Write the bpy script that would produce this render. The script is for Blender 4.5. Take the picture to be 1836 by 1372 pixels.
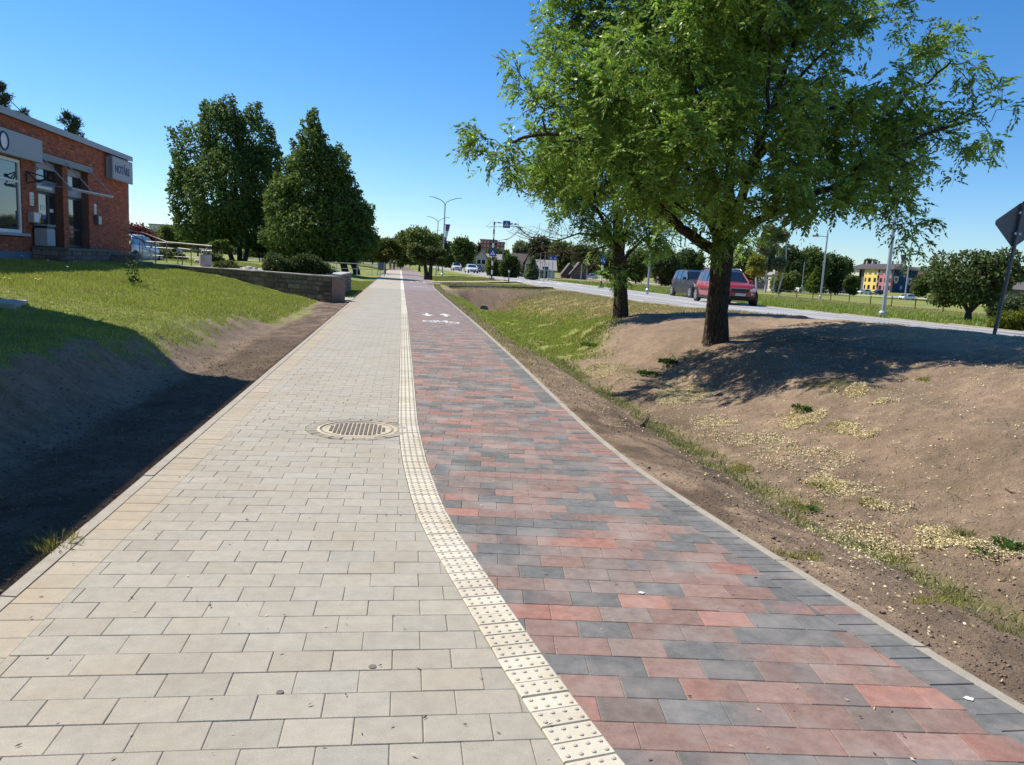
import bpy, bmesh, math, random
import numpy as np
from mathutils import Vector, Matrix
R = math.radians
for o in list(bpy.data.objects): bpy.data.objects.remove(o)
scene = bpy.context.scene
COL = scene.collection
rng = np.random.default_rng(7); random.seed(7)

# ------------------------------------------------------------------ camera, sky, sun, exposure
EYE = 1.6; PITCH = R(8.45); ROLL = R(3.15); FPX = 1380.0
cam_d = bpy.data.cameras.new('camera'); cam = bpy.data.objects.new('camera', cam_d); COL.objects.link(cam)
scene.camera = cam
cam_d.sensor_fit = 'HORIZONTAL'; cam_d.sensor_width = 36.0; cam_d.lens = 36.0*FPX/1836.0
cam_d.clip_start = 0.1; cam_d.clip_end = 6000
cp, sp = math.cos(PITCH), math.sin(PITCH); cr, sr = math.cos(ROLL), math.sin(ROLL)
right0 = Vector((1, 0, 0)); up0 = Vector((0, sp, cp)); fwd = Vector((0, cp, -sp))
camx = right0*cr + up0*sr; camy = -right0*sr + up0*cr
cam.matrix_world = Matrix(((camx.x, camy.x, -fwd.x, 0), (camx.y, camy.y, -fwd.y, 0), (camx.z, camy.z, -fwd.z, EYE), (0, 0, 0, 1)))
SUN_EL = 50.0; SUN_AHEAD = 31.0            # degrees above the horizon / ahead of pure left
sdir = Vector((-math.cos(R(SUN_AHEAD))*math.cos(R(SUN_EL)), math.sin(R(SUN_AHEAD))*math.cos(R(SUN_EL)), math.sin(R(SUN_EL))))
world = bpy.data.worlds.new('World'); scene.world = world; world.use_nodes = True
wn = world.node_tree; wn.nodes.clear()
sky = wn.nodes.new('ShaderNodeTexSky'); sky.sky_type = 'NISHITA'; sky.sun_disc = False
sky.sun_elevation = R(SUN_EL); sky.sun_rotation = math.atan2(sdir.x, sdir.y)
sky.air_density = 1.0; sky.dust_density = 0.15; sky.ozone_density = 2.0; sky.altitude = 50
bg = wn.nodes.new('ShaderNodeBackground'); bg.inputs[1].default_value = 0.099
wo = wn.nodes.new('ShaderNodeOutputWorld')
tnt = wn.nodes.new('ShaderNodeMix'); tnt.data_type = 'RGBA'; tnt.blend_type = 'MULTIPLY'; tnt.inputs[0].default_value = 1; tnt.inputs[7].default_value = (.82, .97, 1.18, 1)
hsv = wn.nodes.new('ShaderNodeHueSaturation'); hsv.inputs['Saturation'].default_value = 1.2; hsv.inputs['Value'].default_value = 1.0
wn.links.new(sky.outputs[0], tnt.inputs[6]); wn.links.new(tnt.outputs[2], hsv.inputs['Color']); wn.links.new(hsv.outputs[0], bg.inputs[0]); wn.links.new(bg.outputs[0], wo.inputs[0])
sl = bpy.data.lights.new('sun', 'SUN'); sl.energy = 5.0; sl.angle = R(0.53); sl.color = (1.0, 0.94, 0.83)
so = bpy.data.objects.new('sun', sl); COL.objects.link(so)
so.rotation_euler = sdir.to_track_quat('Z', 'Y').to_euler(); so.location = (-20, 20, 40)
scene.view_settings.view_transform = 'Standard'; scene.view_settings.look = 'None'
scene.view_settings.exposure = 0.38; scene.view_settings.gamma = 1.0; scene.view_settings.use_curve_mapping = False
scene.render.engine = 'CYCLES'
scene.cycles.max_bounces = 6; scene.cycles.transparent_max_bounces = 8

# ------------------------------------------------------------------ helpers
def ray(px, py):
    d = fwd + camx*((px-918)/FPX) + camy*((686-py)/FPX); return d
def at(px, py, Y):                      # the point of the place seen at a photo pixel, Y metres ahead
    d = ray(px, py); return Vector((0, 0, EYE)) + d*(Y/d.y)
def sstep(a, b, x):
    t = np.clip((np.asarray(x, float)-a)/(b-a), 0, 1); return t*t*(3-2*t)
def vnoise(x, y, s=1.0, seed=0):
    x = np.asarray(x, float)*s; y = np.asarray(y, float)*s
    xi = np.floor(x).astype(np.int64); yi = np.floor(y).astype(np.int64); fx = x-xi; fy = y-yi
    fx = fx*fx*(3-2*fx); fy = fy*fy*(3-2*fy)
    def h(a, b):
        n = (a*374761393 + b*668265263 + seed*974711) & 0x7fffffff
        n = ((n ^ (n >> 13))*1274126177) & 0x7fffffff
        return ((n ^ (n >> 16)) & 0xffff)/65535.0
    return (h(xi, yi)*(1-fx)+h(xi+1, yi)*fx)*(1-fy)+(h(xi, yi+1)*(1-fx)+h(xi+1, yi+1)*fx)*fy
def fbm(x, y, s=1.0, o=4, seed=0):
    v = 0; a = .5
    for i in range(o): v = v+a*vnoise(x, y, s*2**i, seed+i*17); a *= .5
    return v/(1-.5**o)
def rawmesh(name, V, F, mats=None, attr=None, smooth=False, fmat=None):
    """V (n,3), F (m,k) uniform polygons, attr = (n,3) colour per vertex"""
    V = np.asarray(V, np.float32); F = np.asarray(F, np.int32); k = F.shape[1]
    me = bpy.data.meshes.new(name); me.vertices.add(len(V)); me.vertices.foreach_set('co', V.ravel())
    me.loops.add(F.size); me.loops.foreach_set('vertex_index', F.ravel())
    me.polygons.add(len(F)); me.polygons.foreach_set('loop_start', np.arange(0, F.size, k, dtype=np.int32))
    if fmat is not None: me.polygons.foreach_set('material_index', np.asarray(fmat, np.int32))
    me.update(calc_edges=True)
    if attr is not None:
        a = me.color_attributes.new('tint', 'FLOAT_COLOR', 'POINT')
        c = np.ones((len(V), 4), np.float32); c[:, :3] = attr; a.data.foreach_set('color', c.ravel())
    if smooth: me.polygons.foreach_set('use_smooth', np.ones(len(F), bool))
    for m in (mats or []): me.materials.append(m)
    return me
def link(name, me, parent=None, loc=(0, 0, 0), rz=0.0):
    o = bpy.data.objects.new(name, me); COL.objects.link(o)
    o.location = loc; o.rotation_euler = (0, 0, rz)
    if parent is not None: o.parent = parent
    return o
def tag(o, label=None, cat=None, group=None, kind=None):
    if label: o['label'] = label
    if cat: o['category'] = cat
    if group: o['group'] = group
    if kind: o['kind'] = kind
    return o
def thing(name, label, cat, loc=(0, 0, 0), rz=0.0, group=None):
    o = bpy.data.objects.new(name, None); COL.objects.link(o); o.empty_display_size = .2
    o.location = loc; o.rotation_euler = (0, 0, rz)
    return tag(o, label, cat, group)
def copy_thing(root, loc, rz, label, scale=None, group=None):
    r = root.copy(); COL.objects.link(r); r.location = loc; r.rotation_euler = (0, 0, rz); r['label'] = label
    if group: r['group'] = group
    if scale is not None: r.scale = (scale,)*3 if not isinstance(scale, tuple) else scale
    for ch in list(root.children):
        c = ch.copy(); COL.objects.link(c); c.parent = r
        for g in ch.children:
            d = g.copy(); COL.objects.link(d); d.parent = c
    return r
class MB:
    def __init__(s): s.v = []; s.f = []; s.c = []; s.tint = (1, 1, 1)
    def add(s, vs, fs, tint=None):
        n = len(s.v); s.v += [tuple(v) for v in vs]; s.f += [tuple(i+n for i in f) for f in fs]
        s.c += [tint or s.tint]*len(vs); return s
    def box(s, x0, x1, y0, y1, z0, z1, M=None):
        vs = [Vector((x, y, z)) for z in (z0, z1) for y in (y0, y1) for x in (x0, x1)]
        if M is not None: vs = [M @ v for v in vs]
        return s.add(vs, [(0, 2, 3, 1), (4, 5, 7, 6), (0, 1, 5, 4), (2, 6, 7, 3), (0, 4, 6, 2), (1, 3, 7, 5)])
    def tube(s, pts, r, n=8, cap=True):
        pts = [Vector(p) for p in pts]
        if not hasattr(r, '__len__'): r = [r]*len(pts)
        base = len(s.v); vs = []; prev = None
        for i, p in enumerate(pts):
            d = (pts[min(i+1, len(pts)-1)]-pts[max(i-1, 0)])
            d = d.normalized() if d.length > 1e-9 else Vector((0, 0, 1))
            if prev is None: prev = d.orthogonal().normalized()
            a = (prev - d*prev.dot(d))
            a = a.normalized() if a.length > 1e-6 else d.orthogonal().normalized()
            prev = a; b = d.cross(a)
            for k in range(n):
                t = 2*math.pi*k/n; vs.append(p+(a*math.cos(t)+b*math.sin(t))*r[i])
        fs = []
        for i in range(len(pts)-1):
            for k in range(n):
                a0 = i*n+k; a1 = i*n+(k+1) % n
                fs.append((a0, a1, a1+n, a0+n))
        if cap: fs += [tuple(range(n))[::-1], tuple(range((len(pts)-1)*n, len(pts)*n))]
        return s.add(vs, fs)
    def lathe(s, prof, n=16, c=(0, 0, 0), axis='z'):
        vs = []; fs = []
        for r, z in prof:
            for k in range(n):
                t = 2*math.pi*k/n; x, y = r*math.cos(t), r*math.sin(t)
                if axis == 'z': vs.append((c[0]+x, c[1]+y, c[2]+z))
                else: vs.append((c[0]+x, c[1]+z, c[2]+y))
        m = len(prof)
        for i in range(m-1):
            for k in range(n): a, b = i*n+k, i*n+(k+1) % n; fs.append((a, b, b+n, a+n))
        fs += [tuple(range(n))[::-1], tuple(range((m-1)*n, m*n))]
        return s.add(vs, fs)
    def prism(s, poly, h0, h1, M=None):       # poly in xy, extruded in z
        n = len(poly); vs = [Vector((x, y, h0)) for x, y in poly]+[Vector((x, y, h1)) for x, y in poly]
        if M is not None: vs = [M @ v for v in vs]
        fs = [tuple(range(n))[::-1], tuple(range(n, 2*n))]+[(i, (i+1) % n, n+(i+1) % n, n+i) for i in range(n)]
        return s.add(vs, fs)
    def quad(s, a, b, c, d): return s.add([a, b, c, d], [(0, 1, 2, 3)])
    def build(s, name, m, parent=None, smooth=False, loc=(0, 0, 0), rz=0.0, bevel=0, col=False):
        me = bpy.data.meshes.new(name); me.from_pydata([tuple(v) for v in s.v], [], s.f)
        if col:
            a = me.color_attributes.new('tint', 'FLOAT_COLOR', 'POINT')
            c = np.ones((len(s.v), 4), np.float32); c[:, :3] = np.array(s.c)[:, :3]; a.data.foreach_set('color', c.ravel())
        bm = bmesh.new(); bm.from_mesh(me); bmesh.ops.recalc_face_normals(bm, faces=bm.faces)
        if bevel: bmesh.ops.bevel(bm, geom=[e for e in bm.edges if e.is_manifold and e.calc_face_angle(0) > .5], offset=bevel, segments=1, affect='EDGES')
        bm.to_mesh(me); bm.free()
        if smooth:
            me.polygons.foreach_set('use_smooth', np.ones(len(me.polygons), bool))
            me.set_sharp_from_angle(angle=R(40))
        for mm in (m if isinstance(m, (list, tuple)) else [m]): me.materials.append(mm)
        return link(name, me, parent, loc, rz)

# ------------------------------------------------------------------ materials
def mat(name, col, rough=.6, var=.15, scale=6.0, bump=0.0, bscale=40.0, metal=0.0, spec=.4, attr=False, trans=0.0, dist=.01, coat=0.0, stain=None, grain=0.0):
    m = bpy.data.materials.new(name); m.use_nodes = True; nt = m.node_tree; N = nt.nodes; L = nt.links
    b = N['Principled BSDF']; b.inputs['Roughness'].default_value = rough; b.inputs['Metallic'].default_value = metal
    b.inputs['Specular IOR Level'].default_value = spec; b.inputs['Coat Weight'].default_value = coat
    tc = N.new('ShaderNodeNewGeometry')
    if attr:
        a = N.new('ShaderNodeAttribute'); a.attribute_name = 'tint'; src = a.outputs['Color']
        if col is not None:
            mx = N.new('ShaderNodeMix'); mx.data_type = 'RGBA'; mx.blend_type = 'MULTIPLY'; mx.inputs[0].default_value = 1
            mx.inputs[7].default_value = (*col, 1); L.new(src, mx.inputs[6]); src = mx.outputs[2]
    else:
        rgb = N.new('ShaderNodeRGB'); rgb.outputs[0].default_value = (*col, 1); src = rgb.outputs[0]
    if var:
        nz = N.new('ShaderNodeTexNoise'); nz.inputs['Scale'].default_value = scale; nz.inputs['Detail'].default_value = 7; nz.inputs['Roughness'].default_value = .65
        L.new(tc.outputs['Position'], nz.inputs['Vector'])
        mr = N.new('ShaderNodeMapRange'); mr.inputs[1].default_value = .25; mr.inputs[2].default_value = .75
        mr.inputs[3].default_value = 1-var; mr.inputs[4].default_value = 1+var; L.new(nz.outputs['Fac'], mr.inputs[0])
        m2 = N.new('ShaderNodeMix'); m2.data_type = 'RGBA'; m2.blend_type = 'MULTIPLY'; m2.inputs[0].default_value = 1
        L.new(src, m2.inputs[6]); L.new(mr.outputs[0], m2.inputs[7]); src = m2.outputs[2]
    if grain:
        gz = N.new('ShaderNodeTexNoise'); gz.inputs['Scale'].default_value = 170; gz.inputs['Detail'].default_value = 4; gz.inputs['Roughness'].default_value = .8
        L.new(tc.outputs['Position'], gz.inputs['Vector'])
        gr = N.new('ShaderNodeMapRange'); gr.inputs[1].default_value = .3; gr.inputs[2].default_value = .7; gr.inputs[3].default_value = 1-grain; gr.inputs[4].default_value = 1+grain; L.new(gz.outputs['Fac'], gr.inputs[0])
        g2 = N.new('ShaderNodeMix'); g2.data_type = 'RGBA'; g2.blend_type = 'MULTIPLY'; g2.inputs[0].default_value = 1
        L.new(src, g2.inputs[6]); L.new(gr.outputs[0], g2.inputs[7]); src = g2.outputs[2]
    if stain:
        sc, sz, amt = stain
        nz = N.new('ShaderNodeTexNoise'); nz.inputs['Scale'].default_value = sz; nz.inputs['Detail'].default_value = 5
        L.new(tc.outputs['Position'], nz.inputs['Vector'])
        mr = N.new('ShaderNodeMapRange'); mr.inputs[1].default_value = .48; mr.inputs[2].default_value = .72; mr.inputs[4].default_value = amt
        L.new(nz.outputs['Fac'], mr.inputs[0])
        m2 = N.new('ShaderNodeMix'); m2.data_type = 'RGBA'; L.new(mr.outputs[0], m2.inputs[0]); L.new(src, m2.inputs[6]); m2.inputs[7].default_value = (*sc, 1); src = m2.outputs[2]
    L.new(src, b.inputs['Base Color'])
    if bump:
        bz = N.new('ShaderNodeTexNoise'); bz.inputs['Scale'].default_value = bscale; bz.inputs['Detail'].default_value = 6
        L.new(tc.outputs['Position'], bz.inputs['Vector'])
        bp = N.new('ShaderNodeBump'); bp.inputs['Strength'].default_value = bump; bp.inputs['Distance'].default_value = dist
        L.new(bz.outputs['Fac'], bp.inputs['Height']); L.new(bp.outputs[0], b.inputs['Normal'])
    if trans:
        tr = N.new('ShaderNodeBsdfTranslucent'); L.new(src, tr.inputs['Color'])
        ms = N.new('ShaderNodeMixShader'); ms.inputs[0].default_value = trans
        L.new(b.outputs[0], ms.inputs[1]); L.new(tr.outputs[0], ms.inputs[2]); L.new(ms.outputs[0], N['Material Output'].inputs[0])
    return m
M = {}
M['paver'] = mat('paver_concrete', None, .85, .13, 14, .35, 220, attr=True, dist=.004, stain=((.27, .21, .13), 1.3, .30), grain=.16)
M['red_paver'] = mat('paver_colour_mix', None, .85, .26, 18, .35, 240, attr=True, spec=.2, dist=.004, stain=((.36, .32, .29), 3.1, .55), grain=.2)
M['joint'] = mat('joint_sand', (.25, .21, .155), .95, .3, 30, .4, 150)
M['tactile'] = mat('tactile_concrete', (.65, .60, .49), .8, .08, 20, .2, 200, stain=((.42, .33, .2), 2.0, .5))
M['kerb'] = mat('kerb_concrete', (.37, .33, .27), .85, .18, 8, .4, 120, stain=((.30, .22, .14), 3, .45))
M['soil_clod'] = mat('soil_clod', None, .95, .25, 30, .5, 60, attr=True)
M['asphalt'] = mat('asphalt', (.36, .35, .335), .85, .14, 1.5, .3, 90)
M['asphalt_far'] = mat('asphalt_far', (.40, .38, .35), .85, .12, .3)
M['white_paint'] = mat('white_paint', (.78, .77, .73), .6, .10, 9)
M['leaf'] = mat('ash_leaf', None, .40, 0, trans=.44, attr=True, spec=.28)
M['leaf_far'] = mat('far_leaf', None, .6, 0, trans=.42, attr=True, spec=.25)
M['needle'] = mat('needle', None, .65, 0, trans=.1, attr=True, spec=.2)
M['grass'] = mat('grass_blade', (1.25, 1.25, 1.2), .5, 0, trans=.35, attr=True, spec=.3)
M['chaff'] = mat('fallen_chaff', None, .75, 0, attr=True, trans=.15)
M['twig'] = mat('twig', (.12, .085, .055), .85, .25, 12)
M['concrete'] = mat('concrete', (.42, .40, .36), .85, .15, 5, .4, 60)
M['dark_concrete'] = mat('dark_concrete', (.16, .145, .13), .85, .25, 4, .5, 40)
M['galv'] = mat('galvanised_steel', (.46, .47, .48), .42, .12, 6, metal=.7)
M['rail'] = mat('weathered_rail', (.27, .265, .26), .5, .15, 8, metal=.35)
M['dark_metal'] = mat('dark_metal', (.05, .055, .06), .4, .1, 6, metal=.3)
M['sign_back'] = mat('sign_back_grey', (.13, .14, .15), .5, .08, 6, metal=.3)
M['grey_paint'] = mat('grey_paint', (.34, .36, .40), .55, .06, 3)
M['grey_panel'] = mat('grey_panel', (.25, .26, .28), .6, .08, 3)
M['blue_grey'] = mat('blue_grey_plinth', (.13, .18, .24), .75, .15, 3, .3, 50)
M['white'] = mat('white_enamel', (.75, .75, .74), .4, .05, 4)
M['black'] = mat('black_plastic', (.02, .02, .022), .45, .1, 6)
M['brick'] = mat('red_brick', (.98, .90, .88), .85, .22, 9, .5, 90, attr=True, dist=.006)
M['mortar'] = mat('mortar', (.20, .095, .065), .95, .2, 10, .5, 90)
M['stone'] = mat('rubble_stone', None, .85, .28, 7, .6, 30, attr=True, dist=.02)
M['red_slab'] = mat('reddish_render', (.24, .155, .125), .85, .25, 6, .6, 30)
M['blue_sign'] = mat('sign_blue', (.01, .07, .36), .45, .03, 3)
M['navy_text'] = mat('navy_lettering', (.03, .04, .13), .5, 0)
M['yellow_sign'] = mat('sign_yellow', (.75, .38, .02), .45, .03, 3)
M['purple'] = mat('banner_purple', (.16, .08, .24), .7, .08, 3)
M['tyre'] = mat('tyre', (.018, .018, .02), .85, .1, 10)
M['alloy'] = mat('alloy', (.62, .62, .63), .3, .05, 6, metal=.8)
def glassmat(name, col, rough=.06):
    m = mat(name, col, rough, .1, 2); m.node_tree.nodes['Principled BSDF'].inputs['Specular IOR Level'].default_value = 1.0
    m.node_tree.nodes['Principled BSDF'].inputs['Coat Weight'].default_value = .6; return m
M['glass'] = glassmat('window_glass', (.02, .03, .035), .03)
M['car_glass'] = glassmat('car_glass', (.015, .02, .025), .05)
M['lamp_glass'] = glassmat('lamp_glass', (.55, .55, .55), .1)
def paint(name, col): return mat(name, col, .32, .04, 2, coat=.8)
def bark_mat(name, c1, c2):
    m = bpy.data.materials.new(name); m.use_nodes = True; N = m.node_tree.nodes; L = m.node_tree.links; b = N['Principled BSDF']; b.inputs['Roughness'].default_value = .95
    b.inputs['Specular IOR Level'].default_value = .15
    tc = N.new('ShaderNodeTexCoord'); mp = N.new('ShaderNodeMapping'); mp.inputs['Scale'].default_value = (1, 1, .22); L.new(tc.outputs['Object'], mp.inputs[0])
    vo = N.new('ShaderNodeTexVoronoi'); vo.feature = 'DISTANCE_TO_EDGE'; vo.inputs['Scale'].default_value = 26; L.new(mp.outputs[0], vo.inputs['Vector'])
    nz = N.new('ShaderNodeTexNoise'); nz.inputs['Scale'].default_value = 20; nz.inputs['Detail'].default_value = 8; L.new(mp.outputs[0], nz.inputs['Vector'])
    ad = N.new('ShaderNodeMath'); ad.operation = 'MULTIPLY_ADD'; ad.inputs[1].default_value = 2.2; L.new(vo.outputs['Distance'], ad.inputs[0]); L.new(nz.outputs['Fac'], ad.inputs[2])
    cr_ = N.new('ShaderNodeValToRGB'); cr_.color_ramp.elements[0].position = .35; cr_.color_ramp.elements[1].position = .95
    cr_.color_ramp.elements[0].color = (*c1, 1); cr_.color_ramp.elements[1].color = (*c2, 1); L.new(ad.outputs[0], cr_.inputs[0]); L.new(cr_.outputs[0], b.inputs['Base Color'])
    bp = N.new('ShaderNodeBump'); bp.inputs['Distance'].default_value = .04; bp.inputs['Strength'].default_value = 1; L.new(ad.outputs[0], bp.inputs['Height']); L.new(bp.outputs[0], b.inputs['Normal'])
    return m
M['bark'] = bark_mat('ash_bark', (.016, .012, .009), (.105, .080, .058))
M['bark_far'] = mat('dark_bark', (.05, .04, .03), .95, .3, 4)
M['birch_bark'] = mat('birch_bark', (.55, .52, .47), .8, .4, 2)
# ground: colour per vertex comes from what lies there (soil, turf, sand) and is broken up in the shader
gm = mat('ground_mix', None, .95, .30, 9, .9, 30, attr=True, spec=.15, dist=.03)
nt = gm.node_tree
for n in nt.nodes:
    if n.type == 'TEX_NOISE': n.inputs['Detail'].default_value = 12; n.inputs['Roughness'].default_value = .72
b_ = nt.nodes['Principled BSDF']; src_ = b_.inputs['Base Color'].links[0].from_socket
f1 = nt.nodes.new('ShaderNodeTexNoise'); f1.inputs['Scale'].default_value = 70; f1.inputs['Detail'].default_value = 8; f1.inputs['Roughness'].default_value = .75
tc_ = nt.nodes.new('ShaderNodeTexCoord'); nt.links.new(tc_.outputs['Object'], f1.inputs['Vector'])
r1 = nt.nodes.new('ShaderNodeMapRange'); r1.inputs[1].default_value = .3; r1.inputs[2].default_value = .7; r1.inputs[3].default_value = .62; r1.inputs[4].default_value = 1.38; nt.links.new(f1.outputs['Fac'], r1.inputs[0])
x1 = nt.nodes.new('ShaderNodeMix'); x1.data_type = 'RGBA'; x1.blend_type = 'MULTIPLY'; x1.inputs[0].default_value = 1
nt.links.new(src_, x1.inputs[6]); nt.links.new(r1.outputs[0], x1.inputs[7]); nt.links.new(x1.outputs[2], b_.inputs['Base Color'])
M['ground'] = gm
def tiled(name, c1, c2, cm, bw, rh, rot, mortar=.004):
    m = bpy.data.materials.new(name); m.use_nodes = True; N = m.node_tree.nodes; L = m.node_tree.links; b = N['Principled BSDF']; b.inputs['Roughness'].default_value = .85
    tc = N.new('ShaderNodeTexCoord'); mp = N.new('ShaderNodeMapping'); mp.inputs['Rotation'].default_value = (0, 0, -rot); L.new(tc.outputs['Object'], mp.inputs[0])
    br = N.new('ShaderNodeTexBrick'); br.inputs['Scale'].default_value = 1; br.inputs['Brick Width'].default_value = bw; br.inputs['Row Height'].default_value = rh; br.inputs['Mortar Size'].default_value = mortar
    br.inputs['Color1'].default_value = (*c1, 1); br.inputs['Color2'].default_value = (*c2, 1); br.inputs['Mortar'].default_value = (*cm, 1); br.inputs['Bias'].default_value = 0
    L.new(mp.outputs[0], br.inputs['Vector']); L.new(br.outputs['Color'], b.inputs['Base Color']); return m

# ------------------------------------------------------------------ path geometry (u = x + SK*y across, s = y along)
SK = .155
def TLf(s): return np.interp(s, [1.0, 2.3, 2.9, 3.5, 4.13, 4.8, 6.04, 7.55, 12.3, 24.8, 50, 74, 140], [.92, .60, .475, .375, .265, .165, .09, .055, .085, .16, .24, .32, .5])
def _sm(f, s): return (f(s-.35)+2*f(s)+f(s+.35))/4
def TL(s): return _sm(TLf, s)
def TW(s): return .205
def TR(s): return TL(s)+TW(s)
def RRf(s): return np.interp(s, [1.0, 2.0, 2.82, 3.13, 3.85, 4.92, 6.1, 7.5, 9.6, 13.2, 21.75, 37, 52, 60, 70, 98, 140], [2.85, 2.68, 2.54, 2.48, 2.38, 2.23, 2.09, 2.05, 2.08, 2.16, 2.27, 2.36, 2.5, 2.8, 3.1, 3.3, 3.5])
def RR(s): return _sm(RRf, s)      # outer edge of the right kerb
LL = -1.76                          # outer edge of the left kerb
def lk(x, xs, ys): return np.interp(x, xs, ys)
S_K = [0, 8, 14, 20, 30, 40, 47, 51.5, 60, 120]
E_K = [0, .5, 1.4, 2.2, 3.7, 5.0, 6.8, 8.4]
ZE = np.array([  # rows = S_K, cols = E_K
 [-.03, -.08, -.30, -.16, .42, .76, 1.02, 1.00],
 [-.03, -.08, -.32, -.16, .42, .76, 1.02, 1.00],
 [-.03, -.08, -.36, -.15, .48, .72, .92, .92],
 [-.03, -.08, -.42, -.36, .40, .62, .75, .76],
 [-.03, -.10, -.50, -.85, -.55, .15, .52, .58],
 [-.03, -.08, -.35, -.95, -.95, -.15, .46, .56],
 [-.03, -.06, -.30, -.90, -.95, -.10, .44, .56],
 [-.03, .00, .03, .08, .18, .28, .42, .55],
 [-.03, .00, .03, .08, .18, .28, .42, .55],
 [-.03, .00, .05, .10, .20, .30, .42, .55]])
D_K = [0, .3, .9, 1.05, 1.2, 1.9, 2.4, 5.7, 9, 13, 40]
def zt(x, y, rough=True):
    x = np.asarray(x, float); y = np.asarray(y, float); u = x+SK*y; s = y
    rr = RR(np.clip(s, 1, 139)); e = u-rr; d = LL-u
    # left side
    H = lk(s, [0, 10, 15, 23, 30, 34, 60, 120], [.52, .47, .34, .16, .05, .02, .0, .0])
    H5 = lk(s, [0, 20, 33, 45, 80, 200], [.66, .66, .62, .62, .45, .3])
    H9 = lk(s, [0, 40, 90, 250], [.86, .92, .62, .35])
    HH = lk(s, [0, 40, 100, 300], [.95, 1.0, .7, .4])
    zl = np.select([d < .3, d < 1.05, d < 2.1, d < 5.7, d < 11, d >= 11],
        [-.02-.03*d/.3, -.05-.03*(d-.3)/.75, -.08+(H+.08)*sstep(1.0, 2.15, d), H+(H5-H)*sstep(1.6, 6.2, d), H5+(HH-H5)*sstep(5.2, 11.2, d), HH])
    # right side
    si = np.clip(s, 0, 120); ei = np.clip(e, 0, 8.4)
    k = np.clip(np.searchsorted(S_K, si, 'right')-1, 0, len(S_K)-2); sk = np.array(S_K); f = (si-sk[k])/(sk[k+1]-sk[k]); f = f*f*(3-2*f)
    j = np.clip(np.searchsorted(E_K, ei, 'right')-1, 0, len(E_K)-2); ek = np.array(E_K); g = (ei-ek[j])/(ek[j+1]-ek[j]); g = np.where(j > 0, g*.4+.6*(g*g*(3-2*g)), g)
    zr = (ZE[k, j]*(1-g)+ZE[k, j+1]*g)*(1-f)+(ZE[k+1, j]*(1-g)+ZE[k+1, j+1]*g)*f
    far = lk(u, [10.95, 18, 20, 27, 45, 60, 100, 124, 150, 200, 260], [.52, .52, .56, .47, -.05, -.3, -.4, -.85, -.55, .1, .5])
    drop = np.interp(s, [0, 20, 33, 60, 400], [0, 0, .16, .22, .25]); zr = zr-drop*sstep(3.5, 7, e); far = far-drop*lk(u, [18, 45], [1, 0])
    zr = np.where(u > 10.95, far, np.where(e > 8.4, np.where(s < 24, ZE[2, 7]*0+lk(s, [0, 10, 14, 20, 24], [1.0, 1.0, .92, .76, .6]), .56)*lk(u, [10.45, 10.95], [1, 0])+.5*lk(u, [10.45, 10.95], [0, 1])-drop, zr))
    z = np.where(d > 0, zl, np.where(e > 0, zr, -.16))
    big = np.clip((y-250)/300, 0, 1); z = z*(1-big)+big*.3
    z = np.where(y < -3, np.where((d <= 0) & (e <= 0), -.16, z), z)
    if rough:
        amp = np.where(d > 0, sstep(.05, .5, d), np.where(e > 0, sstep(.05, .5, e), 0))*np.where((u > 10.8) & (u < 18.1), 0, 1)
        near = np.clip(1-(y-12)/40, .15, 1)
        z = z+amp*((fbm(x, y, .9, 3, 3)-.5)*.10 + (fbm(x, y, 5, 4, 9)-.5)*.08*near+(fbm(x, y, 13, 2, 19)-.5)*.022*np.clip(1-(y-8)/10, 0, 1))
    return z
def GT(px, py, tmax=400):            # where the sight line of a photo pixel meets the ground
    d = ray(px, py); t = np.geomspace(1.5, tmax, 6000)
    P = np.array([0, 0, EYE])[None]+t[:, None]*np.array(d)[None]
    below = P[:, 2] < np.where((P[:, 0]+SK*P[:, 1] > LL) & (P[:, 0]+SK*P[:, 1] < RR(np.clip(P[:, 1], 1, 139))), 0, zt(P[:, 0], P[:, 1]))
    i = int(np.argmax(below)); return Vector(P[i])

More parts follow.
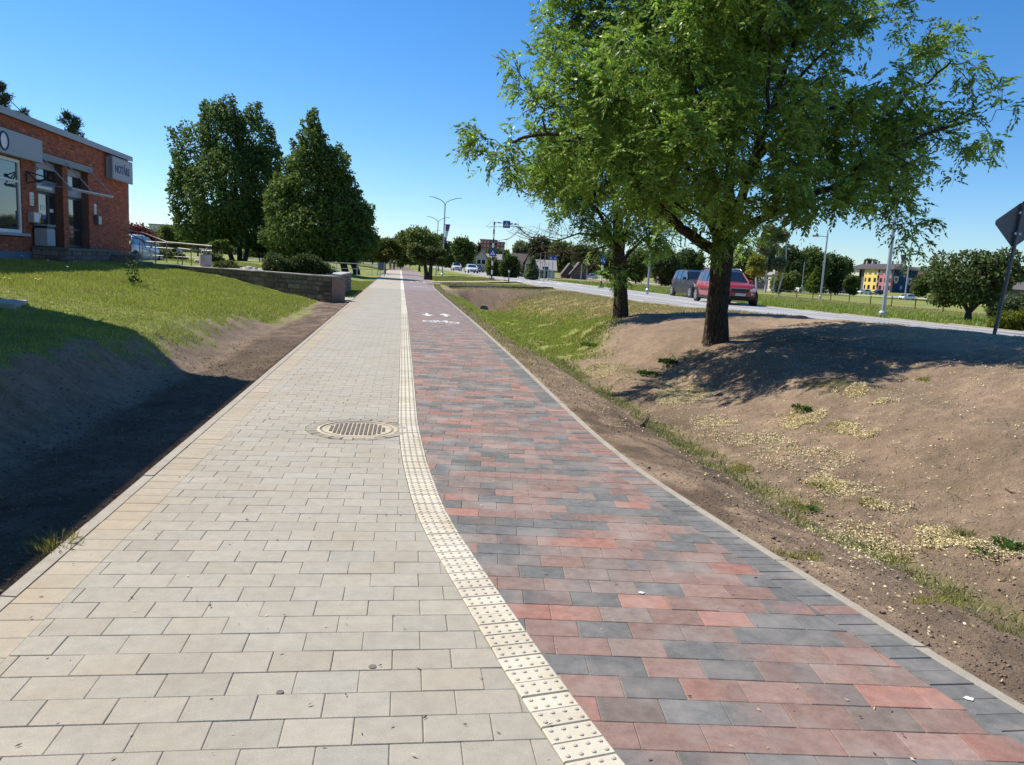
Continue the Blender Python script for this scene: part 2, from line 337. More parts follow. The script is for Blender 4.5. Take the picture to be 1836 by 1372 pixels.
# ------------------------------------------------------------------ terrain
def ground_colour(x, y):
    u = x+SK*y; s = y; rr = RR(np.clip(s, 1, 139)); e = u-rr; d = LL-u
    n1 = fbm(x, y, .8, 4, 21); n2 = fbm(x, y, 3.5, 4, 33); n3 = fbm(x, y, 14, 3, 41)
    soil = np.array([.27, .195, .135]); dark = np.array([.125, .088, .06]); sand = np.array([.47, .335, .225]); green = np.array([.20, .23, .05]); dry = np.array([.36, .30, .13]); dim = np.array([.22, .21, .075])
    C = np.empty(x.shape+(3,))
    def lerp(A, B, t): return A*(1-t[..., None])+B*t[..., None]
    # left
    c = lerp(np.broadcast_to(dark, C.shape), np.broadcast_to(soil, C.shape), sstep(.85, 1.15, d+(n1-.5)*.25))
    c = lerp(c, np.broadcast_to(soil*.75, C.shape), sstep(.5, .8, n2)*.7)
    c = lerp(c, np.broadcast_to(soil, C.shape), sstep(14, 24, s)*sstep(.45, .6, n2)*.6)
    dl = lk(s, [0, 7, 9.4, 11, 15, 18, 22, 25, 29.5, 31, 45], [2.05, 1.95, 1.75, 1.62, 1.75, 1.5, 1.0, 1.15, 1.1, .25, .15])
    gw = sstep(-.10, .14, d-dl+(n2-.5)*1.0+(n1-.5)*.9)
    gcol = lerp(np.broadcast_to(green, C.shape), np.broadcast_to(dim*1.15, C.shape), sstep(.35, .75, n1)*.8)
    left = lerp(c, gcol, gw)
    # right
    c = lerp(np.broadcast_to(soil*.92, C.shape), np.broadcast_to(dark*1.2, C.shape), sstep(.48, .66, n1)*sstep(2.4, 1.2, e)*.95)
    c = lerp(c, np.broadcast_to(dark*1.05, C.shape), sstep(.75, 0.0, np.abs(e-1.75)/.55)*sstep(.35, .6, n2)*.6*sstep(16, 8, s))
    c = lerp(c, np.broadcast_to(sand, C.shape), sstep(4.6, 6.4, e+(n1-.5)*1.6)*sstep(19, 13, s))
    c = lerp(c, np.broadcast_to(sand*.85, C.shape), sstep(.52, .66, n2)*sstep(3.5, 1.0, e)*.5)
    g1 = sstep(.75, .15, np.abs(e-1.25+(n1-.5)*.3)/.55)*sstep(.30, .62, n2)*.75          # thin turf strip in the swale
    g2 = sstep(13.5, 20, s+(n1-.5)*8)*sstep(46, 40, s)*sstep(.25, 1.0, e)*sstep(.8, -.7, e-lk(s, [14, 17, 20, 24], [1.6, 2.1, 3.0, 4.2])+(n1-.5)*1.2)
    g3 = sstep(21, 28, s)*sstep(47, 43, s+(n1-.5)*5)*sstep(3.0, 4.2, e)
    c = lerp(c, np.broadcast_to(dim, C.shape), g1); c = lerp(c, np.broadcast_to(dry, C.shape)*1.0, g3*.85)
    c = lerp(c, np.broadcast_to(green*1.1, C.shape), np.clip(g2, 0, 1)*sstep(.2, .45, n2)); 
    hw = sstep(43, 46.5, s)*sstep(52.5, 51, s)*sstep(.9, 1.6, e)*sstep(8.6, 7, e)
    c = lerp(c, np.broadcast_to(dark*1.25, C.shape), hw)
    flat = sstep(51, 52.5, s)*sstep(0, .3, e); c = lerp(c, lerp(np.broadcast_to(dry*.8, C.shape), np.broadcast_to(dim, C.shape), n1), flat*.9)
    fg = sstep(62, 68, s)*flat; c = lerp(c, np.broadcast_to(green, C.shape), fg*.9)
    nearstrip = sstep(.45, .1, e)*sstep(9, 18, s); c = lerp(c, np.broadcast_to(dry*.75, C.shape), nearstrip*.5)
    verge = (u > 17.5)
    vg = lerp(np.broadcast_to(green*.95, C.shape), np.broadcast_to(dry*.9, C.shape), np.clip(sstep(.48, .7, n1)*.5+sstep(28, 36, u)*sstep(70, 46, u)*.75, 0, 1))
    vg = lerp(vg, np.broadcast_to(np.array([.30, .19, .13]), C.shape), sstep(40, 55, s)*sstep(24, 30, u)*sstep(60, 48, u)*.75)
    vg = lerp(np.broadcast_to(dry, C.shape), vg, sstep(18.0, 18.6, u))
    c = np.where(verge[..., None], vg, c)
    C = np.where((d > 0)[..., None], left, np.where((e > 0)[..., None], c, np.array([.2, .16, .11])))
    n4 = fbm(x, y, 2.2, 5, 55); n5 = fbm(x, y, .35, 3, 56)
    C = C*(.80+.4*n3)[..., None]*(.72+.56*n4)[..., None]*(.9+.2*n5)[..., None]
    return C
def build_ground():
    dcol = np.concatenate([np.arange(0, 3.2, .055), np.arange(3.2, 7, .12), np.geomspace(7, 30, 28), np.geomspace(34, 2500, 26)])
    ecol = np.concatenate([np.arange(0, 3.6, .055), np.arange(3.6, 8.4, .085)])
    ucol = np.concatenate([[.02, .3], np.array([10.99-10.5, 14-10.5, 17.8-10.5, 17.9-10.5, 18.2-10.5, 19-10.5]), np.geomspace(9.5, 220, 60), np.geomspace(240, 2500, 16)])
    s = np.concatenate([np.linspace(-1500, -30, 8), np.arange(-26, 0, 2.), np.arange(0, 1.6, .4), np.arange(1.6, 9, .055)])
    g = [9.0]
    while g[-1] < 60: g.append(g[-1]*1.0115)
    g = np.array(g); s = np.concatenate([s, g]); far = [s[-1]]
    while far[-1] < 3000: far.append(far[-1]*1.045)
    s = np.concatenate([s, far[1:]])
    rows = []
    for si in s:
        rr = float(RR(np.clip(si, 1, 139)))
        U = np.concatenate([(LL-dcol)[::-1], [LL+.01, 0.0, rr-.01], rr+ecol, np.maximum(10.5, rr+8.42)+ucol])
        rows.append(U)
    U = np.array(rows); S = np.repeat(s[:, None], U.shape[1], 1)
    # the skewed frame must not run away far off: keep x = u - SK*s with s limited
    X = U-SK*np.clip(S, -30, 400); 
    Z = zt(U-SK*S, S); 
    Z = np.where((S > 400) | (S < -30), .3-.6*(S < -30), Z)
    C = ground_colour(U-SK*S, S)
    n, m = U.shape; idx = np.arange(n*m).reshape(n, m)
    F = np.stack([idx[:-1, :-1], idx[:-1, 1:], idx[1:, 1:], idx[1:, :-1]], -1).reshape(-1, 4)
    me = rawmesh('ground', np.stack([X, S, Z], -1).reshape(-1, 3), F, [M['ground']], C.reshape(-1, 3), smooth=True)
    o = link('ground', me); tag(o, 'bare soil banks, swale and turf either side of the paved path', kind='structure')
build_ground()
def W(u, s, z=0.0): return Vector((u-SK*s, s, z))

# ------------------------------------------------------------------ paving
def clip_poly(P, nx, ny, c):          # keep nx*x+ny*y <= c
    out = []; n = len(P)
    for i in range(n):
        a, b = P[i], P[(i+1) % n]; da = nx*a[0]+ny*a[1]-c; db = nx*b[0]+ny*b[1]-c
        if da <= 0: out.append(a)
        if (da <= 0) != (db <= 0):
            t = da/(da-db); out.append((a[0]+(b[0]-a[0])*t, a[1]+(b[1]-a[1])*t))
    return out
def clip_u(P, f, s0, side, gap=.002):   # clip by the curve u=f(s); side=+1 keeps u<=f
    t = (f(s0+.15)-f(s0-.15))/.3        # du/ds
    nx, ny = 1.0, SK-t; L = math.hypot(nx, ny); c = f(s0)-t*s0
    nx /= L; ny /= L; c /= L
    return clip_poly(P, side*nx, side*ny, side*c-gap)
def area(P): return abs(sum(P[i][0]*P[(i+1) % len(P)][1]-P[(i+1) % len(P)][0]*P[i][1] for i in range(len(P))))/2
def inset(P, g):
    n = len(P); cx = sum(p[0] for p in P)/n; cy = sum(p[1] for p in P)/n; out = []
    for x, y in P:
        l = math.hypot(x-cx, y-cy); k = max(0, 1-g/max(l, 1e-6)); out.append((cx+(x-cx)*k, cy+(y-cy)*k))
    return out
def paver_geo(P, z, cols, ch=.004):
    P = [(x+rng.normal(0, .0007), y+rng.normal(0, .0007)) for x, y in P]; n = len(P); Q = inset(P, ch*1.4); vs = [(x, y, z-.045) for x, y in P]+[(x, y, z-ch*.8) for x, y in P]+[(x, y, z) for x, y in Q]
    fs = [(i, (i+1) % n, n+(i+1) % n, n+i) for i in range(n)]+[(n+i, n+(i+1) % n, 2*n+(i+1) % n, 2*n+i) for i in range(n)]+[tuple(range(2*n, 3*n))]
    return vs, fs, cols*3
def emit(pieces, part_name, rest_name, parent, m, limit=300, rest_label=None, part_label=None):
    """pieces: list of (dist, vs, fs, cols). nearest become objects of their own, the rest one mesh"""
    pieces.sort(key=lambda p: p[0])
    for d_, vs, fs, cs in pieces[:limit]:
        b = MB(); b.v = vs; b.f = fs; b.c = cs
        c = Vector((sum(v[0] for v in vs)/len(vs), sum(v[1] for v in vs)/len(vs), 0))
        me = bpy.data.meshes.new(part_name); me.from_pydata([(v[0]-c.x, v[1]-c.y, v[2]) for v in vs], [], fs)
        a = me.color_attributes.new('tint', 'FLOAT_COLOR', 'POINT'); cc = np.ones((len(vs), 4), np.float32); cc[:, :3] = cs; a.data.foreach_set('color', cc.ravel())
        me.materials.append(m); link(part_name, me, parent, c)
    if len(pieces) > limit:
        b = MB()
        for d_, vs, fs, cs in pieces[limit:]:
            n = len(b.v); b.v += vs; b.f += [tuple(i+n for i in f) for f in fs]; b.c += cs
        me = bpy.data.meshes.new(rest_name); me.from_pydata(b.v, [], b.f)
        a = me.color_attributes.new('tint', 'FLOAT_COLOR', 'POINT'); cc = np.ones((len(b.v), 4), np.float32); cc[:, :3] = b.c; a.data.foreach_set('color', cc.ravel())
        me.materials.append(m); o = link(rest_name, me, parent); tag(o, kind='stuff')
S0, S1 = 1.3, 46.0
MC = W(-.335, 7.2); MR = .475
def ribbon(name, f0, f1, s0, s1, z, m, step=.4, parent=None):
    ss = np.arange(s0, s1+step, step); V = []; 
    for s in ss: V += [tuple(W(float(f0(s)), float(s), z)), tuple(W(float(f1(s)), float(s), z))]
    F = [(2*i, 2*i+1, 2*i+3, 2*i+2) for i in range(len(ss)-1)]
    return link(name, rawmesh(name, V, F, [m]), parent)
grey_far = tiled('far_grey_paving', (.44, .385, .295), (.38, .335, .26), (.22, .19, .14), .24, .16, math.atan(-SK)*-1)
red_far = tiled('far_red_paving', (.23, .188, .178), (.25, .188, .172), (.20, .16, .145), .24, .16, .04)
LLf = lambda s: LL+0*s
sidewalk = ribbon('sidewalk', LLf, TL, S0, S1, -.0048, M['joint']); tag(sidewalk, 'pale grey paved footway left of the tactile strip', kind='structure')
ribbon('sidewalk_surface', LLf, TL, S1+.02, 150, -.001, grey_far, 1.5, sidewalk)['kind'] = 'structure'
lane = ribbon('cycle_lane', TR, RR, S0, S1, -.0045, mat('pale_joint_sand', (.34, .27, .21), .95, .3, 30)); tag(lane, 'red, brown and slate block paved cycle lane', kind='structure')
ribbon('cycle_lane_surface', TR, RR, S1+.02, 150, -.001, red_far, 1.5, lane)['kind'] = 'structure'
strip = ribbon('tactile_strip', TL, TR, S0, S1, -.012, M['joint']); tag(strip, 'cream line of studded tactile blocks between footway and cycle lane', kind='structure')
ribbon('tactile_surface', TL, TR, S1+.02, 150, .001, M['tactile'], 1.5, strip)['kind'] = 'structure'

def field(angle, keep, colour, s1=S1, bw=.24, rh=.16, gap=.0008, jog=.5, edge_gap=.002):
    ca, sa = math.cos(angle), math.sin(angle); out = []
    jmax = int((s1+4)/rh)
    for j in range(int(-2/rh), jmax):
        ky = j*rh
        off = (j % 2)*bw*jog+rng.normal(0, .004)
        # centre of the row near the path
        for k in range(-70, 20):
            x0 = k*bw+off; a = (x0+bw/2, ky+rh/2); cx = a[0]*ca-a[1]*sa; cy = a[0]*sa+a[1]*ca
            if cy < S0-.2 or cy > s1: continue
            uu = cx+SK*cy
            if not (-2.2 < uu < 3.2): continue
            g = gap+abs(rng.normal(0, .0006))
            P = [(x0+g, ky+g), (x0+bw-g, ky+g), (x0+bw-g, ky+rh-g), (x0+g, ky+rh-g)]
            P = [(p[0]*ca-p[1]*sa, p[0]*sa+p[1]*ca) for p in P]
            P = keep(P, cx, cy)
            if P is None or len(P) < 3 or area(P) < .0012: continue
            cols = colour(P, j, k, cy)
            z = float(np.clip(rng.normal(0, .0007), -.0014, .0014))
            vs, fs, cs = paver_geo(P, z, cols, .0024)
            out.append((math.hypot(cx, cy), vs, fs, cs))
    return out
def keep_grey(P, cx, cy):
    P = clip_u(P, lambda s: LL+.075+.215, cy, -1)
    if len(P) < 3: return None
    P = clip_u(P, TL, cy, 1)
    if len(P) < 3: return None
    dx, dy = cx-MC.x, cy-MC.y; r = math.hypot(dx, dy)
    if r < .75:
        if r < MR-.1: return None
        nx, ny = -dx/r, -dy/r
        P = clip_poly(P, nx, ny, nx*(MC.x+dx/r*MR)+ny*(MC.y+dy/r*MR)-.003)
    return P
def col_grey(P, j, k, s):
    b = .352*(1+rng.normal(0, .032)); w = rng.normal(0, .003); out = []
    for p in P:
        uu = p[0]+SK*p[1]; f = float(np.clip((-1.0-uu)/.7, 0, 1))*float(sstep(.46, .70, fbm(p[0], p[1], 1.6, 3, 14)))*.45
        c = np.array([b*1.045+w, b*.955, b*.785-w]); out.append(tuple(c*(1-f)+np.array([.37, .29, .185])*f))
    return out
emit(field(math.atan(.145), keep_grey, col_grey), 'paver', 'paver_field', sidewalk, M['paver'])
cls = [((.262, .172, .145), .50), ((.155, .153, .148), .19), ((.34, .175, .138), .08), ((.225, .180, .158), .22)]
def pick():
    r = rng.random(); a = 0
    for c, w in cls:
        a += w
        if r < a: return np.array(c)
    return np.array(cls[0][0])
def col_red(P, j, k, s):
    # colours come in runs, as the blocks were laid from a mixed pallet
    c = pick()
    if vnoise(k*.5, j*.6, 1, 5) > .76: c = np.array(cls[1][0])
    elif rng.random() < .05: c = np.array(cls[2][0])
    mixc = pick() if rng.random() < .45 else c
    fade = np.clip((s-13)/14, 0, .75); mean = np.array([.240, .185, .170])
    v = 1+rng.normal(0, .09); n = len(P); out = []
    for i, p in enumerate(P):
        t = 0.75 if (i in (1, 2)) else 0.1
        cc = (c*(1-t)+mixc*t)*v; cc = cc*(1-fade)+mean*fade; out.append(tuple(cc))
    return out
def keep_red(P, cx, cy):
    P = clip_u(P, lambda s: TR(s), cy, -1)
    if len(P) < 3: return None
    P = clip_u(P, lambda s: RR(s)-.065-.205, cy, 1)
    return P
emit(field(.035, keep_red, col_red), 'paver', 'paver_field', lane, M['red_paver'])
# border courses of headers that follow the edges
def border(f0, f1, pitch, colour, s1=S1):
    out = []; s = S0; k = 0
    while s < s1:
        t0 = s+.0015; t1 = s+pitch-.0015
        sl0 = -SK*0
        def pt(f, ss):
            uu = float(f(ss)); return (uu-SK*ss, ss+SK*(uu-float(f0(ss)))*.9)
        P = [pt(lambda q: f0(q)+.002, t0), pt(lambda q: f1(q)-.002, t0), pt(lambda q: f1(q)-.002, t1), pt(lambda q: f0(q)+.002, t1)]
        vs, fs, cs = paver_geo(P, rng.normal(0, .0009), colour(P, k, 0, s), .003)
        out.append((math.hypot(P[0][0], P[0][1]), vs, fs, cs)); s += pitch; k += 1
    return out
emit(border(lambda s: LL+.075, lambda s: LL+.29, .161, lambda P, k, j, s: [tuple(np.array(c)*np.array([1.06, 1.0, .93])) for c in col_grey(P, k, j, s)]), 'border_paver', 'border_paver_run', sidewalk, M['paver'])
def col_border(P, k, j, s):
    c = np.array(cls[1][0])*1.02 if vnoise(k*.13, 3.3, 1, 8) > .40 or s < 4.6 and rng.random() < .85 else pick()
    fade = np.clip((s-13)/14, 0, .75); c = c*(1-fade)+np.array([.240, .185, .170])*fade
    return [tuple(c*(1+rng.normal(0, .07)))]*len(P)
emit(border(lambda s: RR(s)-.27, lambda s: RR(s)-.065, .104, col_border), 'border_paver', 'border_paver_run', lane, M['red_paver'])
def kerbs(f0, f1, parent):
    s = S0; out = []
    while s < 120:
        L = 1.0; n = 4; P = []
        ss = [s+.004+(L-.008)*i/n for i in range(n+1)]
        for q in ss: P.append((float(f0(q))-SK*q, q))
        for q in ss[::-1]: P.append((float(f1(q))-SK*q, q))
        z = .002+rng.normal(0, .0012); nn = len(P)
        vs = [(x, y, -.15) for x, y in P]+[(x, y, z) for x, y in P]
        fs = [(i, (i+1) % nn, nn+(i+1) % nn, nn+i) for i in range(nn)]+[tuple(range(nn, 2*nn))]
        out.append((s, vs, fs, [(1, 1, 1)]*len(vs))); s += L
    emit(out, 'kerb_stone', 'kerb_run', parent, M['kerb'])
kerbs(lambda s: LL, lambda s: LL+.072, sidewalk); kerbs(lambda s: RR(s)-.06, lambda s: RR(s), lane)
# tactile blocks: 0.2 x 0.1 with 4 x 2 studs
def tactile():
    out = []; s = S0; i = 0
    while s < S1:
        t = (float(TL(s+.1))-float(TL(s-.1)))/.2
        d = Vector((t-SK, 1, 0)).normalized(); c = Vector((-d.y, d.x, 0))*-1
        pitch = .1; o = W(float(TL(s)), s); skew = d*rng.normal(0, .001)
        wd = .198
        P = [tuple((o+c*.003+d*.0025+skew)[:2]), tuple((o+c*wd+d*.0025+skew)[:2]), tuple((o+c*wd+d*(pitch-.0025)+skew)[:2]), tuple((o+c*.003+d*(pitch-.0025)+skew)[:2])]
        v = 1+rng.normal(0, .04); z = .002+rng.normal(0, .0008)
        mid = o+c*.1; hit = (mid-MC).length < MR+.06
        if not hit or (mid-MC).length > MR-.02:
            vs, fs, cs = paver_geo(P, z, [(v, v*.99, v*.97)]*4, .004)
            if s < 24:
                ns = 7 if s < 9 else 5
                for a in range(4):
                    for b_ in range(2):
                        q = o+c*(.028+a*.048)+d*(.026+b_*.048)+skew; n0 = len(vs); g = (v*.86, v*.85, v*.82)
                        for rr_, zz in ((.0105, 0), (.0085, .0035), (.004, .005)):
                            for k in range(ns):
                                an = 2*math.pi*k/ns; vs.append((q.x+rr_*math.cos(an), q.y+rr_*math.sin(an), z+zz))
                        cs = cs+[g]*(3*ns)
                        for l in range(2):
                            for k in range(ns): x0 = n0+l*ns+k; x1 = n0+l*ns+(k+1) % ns; fs.append((x0, x1, x1+ns, x0+ns))
                        fs.append(tuple(range(n0+2*ns, n0+3*ns)))
            out.append((s, vs, fs, cs))
        s += pitch*d.y; i += 1
    m = mat('tactile_block', (.60, .55, .45), .8, .08, 20, .2, 200, attr=True, stain=((.40, .32, .2), 2.0, .6), grain=.12)
    emit(out, 'tactile_paver', 'tactile_paver_run', strip, m)
tactile()
# manhole with its ring of wedge blocks
mh = thing('manhole_cover', 'round cast iron manhole cover in a ring of wedge blocks in the footway', 'manhole', MC)
iron = mat('cast_iron', (.27, .22, .18), .7, .3, 14, .3, 80, metal=.25); sandy = mat('sandy_iron', (.50, .43, .32), .85, .25, 12, .3, 60)
for k in range(26):
    a0 = 2*math.pi*k/26+.012; a1 = 2*math.pi*(k+1)/26-.012; r0 = .385; r1 = MR
    P = [(r0*math.cos(a0), r0*math.sin(a0)), (r1*math.cos(a0), r1*math.sin(a0)), (r1*math.cos((a0+a1)/2), r1*math.sin((a0+a1)/2)), (r1*math.cos(a1), r1*math.sin(a1)), (r0*math.cos(a1), r0*math.sin(a1))]
    g = .31+rng.normal(0, .03); vs, fs, cs = paver_geo(P, .003+rng.normal(0, .0015), [(g, g*.9, g*.72)]*5, .004)
    me = bpy.data.meshes.new('wedge_block'); me.from_pydata(vs, [], fs); a = me.color_attributes.new('tint', 'FLOAT_COLOR', 'POINT')
    cc = np.ones((len(vs), 4), np.float32); cc[:, :3] = cs; a.data.foreach_set('color', cc.ravel()); me.materials.append(M['paver']); link('wedge_block', me, mh)
MB().lathe([(.382, -.04), (.382, .001), (.35, .003), (.345, -.008), (.33, -.008), (.0, -.008)], 48).build('frame', sandy, mh)
MB().lathe([(.325, -.012), (.325, .0), (.30, .001), (.298, -.003), (.0, -.003)], 48).build('lid', sandy, mh)
b = MB()
for i in range(-7, 8):
    for j in range(-8, 9):
        x, y = i*.041+(j % 2)*.004, j*.034
        if x*x+y*y < .27**2:
            w_ = .014; vs = [(x-w_, y-.012, -.003), (x+w_, y-.012, -.003), (x+w_, y+.012, -.003), (x-w_, y+.012, -.003), (x-.011, y-.009, .005), (x+.011, y-.009, .005), (x+.011, y+.009, .005), (x-.011, y+.009, .005)]
            b.add(vs, [(4, 5, 6, 7), (0, 1, 5, 4), (1, 2, 6, 5), (2, 3, 7, 6), (3, 0, 4, 7)])
o = b.build('lid_studs', iron, mh, rz=R(8)); o['kind'] = 'stuff'
# cycle stencils
def stencil(polys, u0, s0, sc, label, name='bicycle_marking'):
    b = MB()
    for P in polys: 
        pts = [tuple(W(u0+x*sc, s0+y*sc)) for x, y in P]; n = len(pts)
        b.add([(p[0], p[1], .0045) for p in pts], [tuple(range(n))])
    o = b.build(name, M['white_paint']); tag(o, label, 'road marking'); return o
def ring(cx, cy, r, w, n=20, sy=1.0):
    return [[(cx+r*math.cos(a), cy+sy*r*math.sin(a)), (cx+r*math.cos(b_), cy+sy*r*math.sin(b_)), (cx+(r-w)*math.cos(b_), cy+sy*(r-w)*math.sin(b_)), (cx+(r-w)*math.cos(a), cy+sy*(r-w)*math.sin(a))] for a, b_ in [(2*math.pi*i/n, 2*math.pi*(i+1)/n) for i in range(n)]]
def bar(x0, y0, x1, y1, w):
    d = Vector((x1-x0, y1-y0)).normalized(); n = Vector((-d.y, d.x))*w/2
    return [(x0+n.x, y0+n.y), (x1+n.x, y1+n.y), (x1-n.x, y1-n.y), (x0-n.x, y0-n.y)]
bike = ring(-.30, 0, .2, .055, sy=1.5)+ring(.30, 0, .2, .055, sy=1.5)+[bar(-.30, 0, -.12, .42, .06), bar(-.12, .42, .16, .38, .06), bar(-.12, .42, 0, .02, .06), bar(0, .02, .16, .38, .06), bar(-.30, 0, 0, .02, .06), bar(.30, 0, .14, .52, .06), bar(-.2, .52, -.04, .52, .07), bar(.08, .55, .22, .55, .07)]
def arrow(cx, cy, d): return [bar(cx, cy-.5*d, cx, cy+.1*d, .09), [(cx-.2, cy+.05*d), (cx, cy+.75*d), (cx+.2, cy+.05*d), (cx, cy+.18*d)]]
stencil(bike, 1.26, 21.5, 1.05, 'white bicycle stencil on the cycle lane, the nearest one')
stencil(arrow(.98, 24.4, -1)+arrow(1.56, 24.4, 1), 0, 0, 1, 'pair of white direction arrows beyond the nearest bicycle stencil', 'arrow_marking')
stencil(bike, 1.42, 52, 1.2, 'second white bicycle stencil, before the shadow across the path')
stencil(arrow(1.2, 66, -1.4)+arrow(1.75, 66, 1.4)+arrow(2.3, 66, 1.4), 0, 0, 1, 'white arrows far up the cycle lane beyond the tree shadow', 'arrow_marking')

# ------------------------------------------------------------------ road and crossings
def sheet(name, pts, z, m, label=None, cat=None, kind='structure', parent=None, th=None):
    b = MB(); n = len(pts)
    if th: b.prism([(p[0], p[1]) for p in pts], z-th, z)
    else: b.add([(p[0], p[1], z) for p in pts], [tuple(range(n))])
    o = b.build(name, m, parent); tag(o, label, cat, kind=kind); return o
ROADZ = .6
def RZ(s): return float(np.interp(s, [0, 20, 33, 60, 400], [.6, .6, .44, .38, .35]))
def rb(name, u0, u1, s0, s1, z, m, label=None, kind='structure', parent=None, step=4, th=0):
    ss = np.arange(s0, s1+step, step); b = MB()
    for i in range(len(ss)-1):
        a, c = ss[i], ss[i+1]
        dz = (lambda q: RZ(q)-.6) if u1 < 30 else (lambda q: 0); b.quad(W(u0, a, z+dz(a)), W(u1, a, z+dz(a)), W(u1, c, z+dz(c)), W(u0, c, z+dz(c)))
    o = b.build(name, m, parent); tag(o, label, kind=kind); return o
rb('road', 10.95, 17.85, -30, 420, ROADZ, M['asphalt'], 'pale asphalt road running beside the tree bank')
road = bpy.data.objects['road']
for uu in (11.25, 17.5):
    rb('edge_line', uu-.06, uu+.06, -20, 300, ROADZ+.004, M['white_paint'], parent=road)
for k in range(30): rb('centre_dash', 14.35, 14.47, 4+k*8, 8+k*8, ROADZ+.004, M['white_paint'], parent=road, step=4)
for q, uu in enumerate((12.0, 13.2, 15.5, 16.8)): rb('tyre_track', uu-.22, uu+.22, -20, 200, ROADZ+.002+q*.0002, mat('worn_asphalt_%d' % q, (.27, .262, .25), .85, .15, 1), parent=road)
for k in range(7):
    a = 11.3+k*.95; sheet('crossing_stripe', [W(a, 72), W(a+.5, 72), W(a+.5, 75.5), W(a, 75.5)], RZ(74)+.012, M['white_paint'], parent=road)
kb = MB()
for uu in (10.83, 17.85):
    for s in np.arange(-20, 200, 3.0):
        if uu < 11 and 66 < s < 78: continue
        P = [W(uu, s+.01), W(uu+.12, s+.01), W(uu+.12, s+2.99), W(uu, s+2.99)]
        kb.prism([(p.x, p.y) for p in P], RZ(s)-.3, RZ(s)+.03)
o = kb.build('kerb_run', M['kerb'], road); o['kind'] = 'stuff'
# link paving from the path to the crossing
b = MB()
for i in range(8):
    t0, t1 = i/8, (i+1)/8; u0 = 3.0+7.9*t0; u1 = 3.0+7.9*t1; z0 = .03+.57*t0; z1 = .03+.36*t1; z0 = .03+.36*t0
    b.quad(W(u0, 66+5*t0, z0), W(u1, 66+5*t1, z1), W(u1, 69+5*t1, z1+.01), W(u0, 69+5*t0, z0+.01))
tag(b.build('crossing_path', M['kerb']), 'pale paved link from the cycle lane to the pedestrian crossing', kind='structure')
b = MB()
for i in range(10):
    t0, t1 = i/10, (i+1)/10; u0 = 3.6+7.2*t0; u1 = 3.6+7.2*t1; z0 = .09+.28*t0; z1 = .09+.28*t1
    b.prism([tuple(W(u0, 53.6)[:2]), tuple(W(u1-.02, 53.6)[:2]), tuple(W(u1-.02, 53.9)[:2]), tuple(W(u0, 53.9)[:2])], z0-.3, z0+.1)
tag(b.build('ditch_kerb', M['dark_concrete']), 'low dark kerb edge across the head of the ditch', 'kerb')
# left access slab at the wall end, sandy slab in the lawn
sheet('entrance_path', [W(-2.9, 29.6), W(-1.77, 30.3), W(-1.77, 32.3), W(-2.9, 31.8)], .02, M['concrete'], 'pale concrete landing between wall end and footway', th=.1)
sheet('far_left_path', [at(440, 452, 150), at(700, 474, 150), at(700, 470, 165), at(430, 448, 165)], .75, M['kerb'], 'far pale path across the park lawn', th=.05)
p0 = GT(2, 541); p1 = GT(50, 544); p2 = GT(2, 552)
sheet('lawn_slab', [(p0.x-2, p0.y), (p1.x, p1.y), (p2.x+.2, p2.y), (p2.x-2, p2.y)], float(zt(p0.x, p0.y))+.03, M['concrete'], 'pale concrete slab set in the lawn', th=.15)
# cross street on the far left of the path beyond and second road on the right
rb('side_road', 56, 62, 170, 420, -.24, M['asphalt_far'], 'second pale road across the verge to the right')
b = MB()
Q = [at(1330, 520, 190), at(1836, 549, 185), at(1836, 546, 200), at(1330, 518, 205)]
Pz = [(p.x, p.y, float(zt(p.x, p.y, False))+.10) for p in Q]; b.quad(*Pz); tag(b.build('parking_road', M['asphalt_far']), 'distant pale road with parked vans', kind='structure')
culv = GT(856, 547)

# ------------------------------------------------------------------ brick building (facade frame: a from far corner towards us, o outwards, z up)
tF = Vector((SK, -1, 0)).normalized(); nF = Vector((1, SK, 0)).normalized(); CF = Vector((-18.5, 37, 0))
bld = thing('brick_building', 'low red brick building with glazed entrance and flat roof on the left', 'building', CF)
FM = Matrix(((tF.x, nF.x, 0, 0), (tF.y, nF.y, 0, 0), (0, 0, 1, 0), (0, 0, 0, 1)))   # local (a,o,z) -> world offset
BT = Matrix.Translation(CF) @ FM
def fbox(b, a0, a1, o0, o1, z0, z1): return b.box(a0, a1, o0, o1, z0, z1, FM)
ZB, ZT = .55, 5.58
core = MB(); fbox(core, .03, 30, -12, -.35, ZB, ZT-.02)
for a0, a1, z0, z1 in [(0, 4.85, ZB, ZT-.02), (6.85, 7.32, ZB, ZT-.02), (4.85, 6.85, 4.5, ZT-.02), (7.32, 9.5, 4.5, ZT-.02), (9.5, 10.6, ZB, ZT-.02), (10.6, 15, 4.27, ZT-.02), (10.6, 15, ZB, 1.75), (15, 30, ZB, ZT-.02), (4.85, 6.85, ZB, 1.42), (7.32, 9.5, ZB, 1.42)]:
    fbox(core, a0+.03, a1-.03 if a1 not in (4.85, 6.85) else a1, -.35, -.03, z0, z1)
core.build('wall', M['mortar'], bld)
holes = [(4.85, 6.85, 1.42, 4.5), (7.32, 9.5, 1.42, 4.5), (10.6, 15.0, 1.75, 4.27), (4.55, 9.5, 4.5, 4.74)]
br = []
bh, bw_ = .077, .26
def brickcol():
    v = 1+rng.normal(0, .12); c = np.array([.36, .115, .065])*v
    if rng.random() < .15: c = c*np.array([.7, .75, .8])
    if rng.random() < .1: c = c*np.array([1.2, 1.35, 1.4])
    return tuple(c)
nrow = int((ZT-ZB-.7)/bh)
